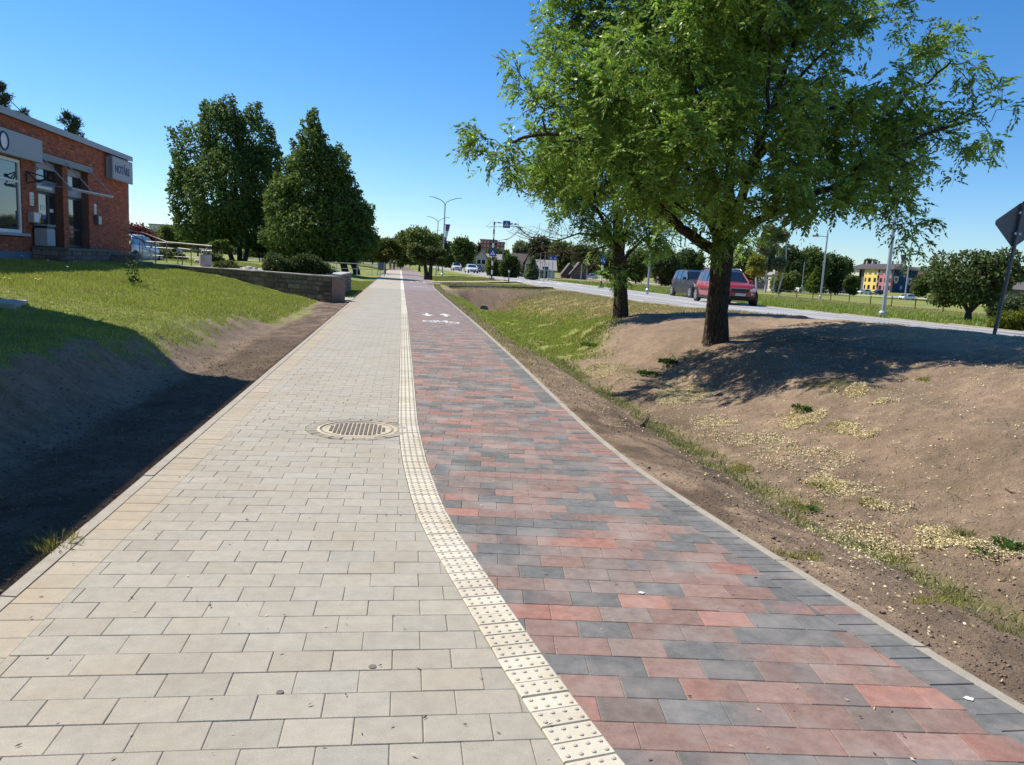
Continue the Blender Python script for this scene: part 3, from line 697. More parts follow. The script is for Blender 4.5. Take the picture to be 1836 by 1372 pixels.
for r in range(nrow):
    z0 = 1.25-.077*0+r*bh; 
    if z0+bh > ZT: break
    a = -(r % 2)*bw_/2
    while a < 16.5:
        a0, a1 = max(a, 0)+.004, min(a+bw_, 16.5)-.004; zz0, zz1 = z0+.004, z0+bh-.004
        cuts = [(a0, a1)]
        for h0, h1, g0, g1 in holes:
            if zz1 > g0+.01 and zz0 < g1-.01:
                cuts = [(x, min(y, h0)) for x, y in cuts if x < h0]+[(max(x, h1), y) for x, y in cuts if y > h1]
        for x, y in cuts:
            if y-x < .03: continue
            o_ = rng.normal(0, .0015); c = brickcol()
            P = [Vector((x, -.03, zz0)), Vector((y, -.03, zz0)), Vector((y, -.03, zz1)), Vector((x, -.03, zz1)), Vector((x, o_, zz0)), Vector((y, o_, zz0)), Vector((y, o_, zz1)), Vector((x, o_, zz1))]
            P = [FM @ p for p in P]
            br.append((-(a0)+(0 if 9 < a0 < 11 else 100), [tuple(p) for p in P], [(4, 5, 6, 7), (0, 1, 5, 4), (1, 2, 6, 5), (2, 3, 7, 6), (3, 0, 4, 7)], [c]*8))
        a += bw_
emit_parent = bld
def emit_local(pieces, part_name, rest_name, parent, m, limit=300):
    pieces.sort(key=lambda p: p[0])
    for d_, vs, fs, cs in pieces[:limit]:
        b = MB(); b.v = vs; b.f = fs; b.c = cs; b.build(part_name, m, parent, col=True)
    if len(pieces) > limit:
        b = MB()
        for d_, vs, fs, cs in pieces[limit:]: n = len(b.v); b.v += vs; b.f += [tuple(i+n for i in f) for f in fs]; b.c += cs
        o = b.build(rest_name, m, parent, col=True); o['kind'] = 'stuff'
emit_local(br, 'brick', 'brick_courses', bld, M['brick'])
# reveals and side wall of the openings, roof edge, plinth
b = MB()
for a in (4.85, 6.85, 7.32, 9.5, 10.6): pass
fbox(b, -.12, 30, -12.1, .14, ZT, ZT+.17); b.build('roof', M['grey_panel'], bld)
b = MB(); fbox(b, -.13, 30, .14, .16, ZT-.03, ZT+.19); b.build('roof_fascia', M['grey_paint'], bld)
b = MB(); fbox(b, 10.1, 30, -.05, .03, ZB, 1.25); fbox(b, 0, 10.1, -.05, .03, ZB, 1.2); b.build('plinth', M['blue_grey'], bld)
b = MB(); fbox(b, 4.55, 9.48, -.02, .06, 4.5, 4.74); b.build('lintel', M['grey_panel'], bld)
# entrance bays
for (a0, a1) in ((7.32, 9.5), (4.85, 6.85)):
    o0 = -.30
    b = MB(); fbox(b, a0, a1, o0-.05, o0+.02, 4.24, 4.5); fbox(b, a0, a1, o0-.05, o0+.02, 3.44, 3.72); b.build('fascia_panel', M['grey_paint'], bld)
    b = MB(); fbox(b, a0, a1, o0-.05, o0+.07, 3.72, 3.83); b.build('transom', M['blue_grey'], bld)
    wt = MB(); fbox(wt, a0+.05, a1-.05, o0-.03, o0-.01, 3.84, 4.22); wt.build('window', M['glass'], bld)
    b = MB()
    for am in ((a0+.04, a0+.75, a1-.04) if a1 > 9 else (a0+.04, a1-.35, a1-.04)): fbox(b, am-.035, am+.035, o0-.03, o0+.03, 3.83, 4.24)
    b.build('window_frame', M['dark_metal'], bld)
    n = 3 if a1 > 9 else 2
    edges = [a0+.02, a0+.62, a0+1.5, a1-.02] if n == 3 else [a0+.02, a1-.42, a1-.02]
    for i in range(n):
        e0, e1 = edges[i]+.01, edges[i+1]-.01
        d = MB(); w = .07
        fbox(d, e0, e0+w, o0-.04, o0+.02, 1.45, 3.42); fbox(d, e1-w, e1, o0-.04, o0+.02, 1.45, 3.42)
        fbox(d, e0+w, e1-w, o0-.04, o0+.02, 1.45, 1.55); fbox(d, e0+w, e1-w, o0-.04, o0+.02, 3.33, 3.42); fbox(d, e0+w, e1-w, o0-.04, o0+.02, 2.12, 2.19)
        dr = d.build('door', M['dark_metal'], bld)
        g = MB(); fbox(g, e0+w, e1-w, o0-.02, o0-.01, 1.55, 3.33); g.build('pane', M['glass'], dr)
        if i == (1 if n == 3 else 0):
            h = MB(); h.tube([FM @ Vector(p) for p in ((e0+.06 if n == 2 else e1-.1, o0+.02, 2.2), (e0+.06 if n == 2 else e1-.1, o0+.1, 2.2), (e0+.06 if n == 2 else e1-.1, o0+.1, 2.62), (e0+.06 if n == 2 else e1-.1, o0+.02, 2.62))], .015); h.build('handle', M['black'], dr)
b = MB()
for a in (4.85, 6.85, 7.32, 9.5): pass
b = MB(); fbox(b, 7.85, 9.1, -.26, -.17, 3.5, 3.6); b.build('tube_lamp', M['white'], bld)
# notices behind the door glass
for (a, z0, z1, col) in ((8.35, 2.75, 2.95, 'white'), (8.3, 2.45, 2.6, 'blue_sign'), (7.62, 2.72, 2.84, 'white')):
    b = MB(); fbox(b, a-.16, a+.16, -.307, -.303, z0, z1); b.build('door_notice', M[col], bld)
# big window
b = MB()
fbox(b, 10.6, 15, -.14, -.04, 4.17, 4.27); fbox(b, 10.6, 15, -.14, -.04, 1.86, 1.97); fbox(b, 10.6, 10.72, -.14, -.04, 1.97, 4.17); fbox(b, 10.72, 15, -.13, -.05, 3.53, 3.60); fbox(b, 12.9, 13.0, -.13, -.05, 1.97, 4.17)
wf = b.build('window_frame', M['white'], bld)
b = MB(); fbox(b, 10.7, 15, -.11, -.09, 1.95, 4.2); b.build('pane', M['glass'], wf)
b = MB(); fbox(b, 10.35, 15.2, -.05, .12, 1.77, 1.86); b.build('window_sill', M['grey_paint'], bld)
b = MB()
for k in range(6): fbox(b, 10.9+k*.7, 11.05+k*.7, -.34, -.2, 2.0, 4.0)
b.build('curtain_strip', M['grey_paint'], bld)
# shop sign over the big window, with round emblem
def text_on(parent, s, size, a, o_, z, m, name='lettering', bold=.0, extr=.006):
    cu = bpy.data.curves.new(name, 'FONT'); cu.body = s; cu.size = size; cu.extrude = extr; cu.align_x = 'CENTER'; cu.align_y = 'CENTER'; cu.offset = bold
    to = bpy.data.objects.new(name, cu); COL.objects.link(to)
    me = bpy.data.meshes.new_from_object(to.evaluated_get(bpy.context.evaluated_depsgraph_get())); bpy.data.objects.remove(to)
    me.materials.clear(); me.materials.append(m)
    ob = link(name, me, parent)
    return ob
def text_facade(parent, s, size, a, o_, z, m, bold=0.0):
    ob = text_on(parent, s, size, a, o_, z, m, bold=bold)
    X = -tF; Zx = nF; Y = Vector((0, 0, 1))
    p = FM @ Vector((a, o_, z))
    ob.matrix_local = Matrix(((X.x, Y.x, Zx.x, p.x), (X.y, Y.y, Zx.y, p.y), (X.z, Y.z, Zx.z, p.z), (0, 0, 0, 1)))
    return ob
def fthing(name, label, cat): return thing(name, label, cat, CF)
sg = fthing('shop_sign', 'blank grey sign box above the large shop window', 'sign')
b = MB(); fbox(b, 9.42, 14.2, .03, .2, 4.32, 5.1); b.build('sign_box', M['grey_paint'], sg, bevel=.01)
b = MB(); 
for r0, r1, y_ in ((.0, .27, .203),):
    b.add([FM @ Vector((12.15+r1*math.cos(t), y_, 4.70+r1*math.sin(t))) for t in [2*math.pi*i/28 for i in range(28)]], [tuple(range(28))])
b.build('emblem_disc', M['white'], sg)
b = MB(); b.tube([FM @ Vector((12.15+.27*math.cos(t), .21, 4.70+.27*math.sin(t))) for t in [2*math.pi*i/28 for i in range(29)]], .03, 6); b.build('emblem_ring', M['navy_text'], sg)
sg = fthing('notary_sign', 'grey sign box lettered in navy near the far roof corner of the brick building', 'sign')
b = MB(); fbox(b, .45, 2.95, .02, .3, 4.5, 5.42); b.build('sign_box', M['grey_paint'], sg, bevel=.012)
b = MB(); fbox(b, .40, 3.0, .22, .31, 4.47, 5.45); b.build('sign_rim', M['grey_panel'], sg)
b = MB(); fbox(b, .47, 2.93, .305, .315, 4.52, 5.40); b.build('sign_face', M['grey_paint'], sg)
text_facade(sg, 'NOT\u0100RS', .46, 1.78, .318, 4.93, M['navy_text'], .012)
# awning frame of thin tubes
aw = fthing('awning_frame', 'bare steel awning frame over the two entrance doors', 'awning')
b = MB(); outs = [(9.9, 1.2, 3.6), (7.8, 1.2, 3.6), (5.79, 1.2, 3.6)]; ins = [(9.2, .05, 4.6), (7.14, .05, 4.63), (5.0, .05, 4.64)]
outs = [(9.2, 1.0, 3.55), (7.14, 1.0, 3.58), (5.0, 1.0, 3.6)]
b = MB()
for p, q in zip(ins, outs): b.tube([FM @ Vector(p), FM @ Vector(q)], .022)
b.build('strut', M['galv'], aw)
b = MB(); b.tube([FM @ Vector(outs[0]), FM @ Vector(outs[2])], .03); b.tube([FM @ Vector((9.2, .97, 3.5)), FM @ Vector((5.0, .97, 3.55))], .015); b.build('front_rail', M['galv'], aw)
b = MB()
for p, q in zip(ins, outs): b.tube([FM @ Vector((p[0], .04, 3.62)), FM @ Vector(q)], .016)
b.build('brace', M['galv'], aw)
def wallbox(name, label, cat, a0, a1, z0, z1, dp, m, front=None):
    r = fthing(name, label, cat); b = MB(); fbox(b, a0, a1, .005, dp, z0, z1); b.build('body', m, r, bevel=.008)
    if front: b = MB(); fbox(b, a0+.03, a1-.03, dp, dp+.012, z0+.03, z1-.03); b.build('front_panel', front, r)
    return r
r = wallbox('notice_board', 'white notice plate on the brick pier above the meter box', 'sign', 9.85, 10.12, 2.83, 3.28, .04, M['white'], M['white'])
b = MB(); [fbox(b, 9.90, 10.06, .053, .056, 2.9+i*.06, 2.92+i*.06) for i in range(5)]; b.build('printed_lines', M['grey_panel'], r)
wallbox('meter_box', 'beige metal box fixed to the brick pier beside the door', 'box', 9.86, 10.28, 2.25, 2.62, .2, M['concrete'], M['white'])
r = wallbox('notice_plate', 'narrow white notice plate right of the second door', 'sign', 4.12, 4.36, 2.87, 3.3, .03, M['white'], M['white'])
b = MB(); [fbox(b, 4.16, 4.32, .043, .046, 2.92+i*.06, 2.94+i*.06) for i in range(5)]; b.build('printed_lines', M['grey_panel'], r)
r = wallbox('letter_box', 'dark wall box under the notice right of the second door', 'box', 3.95, 4.33, 2.45, 2.83, .16, M['sign_back'], M['galv'])
r = fthing('litter_locker', 'grey steel bin with hood standing by the left door', 'bin')
b = MB(); fbox(b, 9.35, 9.98, .06, .5, 1.47, 2.08); b.build('body', M['grey_paint'], r, bevel=.02)
b = MB(); fbox(b, 9.4, 9.93, .08, .48, 2.08, 2.16); b.build('slot', M['black'], r); b = MB(); fbox(b, 9.33, 10.0, .05, .52, 2.16, 2.22); b.build('hood', M['grey_panel'], r)
r = fthing('wall_bracket', 'dark iron lamp bracket on the brick pier by the window', 'bracket')
b = MB()
for p, q in (((10.3, .03, 3.95), (10.3, .03, 3.55)), ((10.3, .03, 3.95), (9.95, .6, 3.8)), ((10.3, .03, 3.55), (9.95, .6, 3.8)), ((10.3, .05, 3.95), (10.15, .32, 3.62)), ((10.15, .32, 3.62), (9.95, .6, 3.8))): b.tube([FM @ Vector(p), FM @ Vector(q)], .022)
b.build('bars', M['black'], r); b = MB(); b.lathe([(.0, -.06), (.06, -.05), (.07, .05), (.0, .06)], 10, tuple(FM @ Vector((9.95, .6, 3.8)))); b.build('lamp_head', M['black'], r)
# porch of rubble stone + platform, steps
def stone_face(parent, A, B, z0f, z1f, nrm, rest='stone_courses', sz=(.45, .22), limit=120, seed=0, palette=None, limitname='stone'):
    """irregular stones on the vertical face from A to B"""
    A = Vector(A); B = Vector(B); L = (B-A).length; d = (B-A).normalized(); rr = random.Random(seed); pcs = []
    nz = max(1, int(round((z1f(0)-z0f(0))/sz[1]))); 
    z = 0; rowi = 0
    zmin = min(z0f(0), z0f(L)); zmax = max(z1f(0), z1f(L))
    z = zmin
    while z < zmax-.02:
        h = sz[1]*rr.uniform(.7, 1.3); 
        if zmax-(z+h) < .08: h = zmax-z
        s = -rr.random()*sz[0]
        while s < L:
            w = sz[0]*rr.uniform(.5, 1.5); a0, a1 = max(s, 0), min(s+w, L); s += w
            if a1-a0 < .05: continue
            g = .012; pr = rr.uniform(.015, .055)
            j = lambda k: rr.uniform(-k, k)
            P = [(a0+g+j(.015), z+g+j(.01)), (a1-g+j(.015), z+g+j(.01)), (a1-g+j(.02), z+h-g+j(.01)), ((a0+a1)/2, z+h-g+j(.012)), (a0+g+j(.02), z+h-g+j(.01))]
            vs = [A+d*p[0]+Vector((0, 0, p[1])) for p in P]; c0 = sum(vs, Vector())/5
            fr = [c0+(v-c0)*.86+nrm*pr for v in vs]
            c = rr.choice(palette or [(.15, .13, .115), (.19, .17, .15), (.12, .105, .10), (.22, .18, .15), (.17, .15, .14)]); v_ = rr.uniform(.8, 1.2); c = tuple(x*v_ for x in c)
            pcs.append((-(a1-a0)*h, [tuple(v) for v in vs+fr], [(5, 6, 7, 8, 9)]+[(i, (i+1) % 5, 5+(i+1) % 5, 5+i) for i in range(5)], [c]*10))
        z += h; rowi += 1
    emit_local(pcs, limitname, rest, parent, M['stone'], limit)
porch = thing('stone_porch', 'raised entrance platform faced with dark rubble stone, with steps at its right', 'porch', CF)
b = MB(); fbox(b, 5.9, 10.1, .03, 1.15, .5, 1.36); fbox(b, 4.2, 5.9, .03, .9, .5, 1.36); b.build('core', M['dark_concrete'], porch)
b = MB(); fbox(b, 5.85, 10.14, .03, 1.24, 1.36, 1.44); b.build('platform_slab', M['dark_concrete'], porch)
b = MB(); fbox(b, 4.15, 5.85, .03, .95, 1.36, 1.435); b.build('rear_slab', M['dark_concrete'], porch)
stone_face(porch, FM @ Vector((10.1, 1.15, 0)), FM @ Vector((5.9, 1.15, 0)), lambda s: .62, lambda s: 1.36, nF, seed=3, sz=(.4, .15), limit=60)
stone_face(porch, FM @ Vector((10.1, .03, 0)), FM @ Vector((10.1, 1.15, 0)), lambda s: .62, lambda s: 1.36, tF, seed=4, sz=(.4, .15), limit=30)
for i, z in enumerate((1.28, 1.14, 1.02)):
    b = MB(); fbox(b, 5.9-.36*(i+1)-1.2*(i == 2), 5.9-.36*i, .96, 2.1, .4, z); b.build('step', M['dark_concrete'], porch)
b = MB(); fbox(b, 1.2, 4.2, .03, .9, .4, 1.30); b.build('landing', M['dark_concrete'], porch)

# the neighbouring block just outside the left edge, whose shadow falls across the bank
CB = Vector((-10.6, 14.2, 0)); blk = thing('corner_block', 'tall pale rendered block beside the lawn, out of the picture to the left', 'building', CB)
HB = 10.1
Lf = -nF
def bb(b, a0, a1, o0, o1, z0, z1): return b.box(a0, a1, o0, o1, z0, z1, FM)
b = MB(); bb(b, 0, 34, -12, 0, -.2, HB-.15); b.build('wall', mat('pale_render', (.52, .47, .39), .85, .12, 2), blk)
b = MB(); bb(b, -.0, 34.1, -12.1, 0.0, HB-.15, HB); b.build('roof', M['grey_panel'], blk)
for fl in range(3):
    for k in range(8):
        b = MB(); bb(b, 1.6+k*4, 3.2+k*4, .0, .04, 1.6+fl*3, 3.1+fl*3); w = b.build('window_frame', M['white'], blk); b = MB(); bb(b, 1.7+k*4, 3.1+k*4, .04, .05, 1.7+fl*3, 3.0+fl*3); b.build('pane', M['glass'], w)

# ------------------------------------------------------------------ stone retaining walls
wall_pts = [Vector((-7.02, 29.35, 0)), Vector((-9.7, 31.05, 0)), Vector((-12.6, 32.75, 0)), Vector((-18.9, 35.5, 0)), Vector((-21.0, 36.2, 0))]
rw = thing('retaining_wall', 'long dark rubble stone wall between lawn and terrace, with a reddish end', 'wall')
WT = .93
for i in range(4):
    A, B = wall_pts[i], wall_pts[i+1]; d = (B-A).normalized(); n = Vector((d.y, -d.x, 0)); n = -n if n.y > 0 else n
    b = MB(); th = .40
    b.prism([(A.x, A.y), (B.x, B.y), (B.x-n.x*th, B.y-n.y*th), (A.x-n.x*th, A.y-n.y*th)], -.1, WT-.05)
    b.build('core', M['dark_concrete'], rw)
    # coping slabs
    L = (B-A).length; m_ = max(1, int(L/1.0)); 
    for k in range(m_):
        P = A+d*(L*k/m_+.006)+n*.07; Q_ = A+d*(L*(k+1)/m_-.006)+n*.07
        b = MB(); b.prism([(P.x, P.y), (Q_.x, Q_.y), (Q_.x-n.x*(th+.14), Q_.y-n.y*(th+.14)), (P.x-n.x*(th+.14), P.y-n.y*(th+.14))], WT-.05, WT+rng.normal(0, .004)); b.build('coping', M['concrete'], rw)
    zb = min(float(zt(A.x, A.y)), float(zt(B.x, B.y)))-.1
    stone_face(rw, A, B, lambda s: zb, lambda s: WT-.05, n, seed=10+i, sz=(.34, .17), limit=70 if i < 3 else 20)
A = wall_pts[0]; B = wall_pts[1]; d = (B-A).normalized(); n = Vector((d.y, -d.x, 0)); n = -n if n.y > 0 else n
b = MB(); P = A-d*.02; e2 = Vector((-n.x, -n.y, 0)); Q1 = A-n*.66
b.prism([(A.x+d.x*-.04+n.x*.04, A.y-d.y*.04+n.y*.04), (A.x, A.y), (Q1.x, Q1.y), (Q1.x-d.x*.04, Q1.y-d.y*.04)], -.05, WT-.05)
b.build('end_slab', M['red_slab'], rw)
b = MB(); b.prism([(A.x, A.y), (A.x+d.x*.4, A.y+d.y*.4), (A.x+d.x*.4-n.x*.66, A.y+d.y*.4-n.y*.66), (Q1.x, Q1.y)], -.05, WT-.06); b.build('end_core', M['red_slab'], rw)
rw2 = thing('low_wall', 'short low stone wall beyond the steps, beside the grass', 'wall')
A = at(608, 503, 33.5); B = at(629, 492.5, 41); A.z = B.z = 0; d = (B-A).normalized(); n = Vector((d.y, -d.x, 0))
b = MB(); b.prism([(A.x, A.y), (B.x, B.y), (B.x-n.x*.5, B.y-n.y*.5), (A.x-n.x*.5, A.y-n.y*.5)], -.1, .86); b.build('core', M['dark_concrete'], rw2)
b = MB(); b.prism([(A.x+n.x*.05, A.y+n.y*.05), (B.x+n.x*.05, B.y+n.y*.05), (B.x-n.x*.55, B.y-n.y*.55), (A.x-n.x*.55, A.y-n.y*.55)], .86, .92); b.build('coping', M['concrete'], rw2)
stone_face(rw2, A, B, lambda s: 0, lambda s: .86, n, seed=30, sz=(.4, .2), limit=40)
stone_face(rw2, A-n*.5, A, lambda s: 0, lambda s: .86, -d, seed=31, sz=(.4, .2), limit=20)

# ------------------------------------------------------------------ railings, bin
def railing(name, label, tops, posts, mids=(), r=.025, m=None, cat='railing'):
    """tops/mids: polylines of (px,py,Y); posts: (px,pytop,pybase,Y)"""
    t = thing(name, label, cat, at(*posts[0][:1], posts[0][2], posts[0][3])); inv = -t.location
    for pl in tops: b = MB(); b.tube([at(*p)+inv for p in pl], r, 6); b.build('handrail', m or M['rail'], t, smooth=True)
    for pl in mids: b = MB(); b.tube([at(*p)+inv for p in pl], r*.7, 6); b.build('mid_rail', m or M['rail'], t, smooth=True)
    for px, y0, y1, Y in posts:
        p1 = at(px, y1, Y); z0 = p1.z-.08; p0 = at(px, y0, Y); b = MB()
        b.tube([Vector((p1.x, p1.y, z0))+inv, Vector((p1.x, p1.y, p0.z))+inv], r*.95, 6); b.build('post', m or M['rail'], t, smooth=True)
    return t
railing('ramp_railing', 'near steel handrail along the ramp and steps by the brick building',
    [[(208, 412, 36.2), (222, 412, 36.2), (258, 434, 35.6), (300, 443, 35.2), (344, 448, 35)], [(222, 412, 36.2), (255, 417, 36.6), (299, 434, 36.3), (376, 441, 36)]],
    [(211, 415, 459, 36), (219, 415, 459, 36), (235, 421, 467, 35.8), (251, 432, 473, 35.5), (279, 429, 475, 35.2), (327, 446, 480, 35), (343, 444, 481, 34.8)],
    [[(205, 423, 36.2), (235, 426, 36), (256, 430, 36)], [(213, 442, 36.1), (222, 444, 36), (252, 462, 35.6)], [(256, 443, 35.6), (300, 446, 35.3)], [(257, 446, 35.6), (297, 459, 35.3)]])
railing('ramp_railing', 'far steel handrail behind the ramp, ending at the paved terrace',
    [[(262, 433, 38.5), (380, 441, 38)], [(262, 443, 38.5), (360, 449, 38), (380, 450, 37.8)]],
    [(256, 419, 468, 38.6), (269, 436, 465, 38.5), (299, 434, 472, 38.2), (319, 448, 474, 38)], [[(267, 458, 38.5), (300, 459, 38.2), (360, 463, 38)]])
rl = railing('park_railing', 'low galvanised two-bar railing on the grass left of the far footway', [[(573, 470, 57), (682, 474.5, 58)]],
    [(603, 470.5, 493, 57), (640, 472, 493.5, 57.5), (667, 473, 493, 58), (682, 474, 493, 58)], [[(578, 480, 57), (682, 484, 58)]], r=.03, m=M['galv'])
ib = thing('info_board', 'small grey framed board at the end of the park railing', 'sign', at(678, 493, 57.6))
MB().box(-.05, .0, -.03, .03, -.1, .95).box(.42, .47, -.03, .03, -.1, .95).build('post', M['galv'], ib); MB().box(0.01, .41, -.02, .02, .35, .92).build('panel', M['sign_back'], ib)
bn = thing('concrete_bin', 'round concrete litter bin with raised ring on four posts on the terrace', 'bin', at(368.5, 483, 35.2))
MB().lathe([(.20, 0), (.20, .14), (.255, .16), (.262, .62), (.25, .66), (.21, .66), (.2, .3)], 20).build('body', M['concrete'], bn, smooth=True)
for k in range(4): MB().tube([(.2*math.cos(k*1.571+.6), .2*math.sin(k*1.571+.6), .6), (.2*math.cos(k*1.571+.6), .2*math.sin(k*1.571+.6), .9)], .018, 6).build('post', M['rail'], bn)
MB().tube([(.235*math.cos(t), .235*math.sin(t), .9) for t in [2*math.pi*i/20 for i in range(21)]], .03, 6).build('ring', M['concrete'], bn, smooth=True)
# terrace paving in front of the ramp
b = MB(); P = [wall_pts[1]-Vector((0, -.45, 0)), wall_pts[2]+Vector((0, .45, 0)), wall_pts[3]+Vector((0, .45, 0)), Vector((-17.6, 44, 0)), Vector((-11, 42, 0))]
b.prism([(p.x, p.y) for p in P], WT-.3, WT-.10); tag(b.build('terrace', mat('terrace_paving', (.42, .33, .27), .85, .15, 3)), 'pinkish paved terrace behind the stone wall', kind='structure')

# ------------------------------------------------------------------ foliage
def unit(v): return v/np.maximum(np.linalg.norm(v, axis=-1, keepdims=True), 1e-9)
def leaves(C, D, Lg, Wd, tint, fold=.25, up=None):
    """leaf blades: C base points, D unit long axis, Lg length, Wd width, tint (n,3)"""
    n = len(C); r = rng.normal(size=(n, 3)); S = unit(np.cross(D, r)); Nn = np.cross(S, D)
    Lg = np.asarray(Lg).reshape(-1, 1); Wd = np.asarray(Wd).reshape(-1, 1)
    mid = C+D*Lg*.45-Nn*Lg*fold*.3
    V = np.stack([C, mid+S*Wd*.5+Nn*Wd*fold, C+D*Lg, mid-S*Wd*.5+Nn*Wd*fold], 1).reshape(-1, 3)
    b = np.arange(n)*4; F = np.stack([b, b+1, b+2, b+3], 1)
    return V, F, np.repeat(tint, 4, 0)
def greens(n, base, var=.22, yel=.25):
    base = np.asarray(base); t = base[None]*(1+rng.normal(0, var, (n, 1))).clip(.45, 1.7)
    y = rng.random((n, 1))*yel; t = t*(1-y)+t*np.array([1.75, 1.3, .7])*y
    return t
def crown_mesh(name, lobes, n, size, base, m, squash=1.0, inner=.45, droop=.25, noise=.28, aspect=.62, yel=.25):
    """lobes: (x,y,z,rx,ry,rz). leaf clumps spread through the volume, denser towards the skin, with gaps"""
    lobes = np.array(lobes, float); vol = np.prod(lobes[:, 3:6], 1)**(2/3.); pr = vol/vol.sum()
    ks = rng.choice(len(lobes), n*2, p=pr); d = unit(rng.normal(size=(n*2, 3)))
    rad = (inner**3+(1-inner**3)*rng.random(n*2))**(1/3.)
    # bumpy radius per direction and lobe, so the outline is uneven
    bump = 1+noise*(fbm(d[:, 0]*2+ks*7.1, d[:, 1]*2+d[:, 2]*3.1, 1.7, 3, 5)-.5)*2
    P = lobes[ks, :3]+d*lobes[ks, 3:6]*(rad*bump)[:, None]
    gap = fbm(P[:, 0]*.9+P[:, 2]*.7, P[:, 1]*.9-P[:, 2]*.5, 3.2/ max(lobes[:, 3:6].mean(), .5), 3, 77)
    keep = gap > .36; P = P[keep][:n]; d = d[keep][:n]; k = len(P)
    D = unit(d*.7+rng.normal(size=(k, 3))*.75+np.array([0, 0, -droop]))
    t = greens(k, base, yel=yel)
    cl = fbm(P[:, 0]+P[:, 2], P[:, 1]+P[:, 2]*.6, 1.6/max(lobes[:, 3:6].mean()*.5, .3), 3, 12)
    t = t*(.5+1.0*cl)[:, None]
    s = size*rng.uniform(.6, 1.35, k)
    V, F, T = leaves(P, D, s, s*aspect, t)
    return rawmesh(name, V, F, [m], T)
def tree(name, label, loc, lobes, n, size, base, trunk=((0, 0, 0), (0, 0, 2)), tr=.15, m=None, limbs=True, group=None, rz=0, bark=None, cat='tree', aspect=.62, inner=.45, noise=.28, yel=.25, stems=None, droop=.25):
    t = thing(name, label, cat, loc, rz, group)
    b = MB()
    for st in (stems or [trunk]):
        st = [Vector(p) for p in st]; b.tube([st[0]-Vector((0, 0, .3)), st[0]+Vector((0, 0, .05))]+st[1:], [tr*1.35, tr*1.15]+[tr*(1-.35*(i+1)/len(st)) for i in range(len(st)-1)], 8)
    b.build('trunk', bark or M['bark_far'], t, smooth=True)
    if limbs:
        b = MB(); top = Vector((stems or [trunk])[0][-1])
        for l in lobes[:12]:
            e = Vector(l[:3]); s0 = Vector(((stems or [trunk])[len(b.v) % len(stems or [1])][-1])) if stems else top
            mid = s0.lerp(e, .5)+Vector((0, 0, .1*abs(e.z-s0.z))); b.tube([s0-Vector((0, 0, .1)), mid, e], [tr*.55, tr*.35, tr*.12], 5)
        b.build('limb', bark or M['bark_far'], t, smooth=True)
    o = link('crown', crown_mesh('crown', lobes, int(n*CROWN_N) if n < 20000 else n, size, base, m or M['leaf_far'], aspect=aspect, inner=inner, noise=noise, yel=yel, droop=droop), t); o['kind'] = 'stuff'
    return t
CROWN_N = 1.7
# --- the big ash by the swale
def ash_leaflets(P, D, base, L=.090, W_=.036, npair=4):
    """compound leaves: base points P, rachis direction D"""
    n = len(P); S = unit(np.cross(D, np.array([0, 0, 1.])+rng.normal(0, .25, (n, 3)))); Nn = np.cross(S, D)
    rl = rng.uniform(.19, .30, n)[:, None]; Cs = []; Ds = []; Ts = []; t = greens(n, base, .28, .35)
    for i in range(npair):
        f = .35+.6*i/(npair-.5); q = P+D*rl*f-np.array([0, 0, 1.])*rl*f*f*.25
        for sgn in (-1, 1):
            Cs.append(q); Ds.append(unit(D*.75+S*sgn*.8-Nn*.0+np.array([0, 0, -.22])+rng.normal(0, .16, (n, 3)))); Ts.append(t*rng.uniform(.85, 1.15, (n, 1)))
    Cs.append(P+D*rl-np.array([0, 0, 1.])*rl*.25); Ds.append(unit(D+np.array([0, 0, -.35])+rng.normal(0, .12, (n, 3)))); Ts.append(t)
    C = np.concatenate(Cs); Dd = np.concatenate(Ds); T = np.concatenate(Ts); k = len(C)
    return leaves(C, Dd, L*rng.uniform(.75, 1.25, k), W_*rng.uniform(.8, 1.2, k), T, .3)
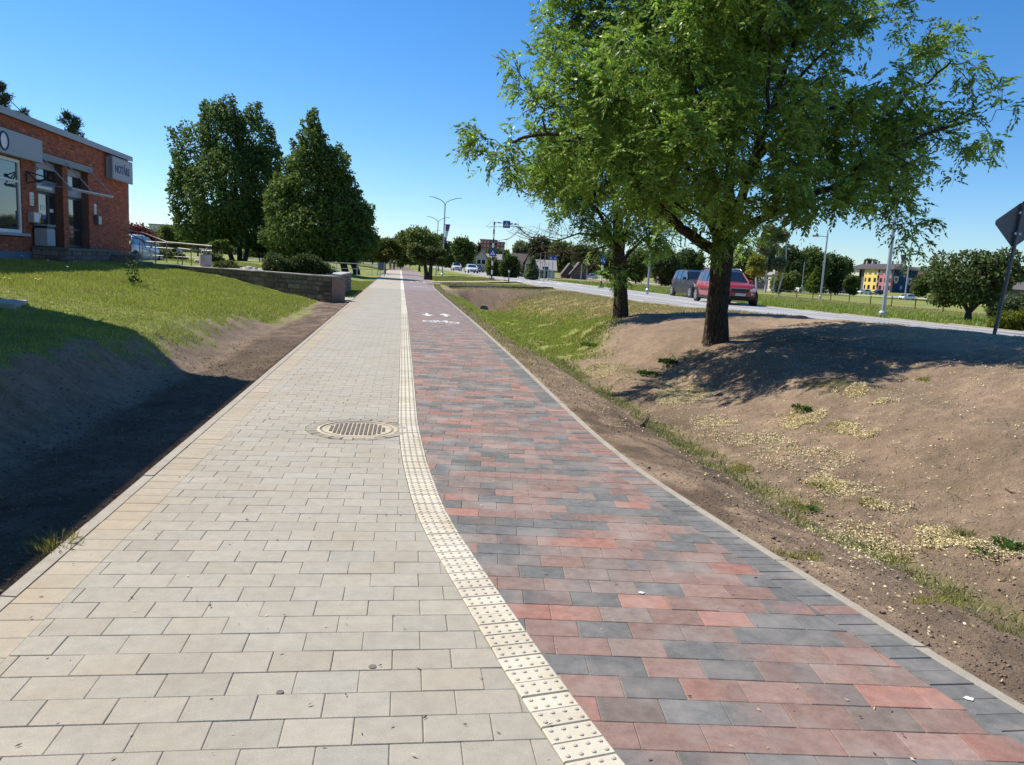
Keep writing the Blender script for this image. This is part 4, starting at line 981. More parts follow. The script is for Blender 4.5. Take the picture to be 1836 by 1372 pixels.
def ash_tree(label, base, trunk_pts, trunk_r, limbs, lobes, ncl, per, leafcol, group, seed=1, bare=()):
    rr = np.random.default_rng(seed)
    t = thing('ash_tree', label, 'tree', base, 0, group); inv = -Vector(base)
    # trunk with root flare and fluting
    pts = [Vector(p)+inv for p in trunk_pts]; n = 22; vs = []; fs = []
    m_ = 26
    for i in range(m_):
        f = i/(m_-1)*(len(pts)-1); k = min(int(f), len(pts)-2); p = pts[k].lerp(pts[k+1], f-k); r = trunk_r[k]*(1-(f-k))+trunk_r[k+1]*(f-k)
        for j in range(n):
            a = 2*math.pi*j/n; q = r*(1+.08*math.sin(a*5+1.3*seed+i*.12)+.06*(float(vnoise(j*.9, i*.8, 1, seed))-.5)+ (.35*max(0, 1-i/4.)*max(0, math.sin(a*3+seed))))
            vs.append((p.x+q*math.cos(a), p.y+q*math.sin(a), p.z))
    for i in range(m_-1):
        for j in range(n): a0, a1 = i*n+j, i*n+(j+1) % n; fs.append((a0, a1, a1+n, a0+n))
    b = MB(); b.add(vs, fs); b.build('trunk', M['bark'], t, smooth=True)
    nodes = []
    for L in limbs:
        P = [Vector(p)+inv for p in L[0]]; r0, r1 = L[1]; k = len(P); Q = []
        for i in range(k-1):
            for s in range(4):
                f = s/4; p0 = P[max(i-1, 0)]; p1 = P[i]; p2 = P[i+1]; p3 = P[min(i+2, k-1)]
                q = .5*((2*p1)+(-p0+p2)*f+(2*p0-5*p1+4*p2-p3)*f*f+(-p0+3*p1-3*p2+p3)*f**3); Q.append(q)
        Q.append(P[-1]); N_ = len(Q)
        Q = [q+Vector(rr.normal(0, .015, 3)) if 0 < i < N_-1 else q for i, q in enumerate(Q)]
        rad = [r0+(r1-r0)*(i/(N_-1))**.7 for i in range(N_)]
        b = MB(); b.tube(Q, rad, 9); b.build('limb', M['bark'], t, smooth=True)
        nodes += [(q, rad[i]) for i, q in enumerate(Q) if i > 2]
    NP = np.array([list(q) for q, r in nodes]); NR = np.array([r for q, r in nodes])
    # clump centres inside the lobes
    lobes = np.array(lobes, float); lobes[:, :3] += np.array(inv); vol = np.prod(lobes[:, 3:6], 1)**(1/1.35); pr = vol/vol.sum()
    ks = rr.choice(len(lobes), ncl, p=pr); d = unit(rr.normal(size=(ncl, 3))); rad = (.15+.85*rr.random(ncl))**(1/2.2)*.88
    CP = lobes[ks, :3]+d*lobes[ks, 3:6]*rad[:, None]
    # secondary branches: nearest node on the limbs, curving up to the clump; clumps processed outwards and may attach to earlier ones
    order = np.argsort(np.min(np.linalg.norm(CP[:, None]-NP[None], axis=2), axis=1)); allP = list(NP); allR = list(NR)
    bb_ = MB(); LP = []; LD = []
    for ci in order:
        c = CP[ci]; A_ = np.array(allP); dist = np.linalg.norm(A_-c, axis=1)+np.maximum(0, A_[:, 2]-c[2])*.8; j = int(np.argmin(dist)); s = Vector(A_[j]); e = Vector(c); r0 = max(.008, min(allR[j]*.6, .02+.012*(e-s).length)); r1 = .006
        L = (e-s).length
        mid1 = s.lerp(e, .35)+Vector(rr.normal(0, .05*L+.01, 3))+Vector((0, 0, .08*L)); mid2 = s.lerp(e, .7)+Vector(rr.normal(0, .05*L+.01, 3))+Vector((0, 0, .07*L))
        bb_.tube([s, mid1, mid2, e], [r0, r0*.75, (r0+r1)/2, r1], 5, cap=False)
        for q, r in ((mid1, r0*.75), (mid2, (r0+r1)/2), (e, r1*1.2)): allP.append(np.array(q)); allR.append(r)
        od = unit(np.array(e-s)+rr.normal(0, .2, 3)); ntw = 5
        for k in range(ntw):
            td = unit(od*.9+rr.normal(0, .75, 3)+np.array([0, 0, .1])); tl = rr.uniform(.25, .62); p0 = Vector(c); p1 = Vector(c+td*tl)
            bb_.tube([p0, p0.lerp(p1, .5)+Vector((0, 0, .03)), p1-Vector((0, 0, .03))], [.005, .004, .002], 3, cap=False)
            m2 = per//ntw
            f = rr.uniform(.25, 1.05, m2)[:, None]; bp = c+td*tl*f; LP.append(bp)
            dd = unit(td*.55+rr.normal(0, .7, (m2, 3))+np.array([0, 0, -.12])); LD.append(dd)
    o = bb_.build('branches', M['bark'], t); o['kind'] = 'stuff'
    for P in bare:
        P = [Vector(p)+inv for p in P[0]]; b = MB(); b.tube(P, [.03-.02*i/(len(P)-1) for i in range(len(P))], 5)
        for _ in range(22):
            i = rr.integers(0, len(P)-1); s = P[i].lerp(P[i+1], rr.random()); e = s+Vector(rr.normal(0, 1, 3)*np.array([.45, .3, .25]))+Vector((-.25, -.1, .05)); mid = s.lerp(e, .5)+Vector(rr.normal(0, .06, 3)); b.tube([s, mid, e], [.010, .007, .003], 4, cap=False)
            for _2 in range(3):
                s2 = mid.lerp(e, rr.random()); b.tube([s2, s2+Vector(rr.normal(0, .16, 3))], [.005, .002], 3, cap=False)
        b.build('bare_branch', M['twig'], t)
    LP = np.concatenate(LP); LD = np.concatenate(LD)
    tone = .82+.5*fbm(LP[:, 0]*1.3, LP[:, 1]*1.3+LP[:, 2]*1.7, 1, 3, seed)
    V, F, T = ash_leaflets(LP, LD, leafcol)
    T = T*np.tile(np.repeat(tone, 4).reshape(-1, 4), (9, 1)).reshape(-1, 1)
    o = link('crown', rawmesh('crown', V, F, [M['leaf']], T), t); o['kind'] = 'stuff'
    return t
TB = GT(1283, 613); TB.z = float(zt(TB.x, TB.y))
Y0 = TB.y
def tp(px, py, dy=0): return tuple(at(px, py, Y0+dy))
def lobe(px, py, dy, r, rz=None, Y=None):
    p = at(px, py, (Y or Y0)+dy); return (p.x, p.y, p.z, r, r*1.0, rz or r*.8)
main_lobes = [lobe(905, 262, -.3, .75, .45), lobe(960, 175, -.5, .85), lobe(1000, 300, .4, .8, .5), lobe(1050, 90, 0, 1.0), lobe(1075, 210, -1.2, 1.0), lobe(1010, 20, .4, .7), lobe(1120, -10, 0, 1.1),
    lobe(1150, 300, -1.4, .9), lobe(1180, 150, -1.8, 1.1), lobe(1190, 190, 1.6, 1.2), lobe(1230, 20, -1.2, 1.2), lobe(1240, 290, -2.0, .9), lobe(1280, 150, 2.2, 1.3), lobe(1330, 60, 0, 1.2), lobe(1300, 250, 1.2, 1.1), lobe(1370, 210, -1.8, 1.0),
    lobe(1400, 330, -1.6, .8), lobe(1440, 300, .6, .9), lobe(1420, 40, 0, 1.1), lobe(1530, 20, .4, .85, .6), lobe(1490, 190, 1.6, 1.0), lobe(1560, 240, -.6, 1.0), lobe(1520, 335, -.8, .65, .35), lobe(1600, 340, 0, .5, .3), lobe(1640, 180, .2, .85), lobe(1700, 110, .3, .55, .5), lobe(1690, 230, 0, .8, .6),
    lobe(1755, 215, .2, .5, .3), lobe(1610, 290, 1.0, .9), lobe(1240, 360, 1.2, .6, .4), lobe(1190, 345, .2, .6, .5), lobe(1470, 390, -.9, .35, .25), lobe(1380, 395, 1.6, .6, .5), lobe(1310, 340, -1.5, .5, .4), lobe(1290, 420, -.35, .3, .3), lobe(1225, 470, .6, .3, .2), lobe(1160, 500, 1.0, .0001, .0001),
    lobe(1200, -120, 0, 1.2, .9), lobe(1330, -160, .5, 1.4, 1.1), lobe(1450, -90, 0, 1.2, .8), lobe(1090, -90, .4, .9, .7), lobe(1320, -270, .3, 1.1, .9), lobe(1350, -60, -2.3, 1.2), lobe(1270, -50, 2.6, 1.4), lobe(1620, 395, -.2, .25, .15)]
main_lobes = [l for l in main_lobes if l[3] > .01]
G_ash = 'ash trees on the bank between path and road'
ash_tree('big leafy ash tree nearest us on the bare earth bank, with spreading dark limbs', TB,
    [(TB.x, TB.y, TB.z-.25), (TB.x, TB.y, TB.z+.05), tp(1284, 560), tp(1290, 500), tp(1296, 440), tp(1298, 415)], [.29, .225, .190, .183, .19, .165],
    [([tp(1290, 455), tp(1235, 420, -.2), tp(1180, 370, -.6), tp(1120, 315, -1.0), tp(1060, 270, -1.2), tp(980, 240, -1.0), tp(910, 255, -.6)], (.115, .02)),
     ([tp(1303, 452), tp(1345, 402, -.3), tp(1405, 375, -.7), tp(1470, 345, -.9), tp(1550, 300, -.8), tp(1640, 250, -.3), tp(1740, 215, 0)], (.10, .02)),
     ([tp(1292, 430), tp(1282, 350, .1), tp(1268, 250, .1), tp(1240, 140, 0), tp(1225, 0, 0), tp(1210, -140, 0)], (.12, .025)),
     ([tp(1300, 430), tp(1306, 330, .4), tp(1310, 210, .5), tp(1318, 60, .4), tp(1330, -160, .4), tp(1325, -300, .3)], (.13, .03)),
     ([tp(1303, 432), tp(1330, 345, .2), tp(1375, 215, .1), tp(1420, 90, 0), tp(1470, -60, 0)], (.10, .025)),
     ([tp(1288, 435), tp(1255, 350, -.5), tp(1200, 240, -1.1), tp(1130, 130, -1.0), tp(1060, 40, -.3)], (.08, .02)),
     ([tp(1295, 430), tp(1280, 340, 1.0), tp(1270, 230, 1.8), tp(1265, 90, 2.3)], (.09, .025)),
     ([tp(1302, 430), tp(1340, 330, -1.0), tp(1372, 230, -1.7), tp(1380, 100, -1.8)], (.08, .02)),
     ([tp(1310, 330, .4), tp(1400, 250, .9), tp(1500, 190, 1.3), tp(1640, 160, .4), tp(1705, 110, .3)], (.07, .015)),
     ([tp(1284, 400, .1), tp(1220, 370, .7), tp(1160, 330, .6)], (.05, .015)),
     ([tp(1375, 215, .1), tp(1460, 110, .2), tp(1540, 40, .4)], (.05, .012))],
    main_lobes, 600, 42, (.185, .305, .055), G_ash, 1)
TB2 = GT(1112, 569); TB2.z = float(zt(TB2.x, TB2.y)); Y2 = TB2.y
def t2(px, py, dy=0): return tuple(at(px, py, Y2+dy))
def l2(px, py, dy, r, rz=None): return lobe(px, py, dy, r, rz, Y2)
ash_tree('second, smaller ash tree behind the big one, with bare twigs reaching over the ditch', TB2,
    [(TB2.x, TB2.y, TB2.z-.25), (TB2.x, TB2.y, TB2.z+.05), t2(1113, 530), t2(1112, 490), t2(1109, 440), t2(1108, 380)], [.30, .22, .185, .18, .16, .12],
    [([t2(1110, 470), t2(1085, 400, -.2), t2(1040, 350, -.5), t2(975, 330, -.6)], (.08, .015)), ([t2(1112, 460), t2(1130, 380, .2), t2(1160, 300, .4), t2(1180, 230, .2)], (.09, .02)), ([t2(1108, 400), t2(1095, 320, 0), t2(1070, 230, .3), t2(1050, 160, .2)], (.08, .02)),
     ([t2(1116, 470), t2(1150, 430, .3), t2(1200, 400, .4)], (.06, .015))],
    [l2(985, 310, -.3, .9, .6), l2(1040, 360, -.5, .9, .6), l2(1090, 300, .2, 1.1), l2(1150, 350, .4, .9, .7), l2(1080, 410, -.3, .6, .45), l2(1135, 425, .2, .5, .35), l2(1180, 425, .3, .5, .3), l2(1140, 260, .3, 1.2), l2(1040, 240, .2, 1.0), l2(1100, 180, .2, 1.1), l2(1030, 395, -.6, .4, .3), l2(1115, 492, -.2, .32, .2), l2(1190, 380, .3, .7, .5)],
    200, 40, (.19, .305, .058), G_ash, 2,
    bare=[([t2(1090, 440, -.2), t2(1040, 455, -.5), t2(985, 445, -.8), t2(935, 420, -.9)],), ([t2(1085, 425, -.2), t2(1040, 418, -.4), t2(1000, 432, -.8), t2(950, 425, -1), t2(925, 405, -1)],), ([t2(1080, 470, -.2), t2(1050, 478, -.3), t2(1020, 450, -.3), t2(960, 455, -.6)],), ([t2(1100, 400, -.2), t2(1060, 365, -.3), t2(1000, 345, -.6), t2(950, 350, -.7), t2(915, 335, -.8)],)])

# --- pair of dense conical limes beyond the wall
def px_lobes(L, Y, base):
    out = []
    for px, py, dy, rpx, rzpx in L:
        p = at(px, py, Y+dy); k = Y/FPX; out.append((p.x-base.x, p.y-base.y, p.z-base.z, rpx*k, rpx*k, rzpx*k))
    rr = random.Random(int(Y))
    for l in list(out):
        for _ in range(4):          # leading shoots that fray the outline
            a = rr.uniform(-.3, 3.44); x = l[0]+math.cos(a)*l[3]*.95; z = l[2]+abs(math.sin(a))*l[5]*.95; q = rr.uniform(.22, .5); out.append((x, l[1]+rr.uniform(-.8, .2)*l[4], z+.15, q*.7, q*.7, q*1.2))
    return out
def floor_at(px, Y, py=470):
    p = at(px, py, Y); return Vector((p.x, p.y, float(zt(p.x, p.y, False))))
LIME = (.105, .165, .044)
b1 = floor_at(428, 84, 473); b1.z = at(428, 473, 84).z
tree('lime_tree', 'left of the two dense dark lime trees, three stems and a broad crown', b1,
     px_lobes([(350, 285, 0, 42, 60), (335, 350, 0, 30, 55), (345, 400, 0, 32, 35), (400, 240, 0, 40, 55), (408, 205, 0, 18, 30), (378, 225, .5, 22, 35), (455, 250, .5, 34, 50), (457, 210, .5, 10, 24), (400, 340, -2, 60, 75), (440, 330, 2, 62, 75), (470, 330, 0, 38, 60), (420, 400, 0, 70, 42), (380, 420, 0, 48, 24), (460, 415, 0, 48, 28), (485, 290, 0, 20, 30), (322, 330, 0, 14, 25)], 84, b1), 52000, .29, LIME,
     stems=[[(-.6, 0, 0), (-1.0, 0, 1.2), (-1.5, 0, 3)], [(0, .3, 0), (0, .3, 3.2)], [(.6, 0, 0), (.9, 0, 1.4), (1.3, 0, 3)]], tr=.27, group='two lime trees beyond the stone wall', droop=.6, inner=.55, aspect=.7, noise=.36)
b2 = floor_at(578, 75, 478); b2.z = at(578, 480, 75).z
tree('lime_tree', 'right of the two dense dark lime trees, a pointed cone reaching nearly to the ground', b2,
     px_lobes([(563, 226, 0, 10, 20), (563, 252, 0, 24, 28), (505, 360, -1, 30, 34), (590, 300, 0, 36, 40), (625, 385, 0, 42, 36), (562, 290, 0, 42, 40), (560, 340, 0, 62, 50), (575, 340, 1, 58, 45), (520, 385, -1, 42, 42), (600, 390, 0, 62, 50), (560, 410, -1.5, 72, 46), (640, 410, 0, 34, 36), (600, 440, 0, 68, 28), (500, 430, 0, 28, 24), (655, 435, 0, 24, 20), (530, 300, 0, 22, 25), (620, 350, 0, 26, 34), (540, 445, 0, 44, 20)], 75, b2), 60000, .26, (.110, .170, .040),
     stems=[[(0, 0, 0), (0, 0, 3)], [(2.2, 0, -.2), (1.6, 0, 2)], [(3.3, 0, -.2), (2.4, 0, 2)]], tr=.3, group='two lime trees beyond the stone wall', droop=.6, inner=.55, aspect=.7, noise=.30, yel=.3)
# --- background trees: (kind, px centre, py top, py base, width px, distance, label)
MID = (.115, .165, .045); DK = (.070, .110, .038); PALE = (.12, .16, .045); YEL = (.24, .27, .05); APPLE = (.10, .125, .035); GREY = (.14, .19, .09); RED = (.11, .028, .035)
def bgtree(kind, px, top, base, w, Y, label, n=5000, col=None, cat='tree', name=None, trunk_frac=.2, bark=None, cyl=False, leaf=None, trunkpx=None):
    if kind == 'round' and Y >= 120: trunk_frac = .02; w = w*1.18; n = int(n*1.25)
    k = Y/FPX; pb = at(px, base, Y); H = (base-top)*k; wd = w*k; c0 = trunk_frac*H; lob = []; rr = random.Random(int(px*7+top))
    if kind == 'round':
        lob = [(0, 0, c0+(H-c0)*.55, wd*.42, wd*.42, (H-c0)*.44)]
        for i in range(9):
            a = rr.random()*6.28; q = rr.uniform(.15, .36)*wd; z = c0+(H-c0)*rr.uniform(.12, .85); s = rr.uniform(.13, .24)*wd; lob.append((q*math.cos(a), q*math.sin(a), z, s, s, s*rr.uniform(.6, .95)))
    elif kind == 'cone':
        for i in range(7):
            f = i/6; s = wd*.5*(1-f)**.85+.04*wd; lob.append((rr.uniform(-.05, .05)*wd, 0, c0+(H-c0)*(.06+.90*f), s, s, (H-c0)*.12))
    elif kind == 'shrub':
        for i in range(8):
            x = rr.uniform(-.36, .36)*wd; s = wd*rr.uniform(.14, .24); hz = H*rr.uniform(.32, .6)*(1-.5*abs(x)/wd); lob.append((x, rr.uniform(-.2, .2)*wd, hz*.9, s, s, hz))
    elif kind == 'birch':
        for i in range(13):
            f = rr.random(); x = rr.uniform(-.4, .4)*wd*(1-.5*f); s = wd*rr.uniform(.09, .17); lob.append((x, rr.uniform(-.3, .3)*wd, c0+(H-c0)*(.1+.8*f), s, s, (H-c0)*.13))
    stems = None
    if kind == 'birch': stems = [[(dx, 0, 0), (dx*1.4, 0, H*.45), (dx*1.2, 0, H*.8)] for dx in (-.25*wd, -.05*wd, .12*wd, .25*wd)]
    if kind == 'apple':
        lob = []
        for i in range(12 if px < 1600 else 22):
            a = rr.random()*6.28; q = rr.uniform(.05, .42)*wd; s = rr.uniform(.10, .20)*wd; lob.append((q*math.cos(a), q*math.sin(a), c0+(H-c0)*rr.uniform(.2, .85), s, s, s*.75))
        stems = [[(-.06*wd, 0, 0), (-.10*wd, 0, c0*.9), (-.2*wd, 0, c0*1.8)], [(.05*wd, 0, 0), (.07*wd, 0, c0*1.1), (.12*wd, 0, c0*1.9)]] if name is None else None
    nm = name or {'round': 'leafy_tree', 'cone': 'conifer_tree', 'shrub': 'shrub', 'birch': 'birch_tree', 'apple': 'apple_tree'}[kind]
    pb.z -= .05
    return tree(nm, label, pb, lob, n, leaf or max(.2, 3.9*k), col or MID, trunk=((0, 0, 0), (0, 0, max(c0*1.3, .2))), tr=max(.05, (trunkpx or w*.045)*k*.5), stems=stems, bark=bark, cat=cat if kind != 'shrub' else 'shrub', droop=.35, yel=.35, noise=.4)
bgtree('apple', 690, 427, 487, 72, 100, 'small round yellow-green tree left of the footway, beyond the park railing', 5000, (.105, .135, .03), name='round_tree')
bgtree('round', 752, 408, 482, 74, 95, 'large dark bushy tree right of the cycle lane, left of the double-armed lamps', 9000, MID, trunk_frac=.12)
bgtree('round', 786, 422, 482, 42, 112, 'darker tree just behind the first lamp post', 5000, DK, trunk_frac=.1)
bgtree('apple', 768, 441, 494, 60, 62, 'gnarled apple tree with dark double trunk at the right edge of the cycle lane', 6500, (.105, .135, .042), trunk_frac=.35, trunkpx=7)
bgtree('round', 829, 427, 478, 40, 170, 'tall round-headed tree between the white cars and the lamp post', 6000, (.085, .125, .03), trunk_frac=.12)
bgtree('cone', 857, 436, 474, 13, 230, 'narrow dark conifer beside the red brick tower block', 1500, DK, trunk_frac=.05)
bgtree('shrub', 890, 462, 492, 42, 105, 'yellow-green rounded bush at the far road edge left of the striped pole', 3500, (.13, .16, .03))
bgtree('shrub', 912, 460, 494, 42, 100, 'darker green bush at the far road edge right of the striped pole', 3500, (.06, .10, .025))
bgtree('cone', 953, 462, 499, 24, 88, 'small grey-green young tree in front of the brown-roofed house', 2600, GREY, trunk_frac=.06, name='young_tree')
bgtree('round', 936, 434, 474, 34, 210, 'grey-green tree behind the brown-roofed house', 3000, GREY, trunk_frac=.05)
bgtree('round', 968, 425, 470, 44, 200, 'dark pine-like tree above the grey-roofed house', 4500, (.038, .058, .022), trunk_frac=.2)
bgtree('round', 1012, 436, 492, 56, 180, 'broad green tree right of the grey-roofed house', 5000, MID, trunk_frac=.05)
bgtree('round', 1050, 440, 490, 50, 170, 'dark green tree behind the two weathered sheds', 4500, DK, trunk_frac=.05)
bgtree('round', 1094, 452, 503, 50, 150, 'light green tree just left of the smaller ash trunk', 4500, (.10, .145, .035), trunk_frac=.05)
bgtree('round', 1140, 446, 506, 52, 150, 'green garden tree seen between the two ash trunks, left', 4500, MID, trunk_frac=.08)
bgtree('round', 1186, 440, 510, 56, 140, 'very dark tree behind the pale pole between the ash trunks', 5000, DK, trunk_frac=.08)
bgtree('round', 1232, 446, 512, 50, 150, 'dark tree behind the grey car', 4500, DK, trunk_frac=.08)
bgtree('round', 1330, 445, 512, 46, 190, 'round dark treetop just right of the big ash trunk', 4000, DK, trunk_frac=.05)
bgtree('birch', 1376, 404, 521, 78, 110, 'tall airy pale birch clump with several white stems', 9500, (.17, .22, .12), trunk_frac=.25, bark=M['birch_bark'], trunkpx=3)
bgtree('round', 1352, 458, 506, 34, 104, 'bright yellow-leaved bush in front of the birch clump', 2600, YEL, trunk_frac=.1, name='yellow_shrub', cat='shrub')
bgtree('round', 1412, 440, 518, 48, 160, 'dark green tree right of the birch clump', 5000, DK, trunk_frac=.05)
bgtree('round', 1404, 490, 519, 44, 128, 'low light green fruit tree in front of the gabled house', 3000, (.12, .165, .045), trunk_frac=.3)
bgtree('round', 1452, 444, 522, 50, 170, 'tall mid-green tree behind the white van', 6000, MID, trunk_frac=.05)
bgtree('cone', 1461, 480, 521, 30, 150, 'light green conical bush right behind the white van', 2600, (.12, .17, .03), trunk_frac=.02)
bgtree('round', 1488, 455, 524, 44, 175, 'dark tree between the tall poles and the painted building', 5000, DK, trunk_frac=.05)
bgtree('round', 1512, 462, 500, 26, 230, 'treetop at the left gable of the painted building', 2500, DK, trunk_frac=.05)
bgtree('round', 1524, 494, 528, 22, 170, 'small street tree in front of the white wall section', 1800, MID, trunk_frac=.3)
bgtree('round', 1561, 467, 485, 22, 360, 'treetop showing over the roof of the painted building', 1200, DK, trunk_frac=.05)
bgtree('round', 1652, 494, 530, 34, 220, 'green tree right of the navy end wall', 3000, (.09, .13, .04), trunk_frac=.1)
bgtree('round', 1676, 485, 512, 30, 330, 'far grey-green treetop right of the navy end wall', 2000, GREY, trunk_frac=.1)
bgtree('apple', 1735, 440, 573, 175, 31.5, 'bushy apple tree with short dark trunk across the road on the right', 9500, (.11, .155, .055), trunk_frac=.10, leaf=.13, trunkpx=12, name='apple_tree')
bgtree('shrub', 1812, 515, 578, 90, 38, 'grey-green shrub behind the sign pole at the right edge', 6000, (.10, .13, .06), leaf=.12)
bgtree('shrub', 1828, 548, 594, 110, 23.5, 'clipped yellow-green hedge at the right edge by the road', 9000, (.14, .17, .02), leaf=.07, name='hedge')
# left side
bgtree('round', 248, 402, 472, 72, 62, 'dark purple-leaved tree behind the ramp railing', 6000, RED, trunk_frac=.1)
bgtree('round', 310, 405, 462, 62, 90, 'fresh green tree right of the purple-leaved tree', 4500, PALE, trunk_frac=.2)
bgtree('round', 275, 412, 455, 50, 110, 'grey-green tree behind the purple-leaved tree', 3500, GREY, trunk_frac=.1)
bgtree('round', 355, 402, 455, 60, 105, 'light green tree showing left of the broad lime', 4000, (.11, .15, .04), trunk_frac=.15)
bgtree('shrub', 305, 448, 474, 56, 48, 'round pale green shrub behind the ramp railings', 3500, (.13, .16, .05))
bgtree('shrub', 382, 450, 474, 34, 50, 'pale green shrub right of the concrete bin', 2500, (.12, .16, .05))
bgtree('apple', 394, 432, 468, 46, 75, 'small park tree with thin dark stem, left of the three lime stems', 2600, (.12, .17, .045), trunk_frac=.45)
bgtree('apple', 468, 436, 468, 40, 85, 'small bright park tree between the two limes', 2400, (.12, .17, .04), trunk_frac=.4)
bgtree('apple', 516, 436, 468, 40, 80, 'small park tree left of the juniper bush', 2400, (.11, .155, .04), trunk_frac=.4)
bgtree('shrub', 410, 466, 484, 60, 37, 'low planting behind the wall coping beside the concrete bin', 2500, (.07, .10, .03), leaf=.08)
bgtree('shrub', 530, 448, 500, 112, 33.5, 'wide dark juniper bush sprawling behind the stone wall', 15000, (.065, .100, .032), name='juniper', leaf=.085)
for i, (px, tp_, bs, w, Y, c) in enumerate([(585, 440, 468, 60, 190, DK), (640, 428, 470, 60, 180, MID), (668, 432, 471, 40, 160, DK), (712, 426, 476, 34, 200, (.06, .09, .05)), (722, 440, 478, 24, 150, MID), (540, 436, 466, 60, 200, DK), (470, 434, 462, 70, 210, MID), (800, 440, 478, 40, 190, MID), (850, 452, 478, 34, 240, DK), (892, 448, 480, 40, 260, DK), (735, 432, 478, 26, 230, GREY)]):
    bgtree('round', px, tp_, bs, w, Y, ['low dark tree at the end of the park, right of the lime cone', 'treetop above the park railing', 'dark tree beside the round yellow-green tree', 'tall grey-green tree at the far end of the path', 'small tree where the path vanishes', 'dark distant tree behind the juniper', 'distant green tree between the lime stems', 'tree behind the gnarled apple tree and lamp', 'dark tree under the red tower block', 'distant dark tree behind the striped pole', 'pale treetop left of the large dark bushy tree'][i], 2600, c, trunk_frac=.08)
# far wood closing the horizon
def far_wood():
    L_ = []; rr = random.Random(5)
    for i in range(260):
        px = -260+i*9.2+rr.uniform(-4, 4); Y = rr.uniform(440, 520); p = at(px, 470, Y); k = Y/FPX
        hh = (rr.uniform(17, 27) if px < 1480 else rr.uniform(9, 15))*k; L_.append((p.x, p.y, hh*.35, 9, 6, hh*.75))
    me = crown_mesh('distant_wood', L_, 70000, 1.5, (.060, .088, .040), M['leaf_far'], inner=.5, noise=.45); o = link('distant_wood', me); tag(o, 'continuous distant wood along the horizon behind the houses', 'wood', kind='stuff')
far_wood()
# pines behind the brick building
def pine(px, top, Y, w, label, n=2600):
    k = Y/FPX; pb = at(px, 440, Y); topz = at(px, top, Y).z; H = topz-.8; wd = w*k; t = thing('pine_tree', label, 'tree', (pb.x, pb.y, .8)); b = MB(); b.tube([(0, 0, 0), (.1, 0, H*.6), (0, 0, H)], [.22, .14, .02], 7); b.build('trunk', M['bark_far'], t)
    Ps = []; Ds = []; b = MB(); rr = random.Random(px)
    for i in range(34):
        f = (i/33)**.8; z = H*(.55+.45*f); L = wd*.6*(1-f)**.8+.25; a = rr.random()*6.28; e = Vector((math.cos(a)*L, math.sin(a)*L, z+L*.35+.1)); s = Vector((0, 0, z-.1)); b.tube([s, s.lerp(e, .6)-Vector((0, 0, .08*L)), e], [.035, .02, .008], 4)
        for j in range(n//34):
            q = rr.uniform(.35, 1.08); p = s.lerp(e, q); Ps.append((p.x+rr.gauss(0, .09), p.y+rr.gauss(0, .09), p.z+rr.gauss(0, .07))); Ds.append((math.cos(a)*.5+rr.gauss(0, .6), math.sin(a)*.5+rr.gauss(0, .6), .7+rr.gauss(0, .5)))
    b.build('limb', M['bark_far'], t)
    Ps = np.array(Ps); Ds = unit(np.array(Ds)); V, F, T = leaves(Ps, Ds, rng.uniform(.16, .3, len(Ps)), np.full(len(Ps), .05), greens(len(Ps), (.055, .085, .045)))
    o = link('crown', rawmesh('crown', V, F, [M['needle']], T), t); o['kind'] = 'stuff'
pine(8, 158, 48, 60, 'pine top over the roof at the far left edge', 5200)
pine(47, 203, 52, 30, 'small pine tip just right of the far left pine')
pine(131, 211, 50, 44, 'pine top rising over the middle of the brick roof', 4200)

# ------------------------------------------------------------------ grass, weeds, litter on the soil
def blades(name, x, y, h, w, tint, label, m=None, lean=.35, cat='grass', z=None):
    n = len(x); z = zt(x, y) if z is None else z; a = rng.random(n)*6.283; ln = rng.normal(0, lean, (n, 2)); h = np.asarray(h)
    dx, dy = np.cos(a)*w/2, np.sin(a)*w/2; z = z-.01
    V = np.stack([np.stack([x-dx, y-dy, z], 1), np.stack([x+dx, y+dy, z], 1), np.stack([x+ln[:, 0]*h, y+ln[:, 1]*h, z+h], 1)], 1).reshape(-1, 3)
    F = np.arange(3*n).reshape(-1, 3); o = link(name, rawmesh(name, V, F, [m or M['grass']], np.repeat(tint, 3, 0))); tag(o, label, cat, kind='stuff'); return o
def gtint(n, base=(.19, .24, .045), dry=.3, dcol=(.34, .30, .12)):
    t = greens(n, base, .2, .3); k = (rng.random(n) < dry)[:, None]; return np.where(k, np.array(dcol)*rng.uniform(.7, 1.2, (n, 1)), t)
def scatter(n, s0, s1, u0, u1, power=1.0):
    s = s0+(s1-s0)*rng.random(n)**power; u = u0+(u1-u0)*rng.random(n); return u-SK*s, s
# left lawn
x, y = scatter(430000, 5.5, 36, -17, -3.0, 1.35); u = x+SK*y; d = LL-u
dl = lk(y, [0, 7, 9.4, 11, 15, 18, 22, 25, 29.5, 31, 45], [2.05, 1.95, 1.75, 1.62, 1.75, 1.5, 1.0, 1.15, 1.1, .25, .15]); n1 = fbm(x, y, .8, 4, 21); n2 = fbm(x, y, 3.5, 4, 33)
q = d-dl+(n2-.5)*1.0+(n1-.5)*.9; vis = (x/np.maximum(y, .1) > -.78)
wy = np.interp(y, [5, 29, 36], [1, 1, 1]); behind = (y > 29.2-(x+7)*.53)
k = (q > rng.random(len(q))*.25-.03) & vis & ~behind; x, y, n1 = x[k], y[k], n1[k]; nn = len(x)
blades('lawn_grass', x, y, rng.uniform(.018, .058, nn)*(1+.5*(y > 15))*(1+(n1 > .62)*.5), .006+.0006*y, gtint(nn, (.205, .26, .045), .2)*(.8+.45*n1)[:, None], 'uneven mown lawn grass between brick building and bare bank')
x, y = scatter(60000, 31, 60, -3.4, -1.85); k = vnoise(x, y, 2, 4) > .2; blades('verge_grass', x[k], y[k], rng.uniform(.04, .10, k.sum()), .02, gtint(k.sum(), dry=.2), 'short grass between the low wall and the footway')
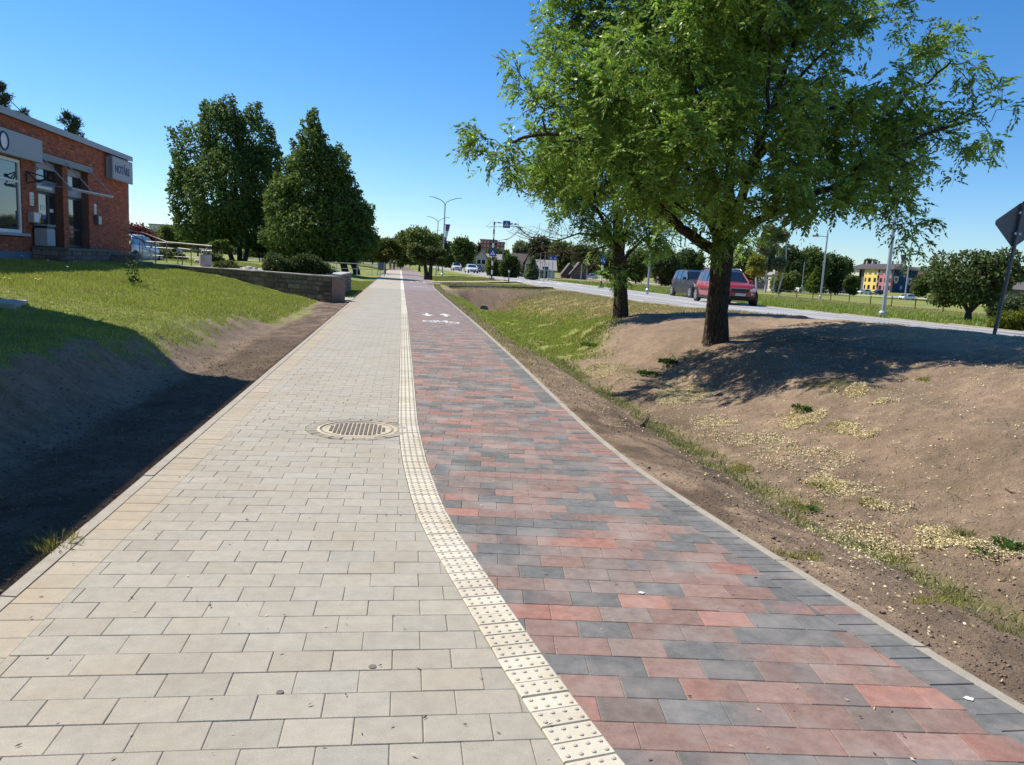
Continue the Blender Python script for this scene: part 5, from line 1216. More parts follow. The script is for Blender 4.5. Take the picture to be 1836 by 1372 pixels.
x, y = scatter(26000, 30, 60, -14, -3.2); k = (y > 42); blades('park_grass', x[k], y[k], rng.uniform(.05, .12, k.sum()), .03, gtint(k.sum(), dry=.2), 'park grass around the railing beyond the wall')
# swale strip on the right
x, y = scatter(190000, 2.4, 20, 2.2, 4.6, 1.25); e = x+SK*y-RR(y); n1 = fbm(x, y, .8, 4, 21); n2 = fbm(x, y, 3.5, 4, 33); tuft = vnoise(x, y, 7, 9)
k = (sstep(.75, .15, np.abs(e-1.22+(n1-.5)*.3)/.5)*sstep(.32, .6, n2)*(.25+.9*tuft)*(.45+.55*sstep(3, 9, y)) > rng.random(len(x))*.9)
x, y = x[k], y[k]; blades('swale_grass', x, y, rng.uniform(.02, .07, len(x)), .006+.0008*y, gtint(len(x), (.13, .165, .05), .4, (.30, .27, .13)), 'thin grass strip along the swale beside the cycle lane', lean=.5)
# bright green ditch turf
x, y = scatter(150000, 13.5, 46, 2.6, 8.0, 1.2); e = x+SK*y-RR(y); n1 = fbm(x, y, .8, 4, 21)
k = sstep(13.5, 20, y+(n1-.5)*8)*sstep(46, 41, y)*sstep(.25, 1.0, e)*sstep(.8, -.7, e-lk(y, [14, 17, 20, 24], [1.6, 2.1, 3.0, 4.2])+(n1-.5)*1.2) > rng.random(len(x))*.8
k = k & (fbm(x, y, 1.8, 3, 88) > .42); x, y = x[k], y[k]; blades('ditch_grass', x, y, rng.uniform(.03, .11, len(x)), .012+.0008*y, gtint(len(x), (.20, .28, .04), .32), 'lush green grass growing in the bottom of the ditch')
x, y = scatter(110000, 18, 50, 6, 10.8, 1.2); k = rng.random(len(x)) < sstep(20, 27, y)*sstep(50, 46, y)*np.clip(.25+fbm(x, y, 1.2, 3, 51), 0, 1); x, y = x[k], y[k]
blades('bank_grass', x, y, rng.uniform(.02, .07, len(x)), .012+.0008*y, gtint(len(x), (.17, .18, .05), .6, (.42, .35, .17)), 'dry yellowing grass on the far side of the ditch')
x, y = scatter(50000, 6, 60, 2.05, 3.3, 1.3); e = x+SK*y-RR(y); k = (e > .06) & (e < .5) & (rng.random(len(x)) < sstep(8, 22, y)); x, y = x[k], y[k]
blades('edge_grass', x, y, rng.uniform(.02, .06, len(x)), .008+.0006*y, gtint(len(x), (.14, .17, .05), .6, (.38, .32, .19)), 'sparse dry grass along the kerb of the cycle lane')
x, y = scatter(60000, 51.5, 95, 3.6, 10.6); e = x+SK*y-RR(y); k = (e > .1) & ((y < 64.5) | (y > 73)); x, y = x[k], y[k]; blades('roadside_grass', x, y, rng.uniform(.04, .1, len(x)), .05, gtint(len(x), (.14, .17, .04), .4), 'grass between path and road around the crossing')
# verge beyond the road
x, y = scatter(230000, 10, 95, 18.3, 46, 1.3); n1 = fbm(x, y, .3, 3, 61); k = (x/y < .9) & (x/y > .0); x, y, n1 = x[k], y[k], n1[k]
dryf = np.clip(sstep(28, 38, x+SK*y)*.8+(n1 > .6)*.4, 0, 1); r_ = rng.random(len(x)); tt = gtint(len(x), (.19, .26, .045), .12); tt = np.where((r_ < dryf*.75)[:, None], np.array([.36, .32, .14])*rng.uniform(.7, 1.15, (len(x), 1)), tt)
blades('verge_meadow', x, y, rng.uniform(.06, .24, len(x)), .012+.0011*y, tt, 'rough green meadow verge on the far side of the road')
# sparse blades on the bare banks
x, y = scatter(9000, 2.5, 16, 3.4, 10, 1.2); e = x+SK*y-RR(y); k = fbm(x, y, .9, 3, 71) > .56; x, y = x[k], y[k]; blades('bank_sprouts', x, y, rng.uniform(.02, .10, len(x)), .008, gtint(len(x), (.12, .14, .05), .4), 'scattered thin sprouts on the bare bank', lean=.7)
x, y = scatter(5000, 2.5, 14, -4.3, -1.9); k = fbm(x, y, 1.5, 3, 72) > .60; x, y = x[k], y[k]; blades('soil_sprouts', x, y, rng.uniform(.02, .08, len(x)), .006, gtint(len(x), (.10, .12, .05), .5), 'a few sprouts in the dark soil beside the footway', lean=.7)
# clods of soil
def clods(name, x, y, r, tint, label):
    n = len(x); z = zt(x, y); o = np.array([[1, 0, 0], [0, 1, 0], [-1, 0, 0], [0, -1, 0], [0, 0, .8], [0, 0, -.6]]); rot = rng.random(n)*6.28; c, s = np.cos(rot)[:, None], np.sin(rot)[:, None]
    O = o[None]*rng.uniform(.6, 1.35, (n, 6, 1)); X = O[..., 0]*c-O[..., 1]*s; Y = O[..., 0]*s+O[..., 1]*c
    V = np.stack([X, Y*.8, O[..., 2]], -1)*r[:, None, None]+np.stack([x, y, z+r*.25], 1)[:, None]
    f = np.array([[0, 1, 4], [1, 2, 4], [2, 3, 4], [3, 0, 4], [1, 0, 5], [2, 1, 5], [3, 2, 5], [0, 3, 5]]); F = (f[None]+(np.arange(n)*6)[:, None, None]).reshape(-1, 3)
    ob = link(name, rawmesh(name, V.reshape(-1, 3), F, [M['soil_clod']], np.repeat(tint, 6, 0))); tag(ob, label, 'soil', kind='stuff')
def ctint(n, a, b): f = rng.random((n, 1)); return (np.array(a)*(1-f)+np.array(b)*f)*rng.uniform(.75, 1.2, (n, 1))
x, y = scatter(15000, 2.2, 15, -2.95, LL-.03, 1.6); n_ = len(x); clods('soil_crumbs', x, y, rng.lognormal(-5.55, .55, n_).clip(.001, .022), ctint(n_, (.11, .078, .052), (.24, .18, .13)), 'dark crumbled soil along the left kerb')
x, y = scatter(34000, 2.2, 14, 2.05, 4.6, 1.5); e = x+SK*y-RR(y); k = (e > .03) & (fbm(x, y, 1.1, 3, 81) > .38); x, y = x[k], y[k]; clods('soil_crumbs', x, y, rng.lognormal(-5.6, .55, len(x)).clip(.001, .02), ctint(len(x), (.17, .12, .085), (.30, .22, .155)), 'brown soil crumbs beside the cycle lane kerb')
x, y = scatter(12000, 2.5, 15, 4.2, 11, 1.4); clods('bank_crumbs', x, y, rng.lognormal(-5.7, .5, len(x)).clip(.001, .018), ctint(len(x), (.25, .18, .125), (.48, .36, .25)), 'small earth crumbs strewn over the bank')
x, y = scatter(1500, 2.2, 12, -3.8, LL-.05, 1.4); clods('small_lumps', x, y, rng.uniform(.006, .016, len(x)), ctint(len(x), (.15, .11, .08), (.24, .18, .13)), 'larger soil lumps on the left bank')
# fallen pale ash seeds: flat chaff flakes in patches
def chaff(n, cx, cy, rx, ry, rot=0, edge=1.0):
    a = rng.random(n)*6.28; r = rng.random(n)**.5; px = r*np.cos(a)*rx; py = r*np.sin(a)*ry; k = (fbm(px*3+cx, py*3+cy, 1.2, 3, 91) > .36+.25*r*edge-.1); px, py = px[k], py[k]
    return cx+px*math.cos(rot)-py*math.sin(rot), cy+px*math.sin(rot)+py*math.cos(rot)
def GTv(px, py):
    dd = np.array(fwd)[None]+np.array(camx)[None]*((px-918)/FPX)[:, None]+np.array(camy)[None]*((686-py)/FPX)[:, None]
    t = np.full(len(px), 2.5); hit = np.zeros(len(px), bool)
    for _ in range(420):
        P = dd*t[:, None]; hit = hit | (EYE+P[:, 2] < zt(P[:, 0], P[:, 1], False)); t = np.where(hit, t, t*1.006)
    P = dd*t[:, None]; return P[:, 0], P[:, 1]
XS = []; YS = []
for px, py, wpx, hpx, n, ang in [(1540, 710, 88, 17, 17100, 0), (1440, 752, 50, 24, 10450, .1), (1520, 775, 55, 22, 9500, .15), (1215, 705, 78, 20, 17100, -.25), (1090, 668, 45, 14, 7980, .2), (1290, 757, 55, 12, 2080, 0), (1330, 785, 90, 22, 2340, .3), (1480, 872, 40, 14, 2860, .1), (1560, 908, 32, 11, 2860, 0), (1430, 815, 110, 34, 3380, .2), (1530, 890, 110, 26, 2860, .3), (1690, 965, 70, 24, 2860, .2), (1560, 975, 130, 40, 2860, .3), (1780, 1010, 80, 40, 2080, .2), (1060, 640, 60, 14, 1560, .2)]:
    a_ = rng.random(n)*6.283; r = rng.random(n)**.6; qx = r*np.cos(a_)*wpx; qy = r*np.sin(a_)*hpx; X_, Y_ = px+qx*math.cos(ang)-qy*math.sin(ang), py+qx*math.sin(ang)*.6+qy
    gx, gy = GTv(X_, Y_); kk = fbm(gx, gy, 3.4, 3, 91) > .30+.28*r; XS.append(gx[kk]+rng.normal(0, .01, kk.sum())); YS.append(gy[kk]+rng.normal(0, .02, kk.sum()))
x, y = scatter(20000, 2.2, 16, 2.4, 10); k = fbm(x, y, .7, 3, 95) > .45; XS.append(x[k]); YS.append(y[k])
x = np.concatenate(XS); y = np.concatenate(YS); e = x+SK*y-RR(np.clip(y, 1, 60)); k = e > .12; x, y = x[k], y[k]; n = len(x); a = rng.random(n)*6.28; L = rng.uniform(.007, .017, n); z = zt(x, y)+rng.uniform(.004, .020, n); D = unit(np.stack([np.cos(a), np.sin(a), rng.normal(0, .3, n)], 1))
V, F, T = leaves(np.stack([x, y, z], 1), D, L*1.7, L*.85, ctint(n, (.60, .50, .24), (.84, .74, .50)), .1)
tag(link('fallen_seeds', rawmesh('fallen_seeds', V, F, [M['chaff']], T)), 'pale yellow ash seeds lying in drifts on the bank', 'seeds', kind='stuff')
for cx, cy, r_, n in [(0, 0, 0, 0)]: pass
XS = []; YS = []
for px, py, w, hh in [(1540, 704, 80, 12), (1430, 742, 45, 14), (1480, 765, 50, 14), (1225, 695, 60, 12), (1480, 872, 24, 8), (1560, 906, 22, 6), (1205, 640, 60, 9), (1160, 668, 40, 8), (1720, 962, 30, 10), (1330, 848, 22, 10), (1100, 660, 40, 8), (1780, 990, 40, 12), (1470, 690, 60, 6), (1650, 680, 40, 5), (1450, 910, 30, 10), (1600, 1000, 60, 14), (1420, 1000, 60, 12), (1690, 1080, 60, 12)]:
    n = 800; a_ = rng.random(n)*6.283; r = rng.random(n)**.7; gx, gy = GTv(px+r*np.cos(a_)*w, py+r*np.sin(a_)*hh); kk = fbm(gx, gy, 5, 3, 92) > .42; XS.append(gx[kk]); YS.append(gy[kk])
x = np.concatenate(XS); y = np.concatenate(YS); blades('turf_patches', x, y, rng.uniform(.012, .045, len(x)), .010, gtint(len(x), (.22, .25, .04), .45), 'small turf patches showing among the fallen seeds')
# a few chaff and twigs on the paving
n = 260; y = 2.2+9*rng.random(n)**1.6; u = -1.6+3.6*rng.random(n); k = u < RR(y)-.1; u, y = u[k], y[k]; x = u-SK*y; n = len(x); a = rng.random(n)*6.28; D = unit(np.stack([np.cos(a), np.sin(a), rng.normal(0, .12, n)], 1)); L = rng.uniform(.008, .03, n)
V, F, T = leaves(np.stack([x, y, np.full(n, .006)], 1), D, L, L*.3, np.where(rng.random((n, 1)) < .45, np.array([[.6, .52, .36]]), np.array([[.10, .075, .05]])), .2)
tag(link('path_litter', rawmesh('path_litter', V, F, [M['chaff']], T)), 'tiny seeds and dark twig bits scattered on the paving', 'litter', kind='stuff')
# countable plants
def rosette(px, py, r, n, label, col=(.06, .12, .025), name='dock_plant', h=.5):
    c = GT(px, py); t = thing(name, label, 'plant', (c.x, c.y, float(zt(c.x, c.y)))); a = rng.random(n)*6.28; D = unit(np.stack([np.cos(a), np.sin(a), rng.uniform(.15, h*2, n)], 1)); P = np.stack([np.cos(a)*r*.15, np.sin(a)*r*.15, np.full(n, .0)], 1)
    n = n*3; a = rng.random(n)*6.28; D = unit(np.stack([np.cos(a), np.sin(a), rng.uniform(.05, h*2, n)], 1)); q_ = rng.random((n, 1))*r; P = np.concatenate([np.cos(a)[:, None]*q_, np.sin(a)[:, None]*q_, rng.random((n, 1))*r*.25], 1); L = r*rng.uniform(.25, .5, n); V, F, T = leaves(P, D, L, L*(.5 if name == 'dock_plant' else .12), greens(n, col), .35); o = link('leaves', rawmesh('leaves', V, F, [M['leaf']], T), t); o['kind'] = 'stuff'
    MB().tube([(0, 0, -.02), (0, 0, r*.4)], .006, 5).build('stem', M['twig'], t)
rosette(1062, 622, .22, 70, 'leafy dock plant on the bare bank below the smaller ash', (.10, .17, .03))
rosette(1160, 672, .18, 50, 'leafy weed at the edge of the tree shadow on the bank', (.07, .14, .03))
rosette(1200, 652, .2, 60, 'low weed patch in the shade left of the big ash shadow')
rosette(1440, 735, .12, 40, 'small dark weed among the pale seeds')
rosette(1452, 915, .09, 26, 'small bright-leaved weed in the swale on the right', (.09, .18, .03))
rosette(1820, 985, .13, 36, 'broad-leaved weed at the right edge of the bank', (.07, .15, .03))
rosette(1760, 990, .08, 20, 'small weed left of the broad-leaved one at the right edge', (.07, .14, .03))
rosette(1725, 962, .10, 40, 'tuft of pale grass near the foot of the bank', (.17, .2, .06), 'grass_tuft', 1.2)
rosette(1470, 878, .12, 60, 'yellowish grass tuft in the middle of the swale', (.22, .25, .06), 'grass_tuft', 1.2)
rosette(97, 985, .13, 70, 'grass tuft growing out of the soil at the left kerb', (.22, .22, .06), 'grass_tuft', 1.4)
c = GT(240, 512); hz = thing('seedling', 'knee-high leafy seedling standing alone in the lawn', 'plant', (c.x, c.y, float(zt(c.x, c.y))))
MB().tube([(0, 0, 0), (.03, 0, .35), (-.05, 0, .62)], [.015, .01, .006], 6).build('stem', M['twig'], hz)
n = 150; P = np.stack([rng.normal(0, .09, n), rng.normal(0, .09, n), .05+.6*rng.random(n)], 1); D = unit(rng.normal(size=(n, 3))); V, F, T = leaves(P, D, rng.uniform(.06, .12, n), rng.uniform(.04, .06, n), greens(n, (.05, .09, .02)))
o = link('leaves', rawmesh('leaves', V, F, [M['leaf']], T), hz); o['kind'] = 'stuff'
# dandelions
def dandelion(px, py, label, white=False, h=.16):
    c = GT(px, py); t = thing('dandelion', label, 'flower', (c.x, c.y, float(zt(c.x, c.y)))); MB().tube([(0, 0, 0), (.01, 0, h)], .004, 5).build('stem', M['twig'], t)
    MB().lathe([(.0, h-.008), (.022 if not white else .03, h), (.028, h+.008), (.0, h+.016)], 8, (.01, 0, 0)).build('flower_head', M['yellow_flower'] if not white else M['white'], t)
M['yellow_flower'] = mat('dandelion_yellow', (.75, .55, .02), .7, 0)
for i, (px, py, w, lb) in enumerate([(8, 511, 0, 'dandelion at the far left of the lawn'), (17, 513, 0, 'dandelion second from the left edge of the lawn'), (64, 513, 0, 'dandelion at the left of the middle yellow cluster'), (68, 515, 0, 'front dandelion of the middle yellow cluster'), (72, 512, 0, 'dandelion at the right of the middle yellow cluster'), (39, 478, 1, 'tall pale seed head below the meter box'), (86, 486, 1, 'pale seed head in front of the stone porch'), (121, 500, 1, 'pale seed head out in the lawn sun')]): dandelion(px, py, lb, bool(w), .3 if w else .14)
# stick and twig lying on the bank
def stick(pts, r, label):
    P = [GT(*p) for p in pts]; P = [Vector((p.x, p.y, float(zt(p.x, p.y))+r*1.5)) for p in P]; t = MB().tube(P, [r]*(len(P)-1)+[r*.5], 6).build('stick', M['twig'], smooth=True); tag(t, label, 'stick')
stick([(1148, 766), (1156, 757), (1163, 744)], .012, 'short bent stick lying across the swale grass')
stick([(1802, 878), (1812, 884), (1820, 886)], .006, 'forked twig lying on the bank near the right edge')

for px, py, sc, lb in [(1150, 1064, .017, 'white dropping on a dark red paver in the middle of the lane'), (1737, 1254, .02, 'white dropping on the dark border blocks at lower right')]:
    c = GT(px, py); b = MB(); n = 14; b.add([(c.x+sc*math.cos(2*math.pi*i/n)*(1+.25*math.sin(i*2.3)), c.y+sc*.7*math.sin(2*math.pi*i/n)*(1+.2*math.cos(i*1.7)), .0035) for i in range(n)]+[(c.x, c.y, .006)], [(i, (i+1) % n, n) for i in range(n)]); tag(b.build('dropping', M['white_paint']), lb, 'dropping')
for px, py, sc, lb in [(668, 1196, .016, 'dark round gum spot on the grey pavers, right one'), (502, 1242, .014, 'faint brown gum spot on the grey pavers, left one')]:
    c = GT(px, py); b = MB(); b.lathe([(sc, .0005), (sc*.95, .003), (.0, .0035)], 14, (c.x, c.y, 0)); tag(b.build('gum_spot', M['dark_concrete']), lb, 'spot')

# ------------------------------------------------------------------ vehicles (local x = forwards, y = left)
def wheel(parent, x, y, r, w, side):
    t = MB(); n = 20; prof = [(r*.62, -w/2), (r*.93, -w/2), (r, -w*.3), (r, w*.3), (r*.93, w/2), (r*.62, w/2)]
    t.lathe(prof, n, (x, y, r), 'y'); ty = t.build('wheel', M['tyre'], parent, smooth=True)
    b = MB(); yo = y+side*(w/2+.002)
    b.lathe([(r*.64, -.02*side), (r*.66, .012*side), (r*.58, .012*side), (r*.56, -.03*side), (0, -.03*side)], n, (x, yo, r), 'y')
    for k in range(5):
        a = 2*math.pi*k/5+.3; d = Vector((math.cos(a), 0, math.sin(a))); e = Vector((-d.z, 0, d.x)); c = Vector((x, yo, r))
        P = [c+d*r*.1+e*r*.12, c+d*r*.6+e*r*.09, c+d*r*.6-e*r*.09, c+d*r*.1-e*r*.12]; b.add([p+Vector((0, side*.0, 0)) for p in P]+[p+Vector((0, side*.018, 0)) for p in P], [(4, 5, 6, 7), (0, 1, 5, 4), (1, 2, 6, 5), (2, 3, 7, 6), (3, 0, 4, 7)])
    b.build('rim', M['alloy'], ty)
def lp(xs, ys, x): return float(np.interp(x, xs, ys))
def vehicle(name, label, cat, loc, rz, body, L, Wd, hood, roofl, belt, r=.33, wb=(.82, -.80), clad=None, rails=False, plate='', seats=True, group=None, sill=.22, grille=True, glassm=None):
    """hood: [(x,z)] outline of the lower body top, roofl: [(x,z)] roof outline of the cabin, first/last at belt height"""
    t = thing(name, label, cat, loc, rz, group); hw = Wd/2; N = 34
    xs = np.linspace(L/2, -L/2, N); hx = [p[0] for p in hood][::-1]; hz = [p[1] for p in hood][::-1]
    def hwid(x): f = abs(x)/(L/2); return hw*(1-.10*max(0, (f-.72)/.28)**2-.05*max(0, (f-.9)/.1))
    wx = [wb[0]*L/2, wb[1]*L/2]
    V = []; F = []; sec = 9
    for x in xs:
        top = lp(hx, hz, x); w = hwid(x); zb = sill+.10*max(0, (abs(x)/(L/2)-.85)/.15); q = top-zb
        half = [(0, zb), (w*.90, zb), (w*.985, zb+q*.18), (w, zb+q*.45), (w*.985, zb+q*.78), (w*.94, zb+q*.94), (w*.84, top), (w*.4, top+.018), (0, top+.022)]
        V += [(x, y, z) for y, z in half]+[(x, -y, z) for y, z in half[-2:0:-1]]
    m = sec*2-2
    for i in range(N-1):
        for j in range(m): a, b_ = i*m+j, i*m+(j+1) % m; F.append((a, b_, b_+m, a+m))
    F += [tuple(range(m))[::-1], tuple(range((N-1)*m, N*m))]
    b = MB(); b.add(V, F); b.build('body', body, t, smooth=True)
    # cabin
    rx = [p[0] for p in roofl][::-1]; rz_ = [p[1] for p in roofl][::-1]
    xf, xr = roofl[0][0], roofl[-1][0]; xs2 = sorted(set([round(float(v), 3) for v in np.linspace(xf, xr, 18)]+[round(p[0], 3) for p in roofl]), reverse=True)
    G = MB(); Rf = MB(); prev = None
    for x in xs2:
        z = lp(rx, rz_, x); k = (z-belt)/max(.01, max(rz_)-belt); w0 = hwid(x)*.93; w1 = hwid(x)*(.93-.16*k)
        s = [(x, w0, belt-.03), (x, w1, max(z-.05, belt-.03)), (x, w1-.07, z), (x, 0, z+.02*k), (x, -w1+.07, z), (x, -w1, max(z-.05, belt-.03)), (x, -w0, belt-.03)]
        if prev:
            sl = abs((prev[2][2]-s[2][2])/max(.001, prev[0][0]-s[0][0]))
            for j in range(6):
                P = [prev[j], prev[j+1], s[j+1], s[j]]
                roofpart = j in (1, 2, 3, 4) and sl < .28
                edge = j in (1, 4)
                (Rf if (roofpart or edge) else G).add(P, [(0, 1, 2, 3)])
        prev = s
    G.build('window', glassm or M['car_glass'], t); Rf.build('roof', body, t, smooth=True)
    # pillars between side windows, painted
    def topat(x): return lp(rx, rz_, x)
    zm = max(rz_)
    pil = [roofl[1][0]-.30*(roofl[1][0]-roofl[2][0]) if len(roofl) > 3 else 0]
    flat = [p for p in roofl if p[1] > belt+.75*(zm-belt)]; f0, f1 = flat[0][0], flat[-1][0]
    for sgn in (1, -1):
        for fx in (.36, .72) if abs(f0-f1) > 1.3 else (.5,):
            x = f0+(f1-f0)*fx; w0 = hwid(x)*.93; k = (topat(x)-belt)/(zm-belt); w1 = hwid(x)*(.93-.16*k)
            b = MB(); o = .008
            b.add([(x+.05, sgn*(w0+o), belt-.02), (x-.05, sgn*(w0+o), belt-.02), (x-.04, sgn*(w1+o), topat(x)-.04), (x+.04, sgn*(w1+o), topat(x)-.04)], [(0, 1, 2, 3)]); b.build('pillar', body if fx > .5 else M['black'], t)
        for (xa, za), (xb, zb2) in ((roofl[0], roofl[1]), (roofl[-1], roofl[-2])):
            w0 = hwid(xa)*.93; kb = (zb2-belt)/(zm-belt); w1 = hwid(xb)*(.93-.16*kb); b = MB()
            b.tube([(xa, sgn*w0, za), (xb, sgn*(w1-.02), zb2-.03)], .045, 6); b.build('pillar', body, t, smooth=True)
    # wheels in dark arches
    for x in wx:
        for sgn in (1, -1):
            b = MB(); b.lathe([(0, -.1*sgn), (r+.06, -.1*sgn), (r+.06, .012*sgn), (r+.02, .014*sgn), (0, .004*sgn)], 22, (x, sgn*(hwid(x)-.004), r), 'y'); b.build('wheel_arch', clad or M['black'], t)
            wheel(t, x, sgn*(hwid(x)-.085), r, .22, sgn)
    xe = L/2
    ft = lp(hx, hz, xe-.05)
    if clad:
        b = MB(); b.box(xe-.18, xe+.012, -hw*.80, hw*.80, sill+.06, sill+.22); b.box(-xe-.012, -xe+.15, -hw*.80, hw*.80, sill+.06, sill+.22)
        for sgn in (1, -1): y0, y1 = sorted((sgn*(hw*.96), sgn*(hw+.006))); b.box(-L*.30, L*.30, y0, y1, sill, sill+.14)
        b.build('cladding', clad, t, bevel=.01)
        for sgn in (1, -1): y0, y1 = sorted((sgn*(hw*.97), sgn*(hw+.012))); MB().box(-L*.26, L*.27, y0, y1, .62, .69).build('side_strip', M['black'], t)
    if grille:
        MB().box(xe-.06, xe+.010, -hw*.46, hw*.46, ft-.28, ft-.09).build('grille', M['black'], t, bevel=.01)
        MB().box(xe-.06, xe+.016, -hw*.46, hw*.46, ft-.09, ft-.07).build('grille_trim', M['galv'], t)
        MB().box(xe-.06, xe+.012, -hw*.5, hw*.5, sill+.08, sill+.20).build('air_intake', M['black'], t)
    for sgn in (1, -1):
        y0, y1 = sorted((sgn*hw*.52, sgn*hw*.86)); b = MB(); b.box(xe-.22, xe+.008, y0, y1, ft-.24, ft-.06); b.build('headlight', M['lamp_glass'], t, bevel=.03)
        if clad: b = MB(); b.lathe([(.0, 0), (.085, 0), (.085, .02), (.06, .03), (0, .03)], 14, (0, 0, 0)); o = b.build('fog_lamp', M['lamp_glass'], t); o.rotation_euler = (0, math.pi/2, 0); o.location = (xe-.03, sgn*hw*.66, ft-.33)
        y0, y1 = sorted((sgn*hw*.70, sgn*hw*.9)); b = MB(); b.box(-xe-.004, -xe+.1, y0, y1, belt-.28, belt-.05); b.build('tail_light', M['tail'], t, bevel=.01)
        b = MB(); y0, y1 = sorted((sgn*(hw*.97), sgn*(hw*.97+.2))); b.box(roofl[0][0]-.28, roofl[0][0]-.16, y0, y1, belt-.02, belt+.13); b.build('mirror', body, t, bevel=.02)
        if rails:
            b = MB(); yy = sgn*hw*.72; b.tube([(f0-.1, yy, zm-.02), (f0-.25, yy, zm+.05), (f1+.25, yy, zm+.05), (f1+.1, yy, zm-.03)], .02, 6); b.build('roof_rail', M['galv'], t)
        for fx in (.28, .62):
            x = f0+(f1-f0)*fx; y0, y1 = sorted((sgn*(hw-.01), sgn*(hw+.02))); MB().box(x-.10, x+.08, y0, y1, belt-.18, belt-.15).build('door_handle', body, t)
    if rails: MB().box(f0-.9, f0-.86, -hw*.78, hw*.78, zm+.05, zm+.08).box(f1+.6, f1+.64, -hw*.78, hw*.78, zm+.05, zm+.08).build('roof_bar', M['galv'], t)
    p = MB().box(xe-.02, xe+.026, -.26, .26, sill+.24, sill+.35).build('number_plate', M['white'], t)
    if plate:
        o = text_on(p, plate, .115, 0, 0, 0, M['black'], extr=.002); o.matrix_local = Matrix(((0, 0, 1, xe+.028), (1, 0, 0, 0), (0, 1, 0, sill+.295), (0, 0, 0, 1)))
        MB().box(xe+.0262, xe+.028, -.26, -.225, sill+.24, sill+.35).build('plate_band', M['blue_sign'], p)
    return t
M['tail'] = mat('tail_light', (.35, .01, .01), .25, 0, coat=.5)
PAINT = {'red': paint('red_car_paint', (.34, .02, .016)), 'dark': mat('anthracite_car_paint', (.03, .028, .028), .5, .05, 2, coat=.15, spec=.3), 'white': paint('white_car_paint', (.72, .73, .75)), 'silver': paint('silver_car_paint', (.52, .54, .57))}
def roadpos(px, py, z=None):
    zz = .6 if z is None else z
    for _ in range(12):
        d = ray(px, py); t = (zz-EYE)/d.z; p = Vector((0, 0, EYE))+d*t
        if z is None: zz = .5*zz+.5*RZ(p.y)
    return Vector((p.x, p.y, zz))
RDIR = math.atan2(-1, SK)            # towards us along the road
SUVH = [(2.11, .80), (2.05, .90), (1.75, 1.00), (1.05, 1.08), (.8, 1.10), (-1.95, 1.12), (-2.11, 1.05)]
SUVR = [(.98, 1.08), (.42, 1.56), (.1, 1.66), (-1.2, 1.67), (-1.75, 1.62), (-2.03, 1.10)]
def at_u(u, s, z=ROADZ): p = W(u, s, z); return p
HATH = [(2.05, .62), (1.95, .74), (1.6, .86), (1.0, .96), (.75, .98), (-1.85, 1.02), (-2.05, .95)]
HATR = [(1.15, .96), (.35, 1.40), (0, 1.48), (-1.0, 1.49), (-1.6, 1.40), (-2.0, .98)]
VANH = [(2.55, .85), (2.45, 1.0), (2.0, 1.2), (1.75, 1.25), (-2.5, 1.25), (-2.6, 1.2)]
VANR = [(1.95, 1.22), (1.25, 1.85), (1.0, 1.95), (-2.4, 1.97), (-2.55, 1.9), (-2.6, 1.22)]
def put(name, label, px, py, z, rzdeg, col, kind='hatch', **k):
    p = roadpos(px, py, z)
    H_, R_, L, Wd, belt = {'suv': (SUVH, SUVR, 4.22, 1.80, 1.10), 'hatch': (HATH, HATR, 4.1, 1.75, .98), 'van': (VANH, VANR, 5.2, 1.95, 1.24)}[kind]
    return vehicle(name, label, 'car' if kind != 'van' else 'van', p, rzdeg, PAINT[col], L, Wd, H_, R_, belt, **k)
yaw = RDIR
suv = put('car', 'red high-roofed car with roof rails driving behind the big ash trunk', 1297, 544, None, yaw-R(4), 'red', 'suv', r=.345, clad=M['black'], rails=True, plate='HP\u00b7JA480', group=None)
put('car', 'dark grey car just behind the red one, mostly hidden', 1244, 533.5, None, yaw-R(2), 'dark', 'suv', r=.35)
put('car', 'nearer of the two white cars on the road by the round-headed tree', 845, 489.5, None, yaw+R(4), 'white', 'hatch', r=.31)
put('car', 'white car with dark roof further back on the road, in the left lane', 818, 485.8, None, yaw+R(2), 'white', 'suv')
put('car', 'dark car close behind the nearer white car', 856, 488.3, None, yaw+R(4), 'dark', 'hatch')
put('car', 'small silver car far off in front of the weathered sheds', 1058, 500, -.28, yaw+R(-72), 'silver', 'hatch')
put('van', 'white van with dark side windows parked by the dark fence', 1445, 525, -.33, yaw+R(-82), 'white', 'van')
put('car', 'white car parked on the grass edge in front of the navy end wall', 1624, 538.5, -.85, yaw+R(-70), 'white', 'hatch', r=.33)
put('car', 'white car at the foot of the yellow wall', 1549, 527.5, -.45, yaw+R(-80), 'white', 'hatch')
put('car', 'dark car at the foot of the pink wall', 1574, 528.5, -.45, yaw+R(-80), 'dark', 'hatch')
put('car', 'pale car parked behind the ramp railing at the brick corner', 236, 473, .75, R(95), 'silver', 'hatch')
tr_ = thing('trailer', 'small white box trailer parked beside the white van', 'trailer', roadpos(1478, 526, -.33)); k_ = tr_.location.y/FPX
MB().box(-.9, .9, -.7, .7, .5, 1.45).build('box', M['white'], tr_, bevel=.08); MB().tube([(.9, 0, .9), (1.7, 0, .35)], .05, 6).build('drawbar', M['galv'], tr_)
for y in (-.7, .7): MB().lathe([(.0, -.08), (.3, -.08), (.3, .08), (0, .08)], 14, (0, y, .3), 'y').build('wheel', M['tyre'], tr_)

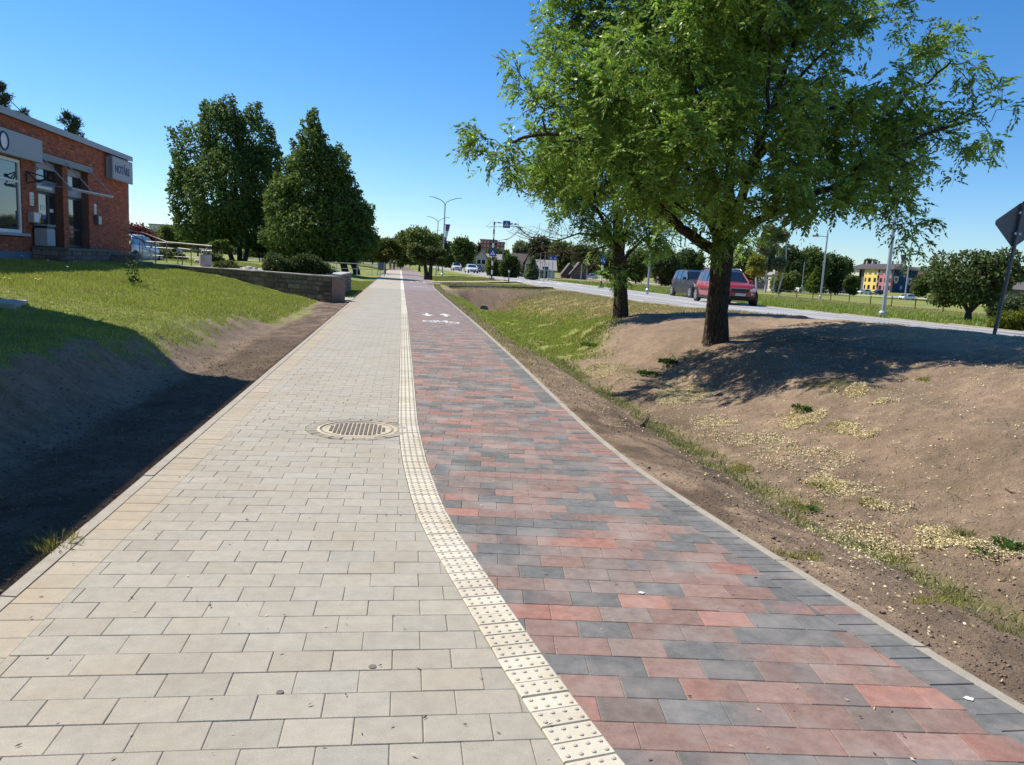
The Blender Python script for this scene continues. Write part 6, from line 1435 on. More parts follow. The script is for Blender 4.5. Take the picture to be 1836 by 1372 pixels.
# ------------------------------------------------------------------ poles, lamps, signs
def pole(name, label, px, py, top, Y, r=.06, m=None, cat='pole', r2=None):
    p = at(px, py, Y); h = at(px, top, Y).z-p.z; t = thing(name, label, cat, p); MB().tube([(0, 0, -.3), (0, 0, h*.5), (0, 0, h)], [r, (r+(r2 or r*.7))/2, r2 or r*.7], 8).build('pole', m or M['galv'], t, smooth=True)
    MB().lathe([(r*1.9, -.05), (r*1.9, .06), (r*1.2, .12)], 10).build('base_collar', m or M['galv'], t); return t, h
GL = 'double-armed street lamps along the path'
for i, (px, py, top, Y, lb) in enumerate([(793, 492, 368, 84, 'nearest double-armed street lamp, carrying the purple banner'), (782, 486, 399, 119, 'second double-armed street lamp behind the bannered one'), (771, 482, 420, 150, 'third and farthest double-armed street lamp, rising over the dark tree')]):
    p = at(px, py, Y); t, h = pole('street_lamp', lb, px, py, top, Y, .09, cat='street lamp'); t['group'] = GL; h = 8.0 if i else 7.9; 
    h = at(px, top, Y).z-p.z
    for sgn in (-1, 1):
        MB().tube([(0, 0, h-.05), (sgn*.12, 0, h+.3), (sgn*.5, 0, h+.55), (sgn*1.25, 0, h+.8)], .045, 6).build('arm', M['galv'], t, smooth=True)
        MB().box(min(sgn*1.2, sgn*1.75), max(sgn*1.2, sgn*1.75), -.1, .1, h+.78, h+.84).build('lamp_head', M['galv'], t, bevel=.02)
def banner(px0, top, bot, Y, w, label, right=True):
    a = at(px0, top, Y); z1 = at(px0, bot, Y).z; t = thing('banner', label, 'banner', a); s = 1 if right else -1; H = a.z-z1
    N_ = 10; 
    def pt(f): wv = w*(1-f*.85); return wv
    for nm, f0, f1, m in (('upper_panel', 0, .32, M['purple']), ('middle_panel', .32, .68, M['white']), ('lower_panel', .68, 1, M['purple'])):
        b = MB(); b.add([(s*.08, 0, -H*f0), (s*(.08+pt(f0)), .05, -H*f0), (s*(.08+pt(f1)), .03, -H*f1), (s*.08, 0, -H*f1), (s*.08, .02, -H*f0), (s*(.08+pt(f0)), .07, -H*f0), (s*(.08+pt(f1)), .05, -H*f1), (s*.08, .02, -H*f1)], [(0, 1, 2, 3), (7, 6, 5, 4), (0, 4, 5, 1), (3, 2, 6, 7), (1, 5, 6, 2)]); b.build(nm, m, t)
    MB().tube([(0, 0, .03), (s*(w+.1), .05, .03)], .03, 6).build('bracket', M['dark_metal'], t)
banner(797.5, 403, 437, 83.8, .5, 'purple and white tapering banner on the nearest double-armed lamp')
G1 = 'single-armed lamp posts beyond the road'
for px, py, top, Y, arm, lb in [(1471, 532, 412, 74, -1, 'slim lamp post with a left arm, in the meadow by the white van'), (1622, 534, 435, 84, -1, 'slim lamp post with a left arm, in front of the navy end wall'), (1810, 500, 462, 190, 1, 'far thin lamp post above the red roof at right')]:
    t, h = pole('lamp_post', lb, px, py, top, Y, .08, cat='street lamp'); t['group'] = G1; MB().tube([(0, 0, h*.90), (arm*1.1, 0, h*.91)], .035, 6).build('arm', M['galv'], t); MB().box(min(arm*1.0, arm*1.4), max(arm*1.0, arm*1.4), -.08, .08, h*.89, h*.92).build('lamp_head', M['galv'], t)
banner(1626, 458, 490, 83.8, .55, 'lilac tapering banner on the lamp post by the navy end wall', False)
pole('lamp_post', 'thick pale lamp post across the road, rising into the big ash crown', 1583, 563, 235, 31, .085, cat='street lamp')
pole('pole', 'pale leaning-looking pole across the road between the two ash trunks', 1161, 521, 428, 50, .075)
pole('pole', 'bare thin pole close beside the lamp post by the white van', 1474, 516, 418, 120, .07)
pole('pole', 'thin wooden pole in front of the tree behind the white van', 1438, 513, 470, 150, .08)
for px, py, top, lb in [(967, 499, 455, 'left one of two thin flagpoles before the grey-roofed house'), (975, 502, 451, 'right one of two thin flagpoles before the grey-roofed house'), (982, 502, 470, 'thin grey post left of the paired blue signs'), (1041, 506, 474, 'pale post before the weathered sheds')]: pole('pole', lb, px, py, top, 85, .05)
pole('pole', 'striped pole standing above the big dark hedge of the house', 901, 474, 444, 210, .10, M['grey_paint'])
def striped_pole(parent, h, r, seg, z0=0):
    z = z0; i = 0
    while z < h-.01:
        z1 = min(z+seg, h); MB().tube([(0, 0, z), (0, 0, z1)], r, 8).build('stripe', M['black'] if i % 2 == 0 else M['white'], parent, smooth=False); z = z1; i += 1
def crossing_face(parent, size, loc, facing=-1):
    """blue square with white triangle and walking figure, facing -y"""
    s = size/2; x, y, z = loc
    p = MB().box(x-s, x+s, y, y+.03, z-s, z+s).build('sign_plate', M['blue_sign'], parent, bevel=.0)
    b = MB(); b.prism([(x-s*.72, z-s*.62), (x+s*.72, z-s*.62), (x, z+s*.68)], 0, .006, Matrix(((1, 0, 0, 0), (0, 0, -1, y), (0, 1, 0, 0), (0, 0, 0, 1)))); b.build('white_triangle', M['white'], p)
    q = y-.009; b = MB(); tb = lambda P, r: b.tube([(x+a*s, q, z+c*s) for a, c in P], r*s, 5)
    tb([(0, .1), (-.02, -.15)], .08); tb([(-.02, -.15), (-.2, -.5)], .05); tb([(-.02, -.15), (.2, -.5)], .05); tb([(0, .08), (-.2, -.1)], .035); tb([(0, .08), (.2, -.1)], .035)
    b.add([(x+(.0+.08*math.cos(t_))*s, q-.002, z+(.2+.08*math.sin(t_))*s) for t_ in [2*math.pi*i/10 for i in range(10)]], [tuple(range(10))])
    for k in range(4): b.add([(x+(-.5+k*.28)*s, q, z-.60*s), (x+(-.36+k*.28)*s, q, z-.60*s), (x+(-.36+k*.28)*s, q, z-.52*s), (x+(-.5+k*.28)*s, q, z-.52*s)], [(0, 1, 2, 3)])
    b.build('walking_figure', M['black'], p)
YG = 74; pG = at(881.5, 500, YG); gan = thing('crossing_gantry', 'black and white striped pole with arm over the crossing, blue crosswalk signs and lamps', 'crossing sign', pG, R(2))
hG = at(889, 398, YG).z-pG.z; striped_pole(gan, hG, .075, .42); MB().box(-.25, .25, -.25, .25, -.1, .12).build('base', M['concrete'], gan)
kG = YG/FPX
x_ = 0; i = 0
while x_ < 26*kG: MB().tube([(x_, 0, hG-.06), (min(x_+.3, 26*kG), 0, hG-.06)], .05, 6).build('stripe', M['black'] if i % 2 else M['white'], gan); x_ += .3; i += 1
crossing_face(gan, 12.5*kG, (21.5*kG, -.09, hG-.18)); crossing_face(gan, 12*kG, (-.02, -.12, at(884, 453.5, YG).z-pG.z))
for q in (30, 37): MB().box((q-2.3)*kG, (q+2.3)*kG, -.12, .12, hG-.20, hG-.02).build('warning_lamp', M['galv'], gan, bevel=.03)
MB().tube([(24*kG, 0, hG-.06), (42*kG, 0, hG-.12)], .03, 6).build('arm', M['galv'], gan)
Y3 = 62; p3 = at(1077.5, 513.5, Y3); g3 = thing('crossing_sign', 'striped pole with blue crosswalk sign beyond the road, left of the smaller ash trunk', 'crossing sign', p3); h3 = at(1081, 440, Y3).z-p3.z; striped_pole(g3, h3, .075, .42); MB().box(-.22, .22, -.22, .22, -.1, .1).build('base', M['dark_concrete'], g3)
crossing_face(g3, 12*Y3/FPX, (-.02, -.12, at(1081, 466.5, Y3).z-p3.z)); MB().box(-.34, .2, -.1, -.07, at(1081, 459, Y3).z-p3.z-.05, at(1081, 459, Y3).z-p3.z+.1).build('upper_plate', M['blue_sign'], g3)
Y4 = 90; p4 = at(989, 505, Y4); g4 = thing('crossing_sign', 'pair of blue crosswalk signs back to back on a grey pole past the crossing', 'crossing sign', p4); h4 = at(989, 466, Y4).z-p4.z; MB().tube([(0, 0, -.1), (0, 0, h4)], .05, 7).build('pole', M['galv'], g4)
crossing_face(g4, 7*Y4/FPX, (-3.8*Y4/FPX, -.1, at(985, 462, Y4).z-p4.z)); crossing_face(g4, 7*Y4/FPX, (3.8*Y4/FPX, -.1, at(985, 462.5, Y4).z-p4.z))
def diamond(parent, s, z, m, name='sign_plate', y=-.04, th=.012):
    b = MB(); P = [(0, s), (s, 0), (0, -s), (-s, 0)]; Q = []
    for i in range(4):
        a = Vector(P[i]); c = Vector(P[(i+1) % 4]); e = Vector(P[i-1]); Q += [tuple(a+(e-a)*.08), tuple(a+(c-a)*.08)]
    b.prism(Q, 0, th, Matrix(((1, 0, 0, 0), (0, 0, 1, y), (0, 1, 0, z), (0, 0, 0, 1)))); return b.build(name, m, parent)
Y5 = 95; p5 = at(1051, 505, Y5); g5 = thing('priority_sign', 'yellow diamond sign on a thin post beyond the road, above the silver car', 'road sign', p5); h5 = at(1052, 466, Y5).z-p5.z; MB().tube([(0, 0, -.1), (0, 0, h5)], .04, 7).build('post', M['galv'], g5)
diamond(g5, 5.0*Y5/FPX, h5-.45, M['white'], y=-.05); diamond(g5, 4.0*Y5/FPX, h5-.45, M['yellow_sign'], 'sign_face', y=-.066)
# road sign seen from behind at the right edge
p6 = Vector(at(1783, 598, 13.0)); g6 = thing('road_sign', 'back of a dark grey diamond sign on a steel post at right edge', 'road sign', p6, R(-6)); g6.rotation_euler = (0, R(4.4), R(-6)); h6 = at(1822, 358, 13.0).z-p6.z
MB().tube([(0, 0, -.3), (0, 0, h6-.02)], .030, 12).build('post', M['sign_back'], g6, smooth=True)
s6 = .385; diamond(g6, s6, h6-s6-.01, M['sign_back'], y=.045, th=.008); diamond(g6, s6*.97, h6-s6-.01, M['yellow_sign'], 'sign_face', y=.054, th=.002)
b = MB()
for dz in (.18, -.16): b.box(-.05, .05, -.02, .05, h6-s6+dz-.02, h6-s6+dz+.02)
b.build('clamp', M['galv'], g6)
pb_ = at(912, 504, 66); bo = thing('marker_post', 'short grey marker post with white top at the crossing kerb', 'post', pb_); MB().tube([(0, 0, -.2), (0, 0, .72)], .05, 8).build('post', M['sign_back'], bo); MB().tube([(0, 0, .72), (0, 0, .92)], .07, 8).build('cap', M['white'], bo)
# posts at the left foot of the crossing path
for px, lb in ((781, 'grey park post left of the bannered lamp'),): pole('post', lb, px, 492, 477, 78, .05)
# meadow fence: thin posts with wire
fn = thing('wire_fence', 'thin dark posts with sagging wire along the meadow beyond the road', 'fence', at(1400, 532, 75)); inv = -fn.location; last = None
for px, y0, y1, Y in [(1396, 518, 531, 80), (1428, 521, 535, 78), (1457, 524, 537, 76), (1489, 523, 537, 75), (1522, 529, 543, 72), (1560, 530, 546, 66), (1598, 531, 548, 62), (1640, 534, 554, 56), (1690, 538, 560, 50)]:
    a = at(px, y1, Y); h = at(px, y0, Y).z-a.z; MB().tube([a+inv-Vector((0, 0, .3)), a+inv+Vector((0, 0, h))], .04, 5).build('post', M['bark_far'], fn)
    if last:
        for f in (.5, .95): q0 = last[0]+Vector((0, 0, last[1]*f)); q1 = a+Vector((0, 0, h*f)); MB().tube([q0+inv, q0.lerp(q1, .5)+inv-Vector((0, 0, .05)), q1+inv], .003, 3).build('wire', M['galv'], fn)
    last = (a, h)
fg = thing('board_fence', 'long dark board fence behind the vans and trees', 'fence', at(1300, 522, 200)); inv = -fg.location
for i in range(66):
    px = 1196+i*5.0; Y = 205-.15*i; a = at(px, 514.5+(px-1300)*.052, Y); c = at(px+4.7, 514.5+(px+4.7-1300)*.052, Y); a.z -= .5; hh = 2.2+rng.normal(0, .05); b = MB(); A = a+inv; C_ = c+inv
    b.add([A, C_, C_+Vector((0, .08, 0)), A+Vector((0, .08, 0)), A+Vector((0, 0, hh)), C_+Vector((0, 0, hh)), C_+Vector((0, .08, hh)), A+Vector((0, .08, hh))], [(0, 1, 5, 4), (1, 2, 6, 5), (2, 3, 7, 6), (3, 0, 4, 7), (4, 5, 6, 7)]); b.build('panel', M['dark_concrete'], fg)
# overhead wires
def cable(a, b_, sag, label): a, b_ = Vector(a), Vector(b_); tag(MB().tube([a.lerp(b_, t)-Vector((0, 0, sag*4*t*(1-t))) for t in [i/12 for i in range(13)]], .02, 4).build('overhead_cable', M['black']), label, 'cable')
cable(at(-40, 108, 40), at(90, 232, 44), .5, 'thin overhead cable coming down behind the brick roof')

# ------------------------------------------------------------------ far buildings
def wallbox3(parent, A, B, z0, z1, th, m, name='wall'):
    A = Vector(A); B = Vector(B); d = (B-A).normalized(); n = Vector((d.y, -d.x, 0)); b = MB()
    b.prism([(A.x, A.y), (B.x, B.y), (B.x-n.x*th, B.y-n.y*th), (A.x-n.x*th, A.y-n.y*th)], z0, z1); return b.build(name, m, parent)
def win3(parent, A, B, f, w, z0, z1, m=None, frame=None, pr=.04, nm='window'):
    A = Vector(A); B = Vector(B); d = (B-A).normalized(); n = Vector((d.y, -d.x, 0)); n = -n if n.dot(-A) < 0 else n
    c = A+(B-A)*f; b = MB(); P = c-d*w/2; Q = c+d*w/2
    b.prism([(P.x+n.x*pr, P.y+n.y*pr), (Q.x+n.x*pr, Q.y+n.y*pr), (Q.x-n.x*.05, Q.y-n.y*.05), (P.x-n.x*.05, P.y-n.y*.05)], z0, z1); o = b.build(nm, frame or M['white'], parent)
    P = c-d*(w/2-.08); Q = c+d*(w/2-.08); b = MB(); b.prism([(P.x+n.x*(pr+.02), P.y+n.y*(pr+.02)), (Q.x+n.x*(pr+.02), Q.y+n.y*(pr+.02)), (Q.x+n.x*pr, Q.y+n.y*pr), (P.x+n.x*pr, P.y+n.y*pr)], z0+.1, z1-.1); b.build('pane', m or M['glass'], o); return o
# painted block
K = at(1597, 524, 310); E1 = at(1641, 526, 314); S_ = at(1513, 521, 342); K.z = E1.z = S_.z = 0
pbk = thing('painted_building', 'three-storey building with white, yellow and pink front and navy end wall', 'building', (0, 0, 0))
z0 = at(1597, 524, 310).z-1.0; z1 = at(1597, 482.5, 310).z
colr = {'w': mat('pale_wall', (.55, .54, .48), .85, .08, .4), 'g': mat('grey_band', (.12, .12, .12), .8, .1, .4), 'y': mat('yellow_wall', (.70, .52, .14), .85, .06, .4), 's': mat('stair_wall', (.26, .24, .25), .8, .1, .4), 'p': mat('pink_wall', (.46, .165, .185), .85, .06, .4), 'n': mat('navy_wall', (.012, .035, .075), .75, .06, .4)}
segs = [(0, .30, 'w'), (.30, .42, 'g'), (.42, .695, 'y'), (.695, .735, 's'), (.735, 1.0, 'p')]
for a, c, k in segs:
    off = 0 if k not in 'gs' else 1.0; P = S_.lerp(K, a); Q = S_.lerp(K, c); d = (K-S_).normalized(); n = Vector((d.y, -d.x, 0)); wallbox3(pbk, P-n*off, Q-n*off, z0, z1, .35, colr[k])
back = Vector((E1.x-K.x, E1.y-K.y, 0)); wallbox3(pbk, K+(E1-K)*.0, E1, z0, z1-.02, .6, colr['n'])
wallbox3(pbk, E1, E1+(S_-K), z0, z1-.03, .5, colr['n']); wallbox3(pbk, S_+(E1-K), S_, z0, z1-.04, .5, colr['w']); wallbox3(pbk, S_.lerp(K, .28)-n*1.4, S_.lerp(K, .76)-n*1.4, z0, z1-.05, .3, colr['g'])
H3 = (z1-z0-1.0)/3
for fl in range(3):
    zz = z0+1.0+fl*H3+.7
    for f in (.06, .20): win3(pbk, S_, K, f, 1.3, zz, zz+1.5)
    for f in (.455, .53, .55, .645, .66): win3(pbk, S_, K, f, 1.0, zz, zz+1.7, frame=M['dark_metal'])
    for f in (.765, .785, .86, .955): win3(pbk, S_, K, f, 1.0, zz, zz+1.7, frame=M['dark_metal'])
    P = .715
    for q in range(2): win3(pbk, S_, K, P-.008+q*.016, .25, zz-.3, zz+.8, frame=M['white'], pr=.4)
def shield(f, zc, w, h, m, m2, nm):
    d = (E1-K).normalized(); n = Vector((d.y, -d.x, 0)); n = -n if n.y > 0 else n; c = K+(E1-K)*f+n*.06
    pts = [(-.5, .5), (.5, .5), (.5, -.1), (.25, -.42), (0, -.55), (-.25, -.42), (-.5, -.1)]
    b = MB(); b.add([c+d*x*w+Vector((0, 0, zc+z*h)) for x, z in pts], [tuple(range(7))]); s = b.build(nm, m, pbk)
    if m2: b = MB(); b.add([c+n*.04+d*x*w*.45+Vector((0, 0, zc-.02+z*h*.5)) for x, z in pts], [tuple(range(7))]); b.build('charge', m2, s)
mr_ = mat('faded_red', (.30, .06, .05), .8, .05, 1); mb_ = mat('mid_blue', (.02, .10, .28), .8, .05, 1); mg_ = mat('banner_lime', (.42, .46, .05), .8, .05, 1); mw_ = mat('shield_white', (.42, .45, .47), .8, .05, 1)
zK = z0+1
shield(.10+.05, zK+5.0, 2.4, 2.9, mw_, mr_, 'painted_shield'); shield(.70, zK+4.6, 2.3, 2.9, mw_, mr_, 'painted_shield'); shield(.38, zK+1.9, 2.2, 2.4, mb_, mw_, 'painted_shield'); shield(.46, zK+6.6, 2.0, 1.6, mb_, mw_, 'painted_shield')
d = (E1-K).normalized(); n = Vector((d.y, -d.x, 0)); n = -n if n.y > 0 else n; c = K+(E1-K)*.48+n*.10; MB().add([c-d*1.25+Vector((0, 0, zK+7.5)), c+d*1.25+Vector((0, 0, zK+7.5)), c+d*1.25+Vector((0, 0, zK+8.6)), c-d*1.25+Vector((0, 0, zK+8.6))], [(0, 1, 2, 3)]).build('lime_banner', mg_, pbk)
roofm = mat('brown_roof', (.075, .06, .058), .85, .15, .5)
dl_ = (K-S_).normalized(); dn = (E1-K).normalized(); o1 = S_-dl_*.9-dn*.9; o2 = K+dl_*.9-dn*.9; o3 = E1+dl_*.9+dn*.9; o4 = S_+(E1-K)-dl_*.9+dn*.9
ridge0 = o1.lerp(o4, .5)+dl_*4.5; ridge1 = o2.lerp(o3, .5)-dl_*4.5
def zz3(v, z): return (v.x, v.y, z)
b = MB(); b.add([zz3(o1, z1), zz3(o2, z1), zz3(o3, z1), zz3(o4, z1), zz3(ridge0, z1+2.4), zz3(ridge1, z1+2.4), zz3(o1, z1-.25), zz3(o2, z1-.25), zz3(o3, z1-.25), zz3(o4, z1-.25)], [(0, 1, 5, 4), (1, 2, 5), (2, 3, 4, 5), (3, 0, 4), (0, 6, 7, 1), (1, 7, 8, 2), (2, 8, 9, 3), (3, 9, 6, 0), (6, 9, 8, 7)]); rf = b.build('roof', roofm, pbk)
for f, w in ((.1, .5), (.28, 1.2), (.42, .6), (.78, .8), (.92, .5), (1.0, .5), (1.1, .5)):
    c = ridge0.lerp(ridge1, f); MB().box(c.x-w/2, c.x+w/2, c.y-.4, c.y+.4, z1+1.2, z1+3.6).build('chimney', M['concrete'], rf)
# generic gabled house, its long side towards us
def house(label, x0, x1, base, eave, ridge, Y, wall, roof, gable=False, depth=7, wins=(), door=None, name='house', rdx=0):
    a = at(x0, base, Y); c = at(x1, base, Y); k = Y/FPX; t = thing(name, label, 'house' if name != 'shed' else 'shed', (a.x, a.y, a.z)); L = (c-a).length; He = (base-eave)*k; Hr = (base-ridge)*k; al = math.atan2(c.y-a.y, c.x-a.x)
    t.rotation_euler = (0, 0, 0); g = -1.2
    b = MB(); b.box(0, L, 0, depth, g, He); b.build('wall', wall, t)
    b = MB(); o = .35
    if gable:      # gable faces us, ridge runs away
        b2 = MB(); b2.add([(0, -.003, He), (L, -.003, He), (L/2, -.003, Hr-.1), (0, depth, He), (L, depth, He), (L/2, depth, Hr-.1)], [(0, 1, 2), (3, 5, 4), (0, 2, 5, 3), (1, 4, 5, 2)]); b2.build('gable', wall, t)
        b.add([(-o, -o, He-.3), (L/2, -o, Hr), (L/2, depth+o, Hr), (-o, depth+o, He-.3), (-o, -o, He-.15), (L/2, -o, Hr+.18), (L/2, depth+o, Hr+.18), (-o, depth+o, He-.15)], [(0, 1, 2, 3), (4, 5, 6, 7), (0, 1, 5, 4), (1, 2, 6, 5), (2, 3, 7, 6), (3, 0, 4, 7)])
        b.add([(L+o, -o, He-.3), (L/2, -o, Hr), (L/2, depth+o, Hr), (L+o, depth+o, He-.3), (L+o, -o, He-.15), (L/2, -o, Hr+.18), (L/2, depth+o, Hr+.18), (L+o, depth+o, He-.15)], [(0, 1, 2, 3), (4, 5, 6, 7), (0, 1, 5, 4), (1, 2, 6, 5), (2, 3, 7, 6), (3, 0, 4, 7)])
    else:
        b2 = MB(); b2.add([(0, 0, He), (0, depth, He), (0, depth/2, Hr-.1), (L, 0, He), (L, depth, He), (L, depth/2, Hr-.1)], [(0, 1, 2), (3, 5, 4)]); b2.build('gable', wall, t)
        b.add([(-o, -o, He-.15), (L+o, -o, He-.15), (L+o+rdx, depth/2, Hr), (-o+rdx, depth/2, Hr), (-o, depth+o, He-.15), (L+o, depth+o, He-.15), (-o, -o, He-.3), (L+o, -o, He-.3)], [(0, 1, 2, 3), (3, 2, 5, 4), (0, 6, 7, 1)])
    r = b.build('roof', roof, t)
    for f, zb, w, h in wins:
        wn_ = MB().box(L*f-w/2, L*f+w/2, -.06, .02, zb, zb+h).build('window', M['white'], t); MB().box(L*f-w/2+.08, L*f+w/2-.08, -.08, -.06, zb+.08, zb+h-.08).build('pane', M['glass'], wn_)
    if door is not None: MB().box(L*door-.5, L*door+.5, -.05, .02, -.2, 2.0).build('door', M['dark_metal'], t)
    return t, r, L, He, Hr
grey_roof = mat('grey_fibre_roof', (.27, .25, .24), .9, .15, .8); brown = mat('brown_roof_sheet', (.085, .062, .06), .85, .1, .8); cream = mat('cream_render', (.50, .45, .38), .85, .1, 1); wood = mat('weathered_wood', (.12, .105, .095), .9, .25, 2); whitew = mat('limewashed_wall', (.62, .62, .60), .85, .08, 1); redb = mat('far_brick', (.27, .085, .075), .85, .12, 1)
t, r, L, He, Hr = house('small cream house with grey gable roof below the red tower block', 852, 872, 484, 461, 449, 190, cream, grey_roof, True, wins=((.3, 1.4, 1.0, 1.2), (.7, 1.4, 1.0, 1.2)))
t, r, L, He, Hr = house('low annex with grey roof joined right of the small cream house', 872, 896, 484, 464, 455, 192, cream, grey_roof); MB().box(L*.1, L*.1+.6, 3, 3.6, Hr-1, Hr+1.6).build('chimney', redb, r)
house('house with steep dark brown roof and brick ground floor', 918, 946, 497, 475, 454, 120, redb, brown, False, 8, ((.25, .7, 1.3, 1.3), (.7, .6, .9, 1.4)))
house('narrow gabled wing at the right of the brown-roofed house', 940, 953, 497, 472, 455, 118, cream, brown, True, 9, ((.5, .9, .9, 1.2),))
house('long low white house with pale grey roof right of the brown one', 954, 994, 500, 482, 465, 122, whitew, grey_roof, False, 8, ((.15, .5, 1.0, 1.1), (.45, .5, 1.0, 1.1)), .58)
house('left one of two weathered sheds with pale-edged gable', 1008, 1033, 503, 492, 473, 150, wood, wood, True, 6, name='shed')
house('right one of two weathered sheds, broader and darker', 1024, 1052, 504, 490, 471, 146, wood, wood, True, 6, name='shed')
house('pale gabled house half hidden behind fruit trees', 1394, 1418, 520, 492, 480, 170, cream, grey_roof, True, 7, ((.6, 3.6, 1.0, 1.0),))
house('grey shed roof seen low behind the grey car', 1180, 1206, 515, 504, 497, 180, wood, grey_roof, False, 5, name='shed')
house('long house with reddish-brown roof right of the navy end wall', 1642, 1664, 520, 497, 488, 380, cream, mat('far_red_roof', (.17, .085, .07), .9, .1, .5))
house('house with bright red roof at the right edge', 1808, 1829, 518, 504, 495, 190, cream, mat('bright_red_roof', (.55, .10, .06), .8, .08, .5))
house('dark roofed outbuilding in front of the red roof at the right edge', 1803, 1850, 528, 517, 505, 150, wood, M['dark_concrete'], False, 6, name='outbuilding')
def slab_block(label, x0, x1, base, top, Y, m, cols, rows, side=None, name='apartment_block', frame=None, depth=14):
    a = at(x0, base, Y); c = at(x1, base, Y); k = Y/FPX; H = (base-top)*k; L = (c-a).length; t = thing(name, label, 'building', a); MB().box(0, L, 0, depth, -3, H).build('wall', m, t); MB().box(-.3, L+.3, -.3, depth+.3, H, H+.5).build('roof', M['grey_panel'], t)
    for i in range(cols):
        for j in range(rows):
            x = L*(i+.5)/cols; w = L/cols*.45; z = H*(j+.35)/rows; h = H/rows*.45; f = MB().box(x-w/2, x+w/2, -.06, 0, z, z+h).build('window', frame or M['white'], t); MB().box(x-w/2+.1, x+w/2-.1, -.09, -.06, z+.1, z+h-.1).build('pane', M['glass'], f)
    return t, L, H
t, L, H = slab_block('red brick tower block showing above the trees, left wing', 859, 876, 478, 431.5, 400, redb, 3, 7)
slab_block('recessed darker middle of the red brick tower block', 876, 888, 478, 432.5, 406, mat('far_brick_dark', (.19, .06, .055), .85, .1, 1), 2, 7)
slab_block('lower right wing of the red brick tower block with balconies', 888, 902, 478, 436, 402, redb, 2, 6)
slab_block('far white apartment block over the painted building roof, left', 1628, 1676, 515, 480.5, 620, whitew, 9, 5)
slab_block('far white apartment block at the right edge behind the bushy tree', 1790, 1850, 520, 487, 600, whitew, 9, 5)
slab_block('far white apartment block tips above the trees left of the limes', 268, 300, 460, 404.5, 330, whitew, 5, 6)
slab_block('far pale apartment roofline left of the painted building', 1496, 1560, 512, 477, 600, whitew, 9, 5)

# ------------------------------------------------------------------ two people far up the footway and pigeons
skin = mat('skin', (.42, .25, .18), .6, .05, 5)
def person(label, px, py, Y, topc, legc, stride, hairc, extra=None):
    p = at(px, py, Y); p.z = 0.0; t = thing('person', label, 'person', p, 0)
    def chain(nm, V, E, Rr, m):
        me = bpy.data.meshes.new(nm); me.from_pydata(V, E, []); o = link(nm, me, t); o.modifiers.new('skin', 'SKIN'); sv = me.skin_vertices[0].data
        for i, r in enumerate(Rr): sv[i].radius = (r, r)
        sv[0].use_root = True; s = o.modifiers.new('sub', 'SUBSURF'); s.levels = s.render_levels = 1; me.materials.append(m); return o
    s = stride
    V = [(0, 0, .92), (0, 0, 1.12), (0, 0, 1.32), (0, 0, 1.47), (0, .0, 1.56), (0, .01, 1.64), (0, .01, 1.72), (-.09, 0, .88), (-.10, .04*s+.05, .50), (-.10, -.20*s, .09), (-.10, -.08*s, .04), (.09, 0, .88), (.10, .10*s, .50), (.10, .26*s, .09), (.10, .38*s, .04), (-.19, 0, 1.40), (-.24, .06, 1.14), (-.22, .14, .90), (-.21, .18, .82), (.19, 0, 1.40), (.24, -.05, 1.14), (.22, .0, .90), (.21, .02, .82)]
    E = [(0, 1), (1, 2), (2, 3), (3, 4), (4, 5), (5, 6), (0, 7), (7, 8), (8, 9), (9, 10), (0, 11), (11, 12), (12, 13), (13, 14), (2, 15), (15, 16), (16, 17), (17, 18), (2, 19), (19, 20), (20, 21), (21, 22)]
    Rr = [.14, .13, .15, .07, .06, .095, .085, .095, .065, .045, .04, .095, .065, .045, .04, .06, .045, .035, .035, .06, .045, .035, .035]
    chain('body', V, E, Rr, skin)
    chain('jacket', [(0, 0, .95), (0, 0, 1.15), (0, 0, 1.34), (0, 0, 1.43), (-.19, 0, 1.40), (-.24, .06, 1.14), (-.22, .13, .94), (.19, 0, 1.40), (.24, -.05, 1.14), (.22, -.01, .94)], [(0, 1), (1, 2), (2, 3), (2, 4), (4, 5), (5, 6), (2, 7), (7, 8), (8, 9)], [.17, .155, .17, .09, .075, .06, .05, .075, .06, .05], topc)
    chain('trousers', [(0, 0, .93), (-.09, 0, .86), (-.10, .04*s+.05, .50), (-.10, -.20*s, .14), (.09, 0, .86), (.10, .10*s, .50), (.10, .26*s, .14)], [(0, 1), (1, 2), (2, 3), (0, 4), (4, 5), (5, 6)], [.155, .115, .08, .06, .115, .08, .06], legc)
    MB().lathe([(.0, -.02), (.10, .02), (.108, .09), (.09, .16), (.0, .19)], 12, (0, .0, 1.60)).build('hair', hairc, t, smooth=True)
    return t
person('person in grey-blue top walking away, left one of two on the far footway', 699.5, 484, 142, mat('blue_grey_cloth', (.12, .15, .20), .9, .1, 4), M['dark_metal'], 1, M['twig'])
person('person in black with pale cap walking away, right one of two on footway', 706.5, 485, 142, M['black'], M['black'], -1, M['white'])
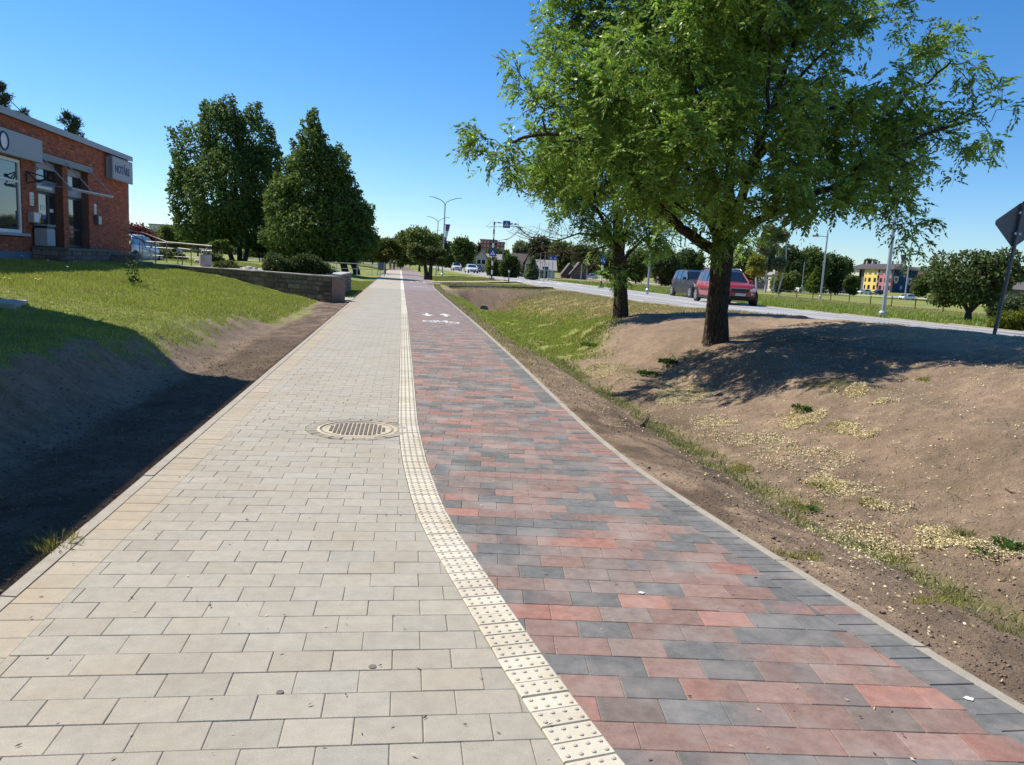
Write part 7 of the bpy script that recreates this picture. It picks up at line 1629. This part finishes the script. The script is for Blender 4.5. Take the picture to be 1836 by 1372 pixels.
for px, lb in ((689.5, 'left one of two pigeons on the footway edge'), (696, 'right one of two pigeons on the footway edge')):
    c = GT(px, 494); t = thing('pigeon', lb, 'bird', (c.x, c.y, 0.02), R(60)); me = MB().lathe([(.0, -.16), (.05, -.13), (.085, -.03), (.08, .06), (.045, .12), (.0, .14)], 8, (0, 0, .12), 'y').build('body', M['grey_paint'], t, smooth=True)
    MB().lathe([(.0, -.03), (.035, -.02), (.038, .02), (0, .05)], 8, (0, .14, .22)).build('head', M['sign_back'], t, smooth=True); MB().tube([(.03, 0, 0), (.03, 0, .08)], .008, 4).build('leg', M['tail'], t); MB().tube([(-.03, 0, 0), (-.03, 0, .08)], .008, 4).build('leg', M['tail'], t)
# low pipe rail on the wall coping and white stones behind it
t = thing('pipe_rail', 'low pale pipe rail lying just above the wall coping near the juniper', 'rail', (0, 0, 0)); MB().tube([at(407, 486, 34), at(410, 482.5, 34), at(450, 484, 33.6), at(485, 487, 33.2), at(491, 490, 33)], .045, 7).build('rail', M['concrete'], t, smooth=True)
for px, py, r_, lb in [(447, 481, .18, 'left white garden stone behind the pipe rail'), (457, 483, .15, 'middle white garden stone behind the pipe rail'), (468, 485, .13, 'right white garden stone behind the pipe rail'), (357, 470, .3, 'pale boulder left of the concrete bin')]:
    p = at(px, py, 35.5 if px > 400 else 44); b = MB(); bm = bmesh.new(); bmesh.ops.create_icosphere(bm, subdivisions=2, radius=r_)
    for v in bm.verts: v.co *= rng.uniform(.82, 1.12); v.co.z *= .6
    me = bpy.data.meshes.new('garden_stone'); bm.to_mesh(me); bm.free(); me.materials.append(M['concrete']); o = link('garden_stone', me, None, p); tag(o, lb, 'stone')
# culvert mouth in the ditch headwall
cv = at(857, 545, 46.5); cu_ = thing('culvert', 'dark culvert mouth at the head of the ditch', 'culvert', W(5.3, 46.6, -1.17)); MB().lathe([(.24, -.6), (.24, .1), (.19, .1), (.18, -.5)], 16, (0, 0, .25), 'y').build('pipe', M['dark_concrete'], cu_); MB().lathe([(.0, -.45), (.18, -.45), (.18, -.4)], 16, (0, 0, .25), 'y').build('shade_disc', M['black'], cu_)  # black disc paints in the shade of the pipe's inside
tri = sum(len(o.data.polygons) for o in scene.objects if o.type == 'MESH'); print('polys', tri, 'objects', len(scene.objects))
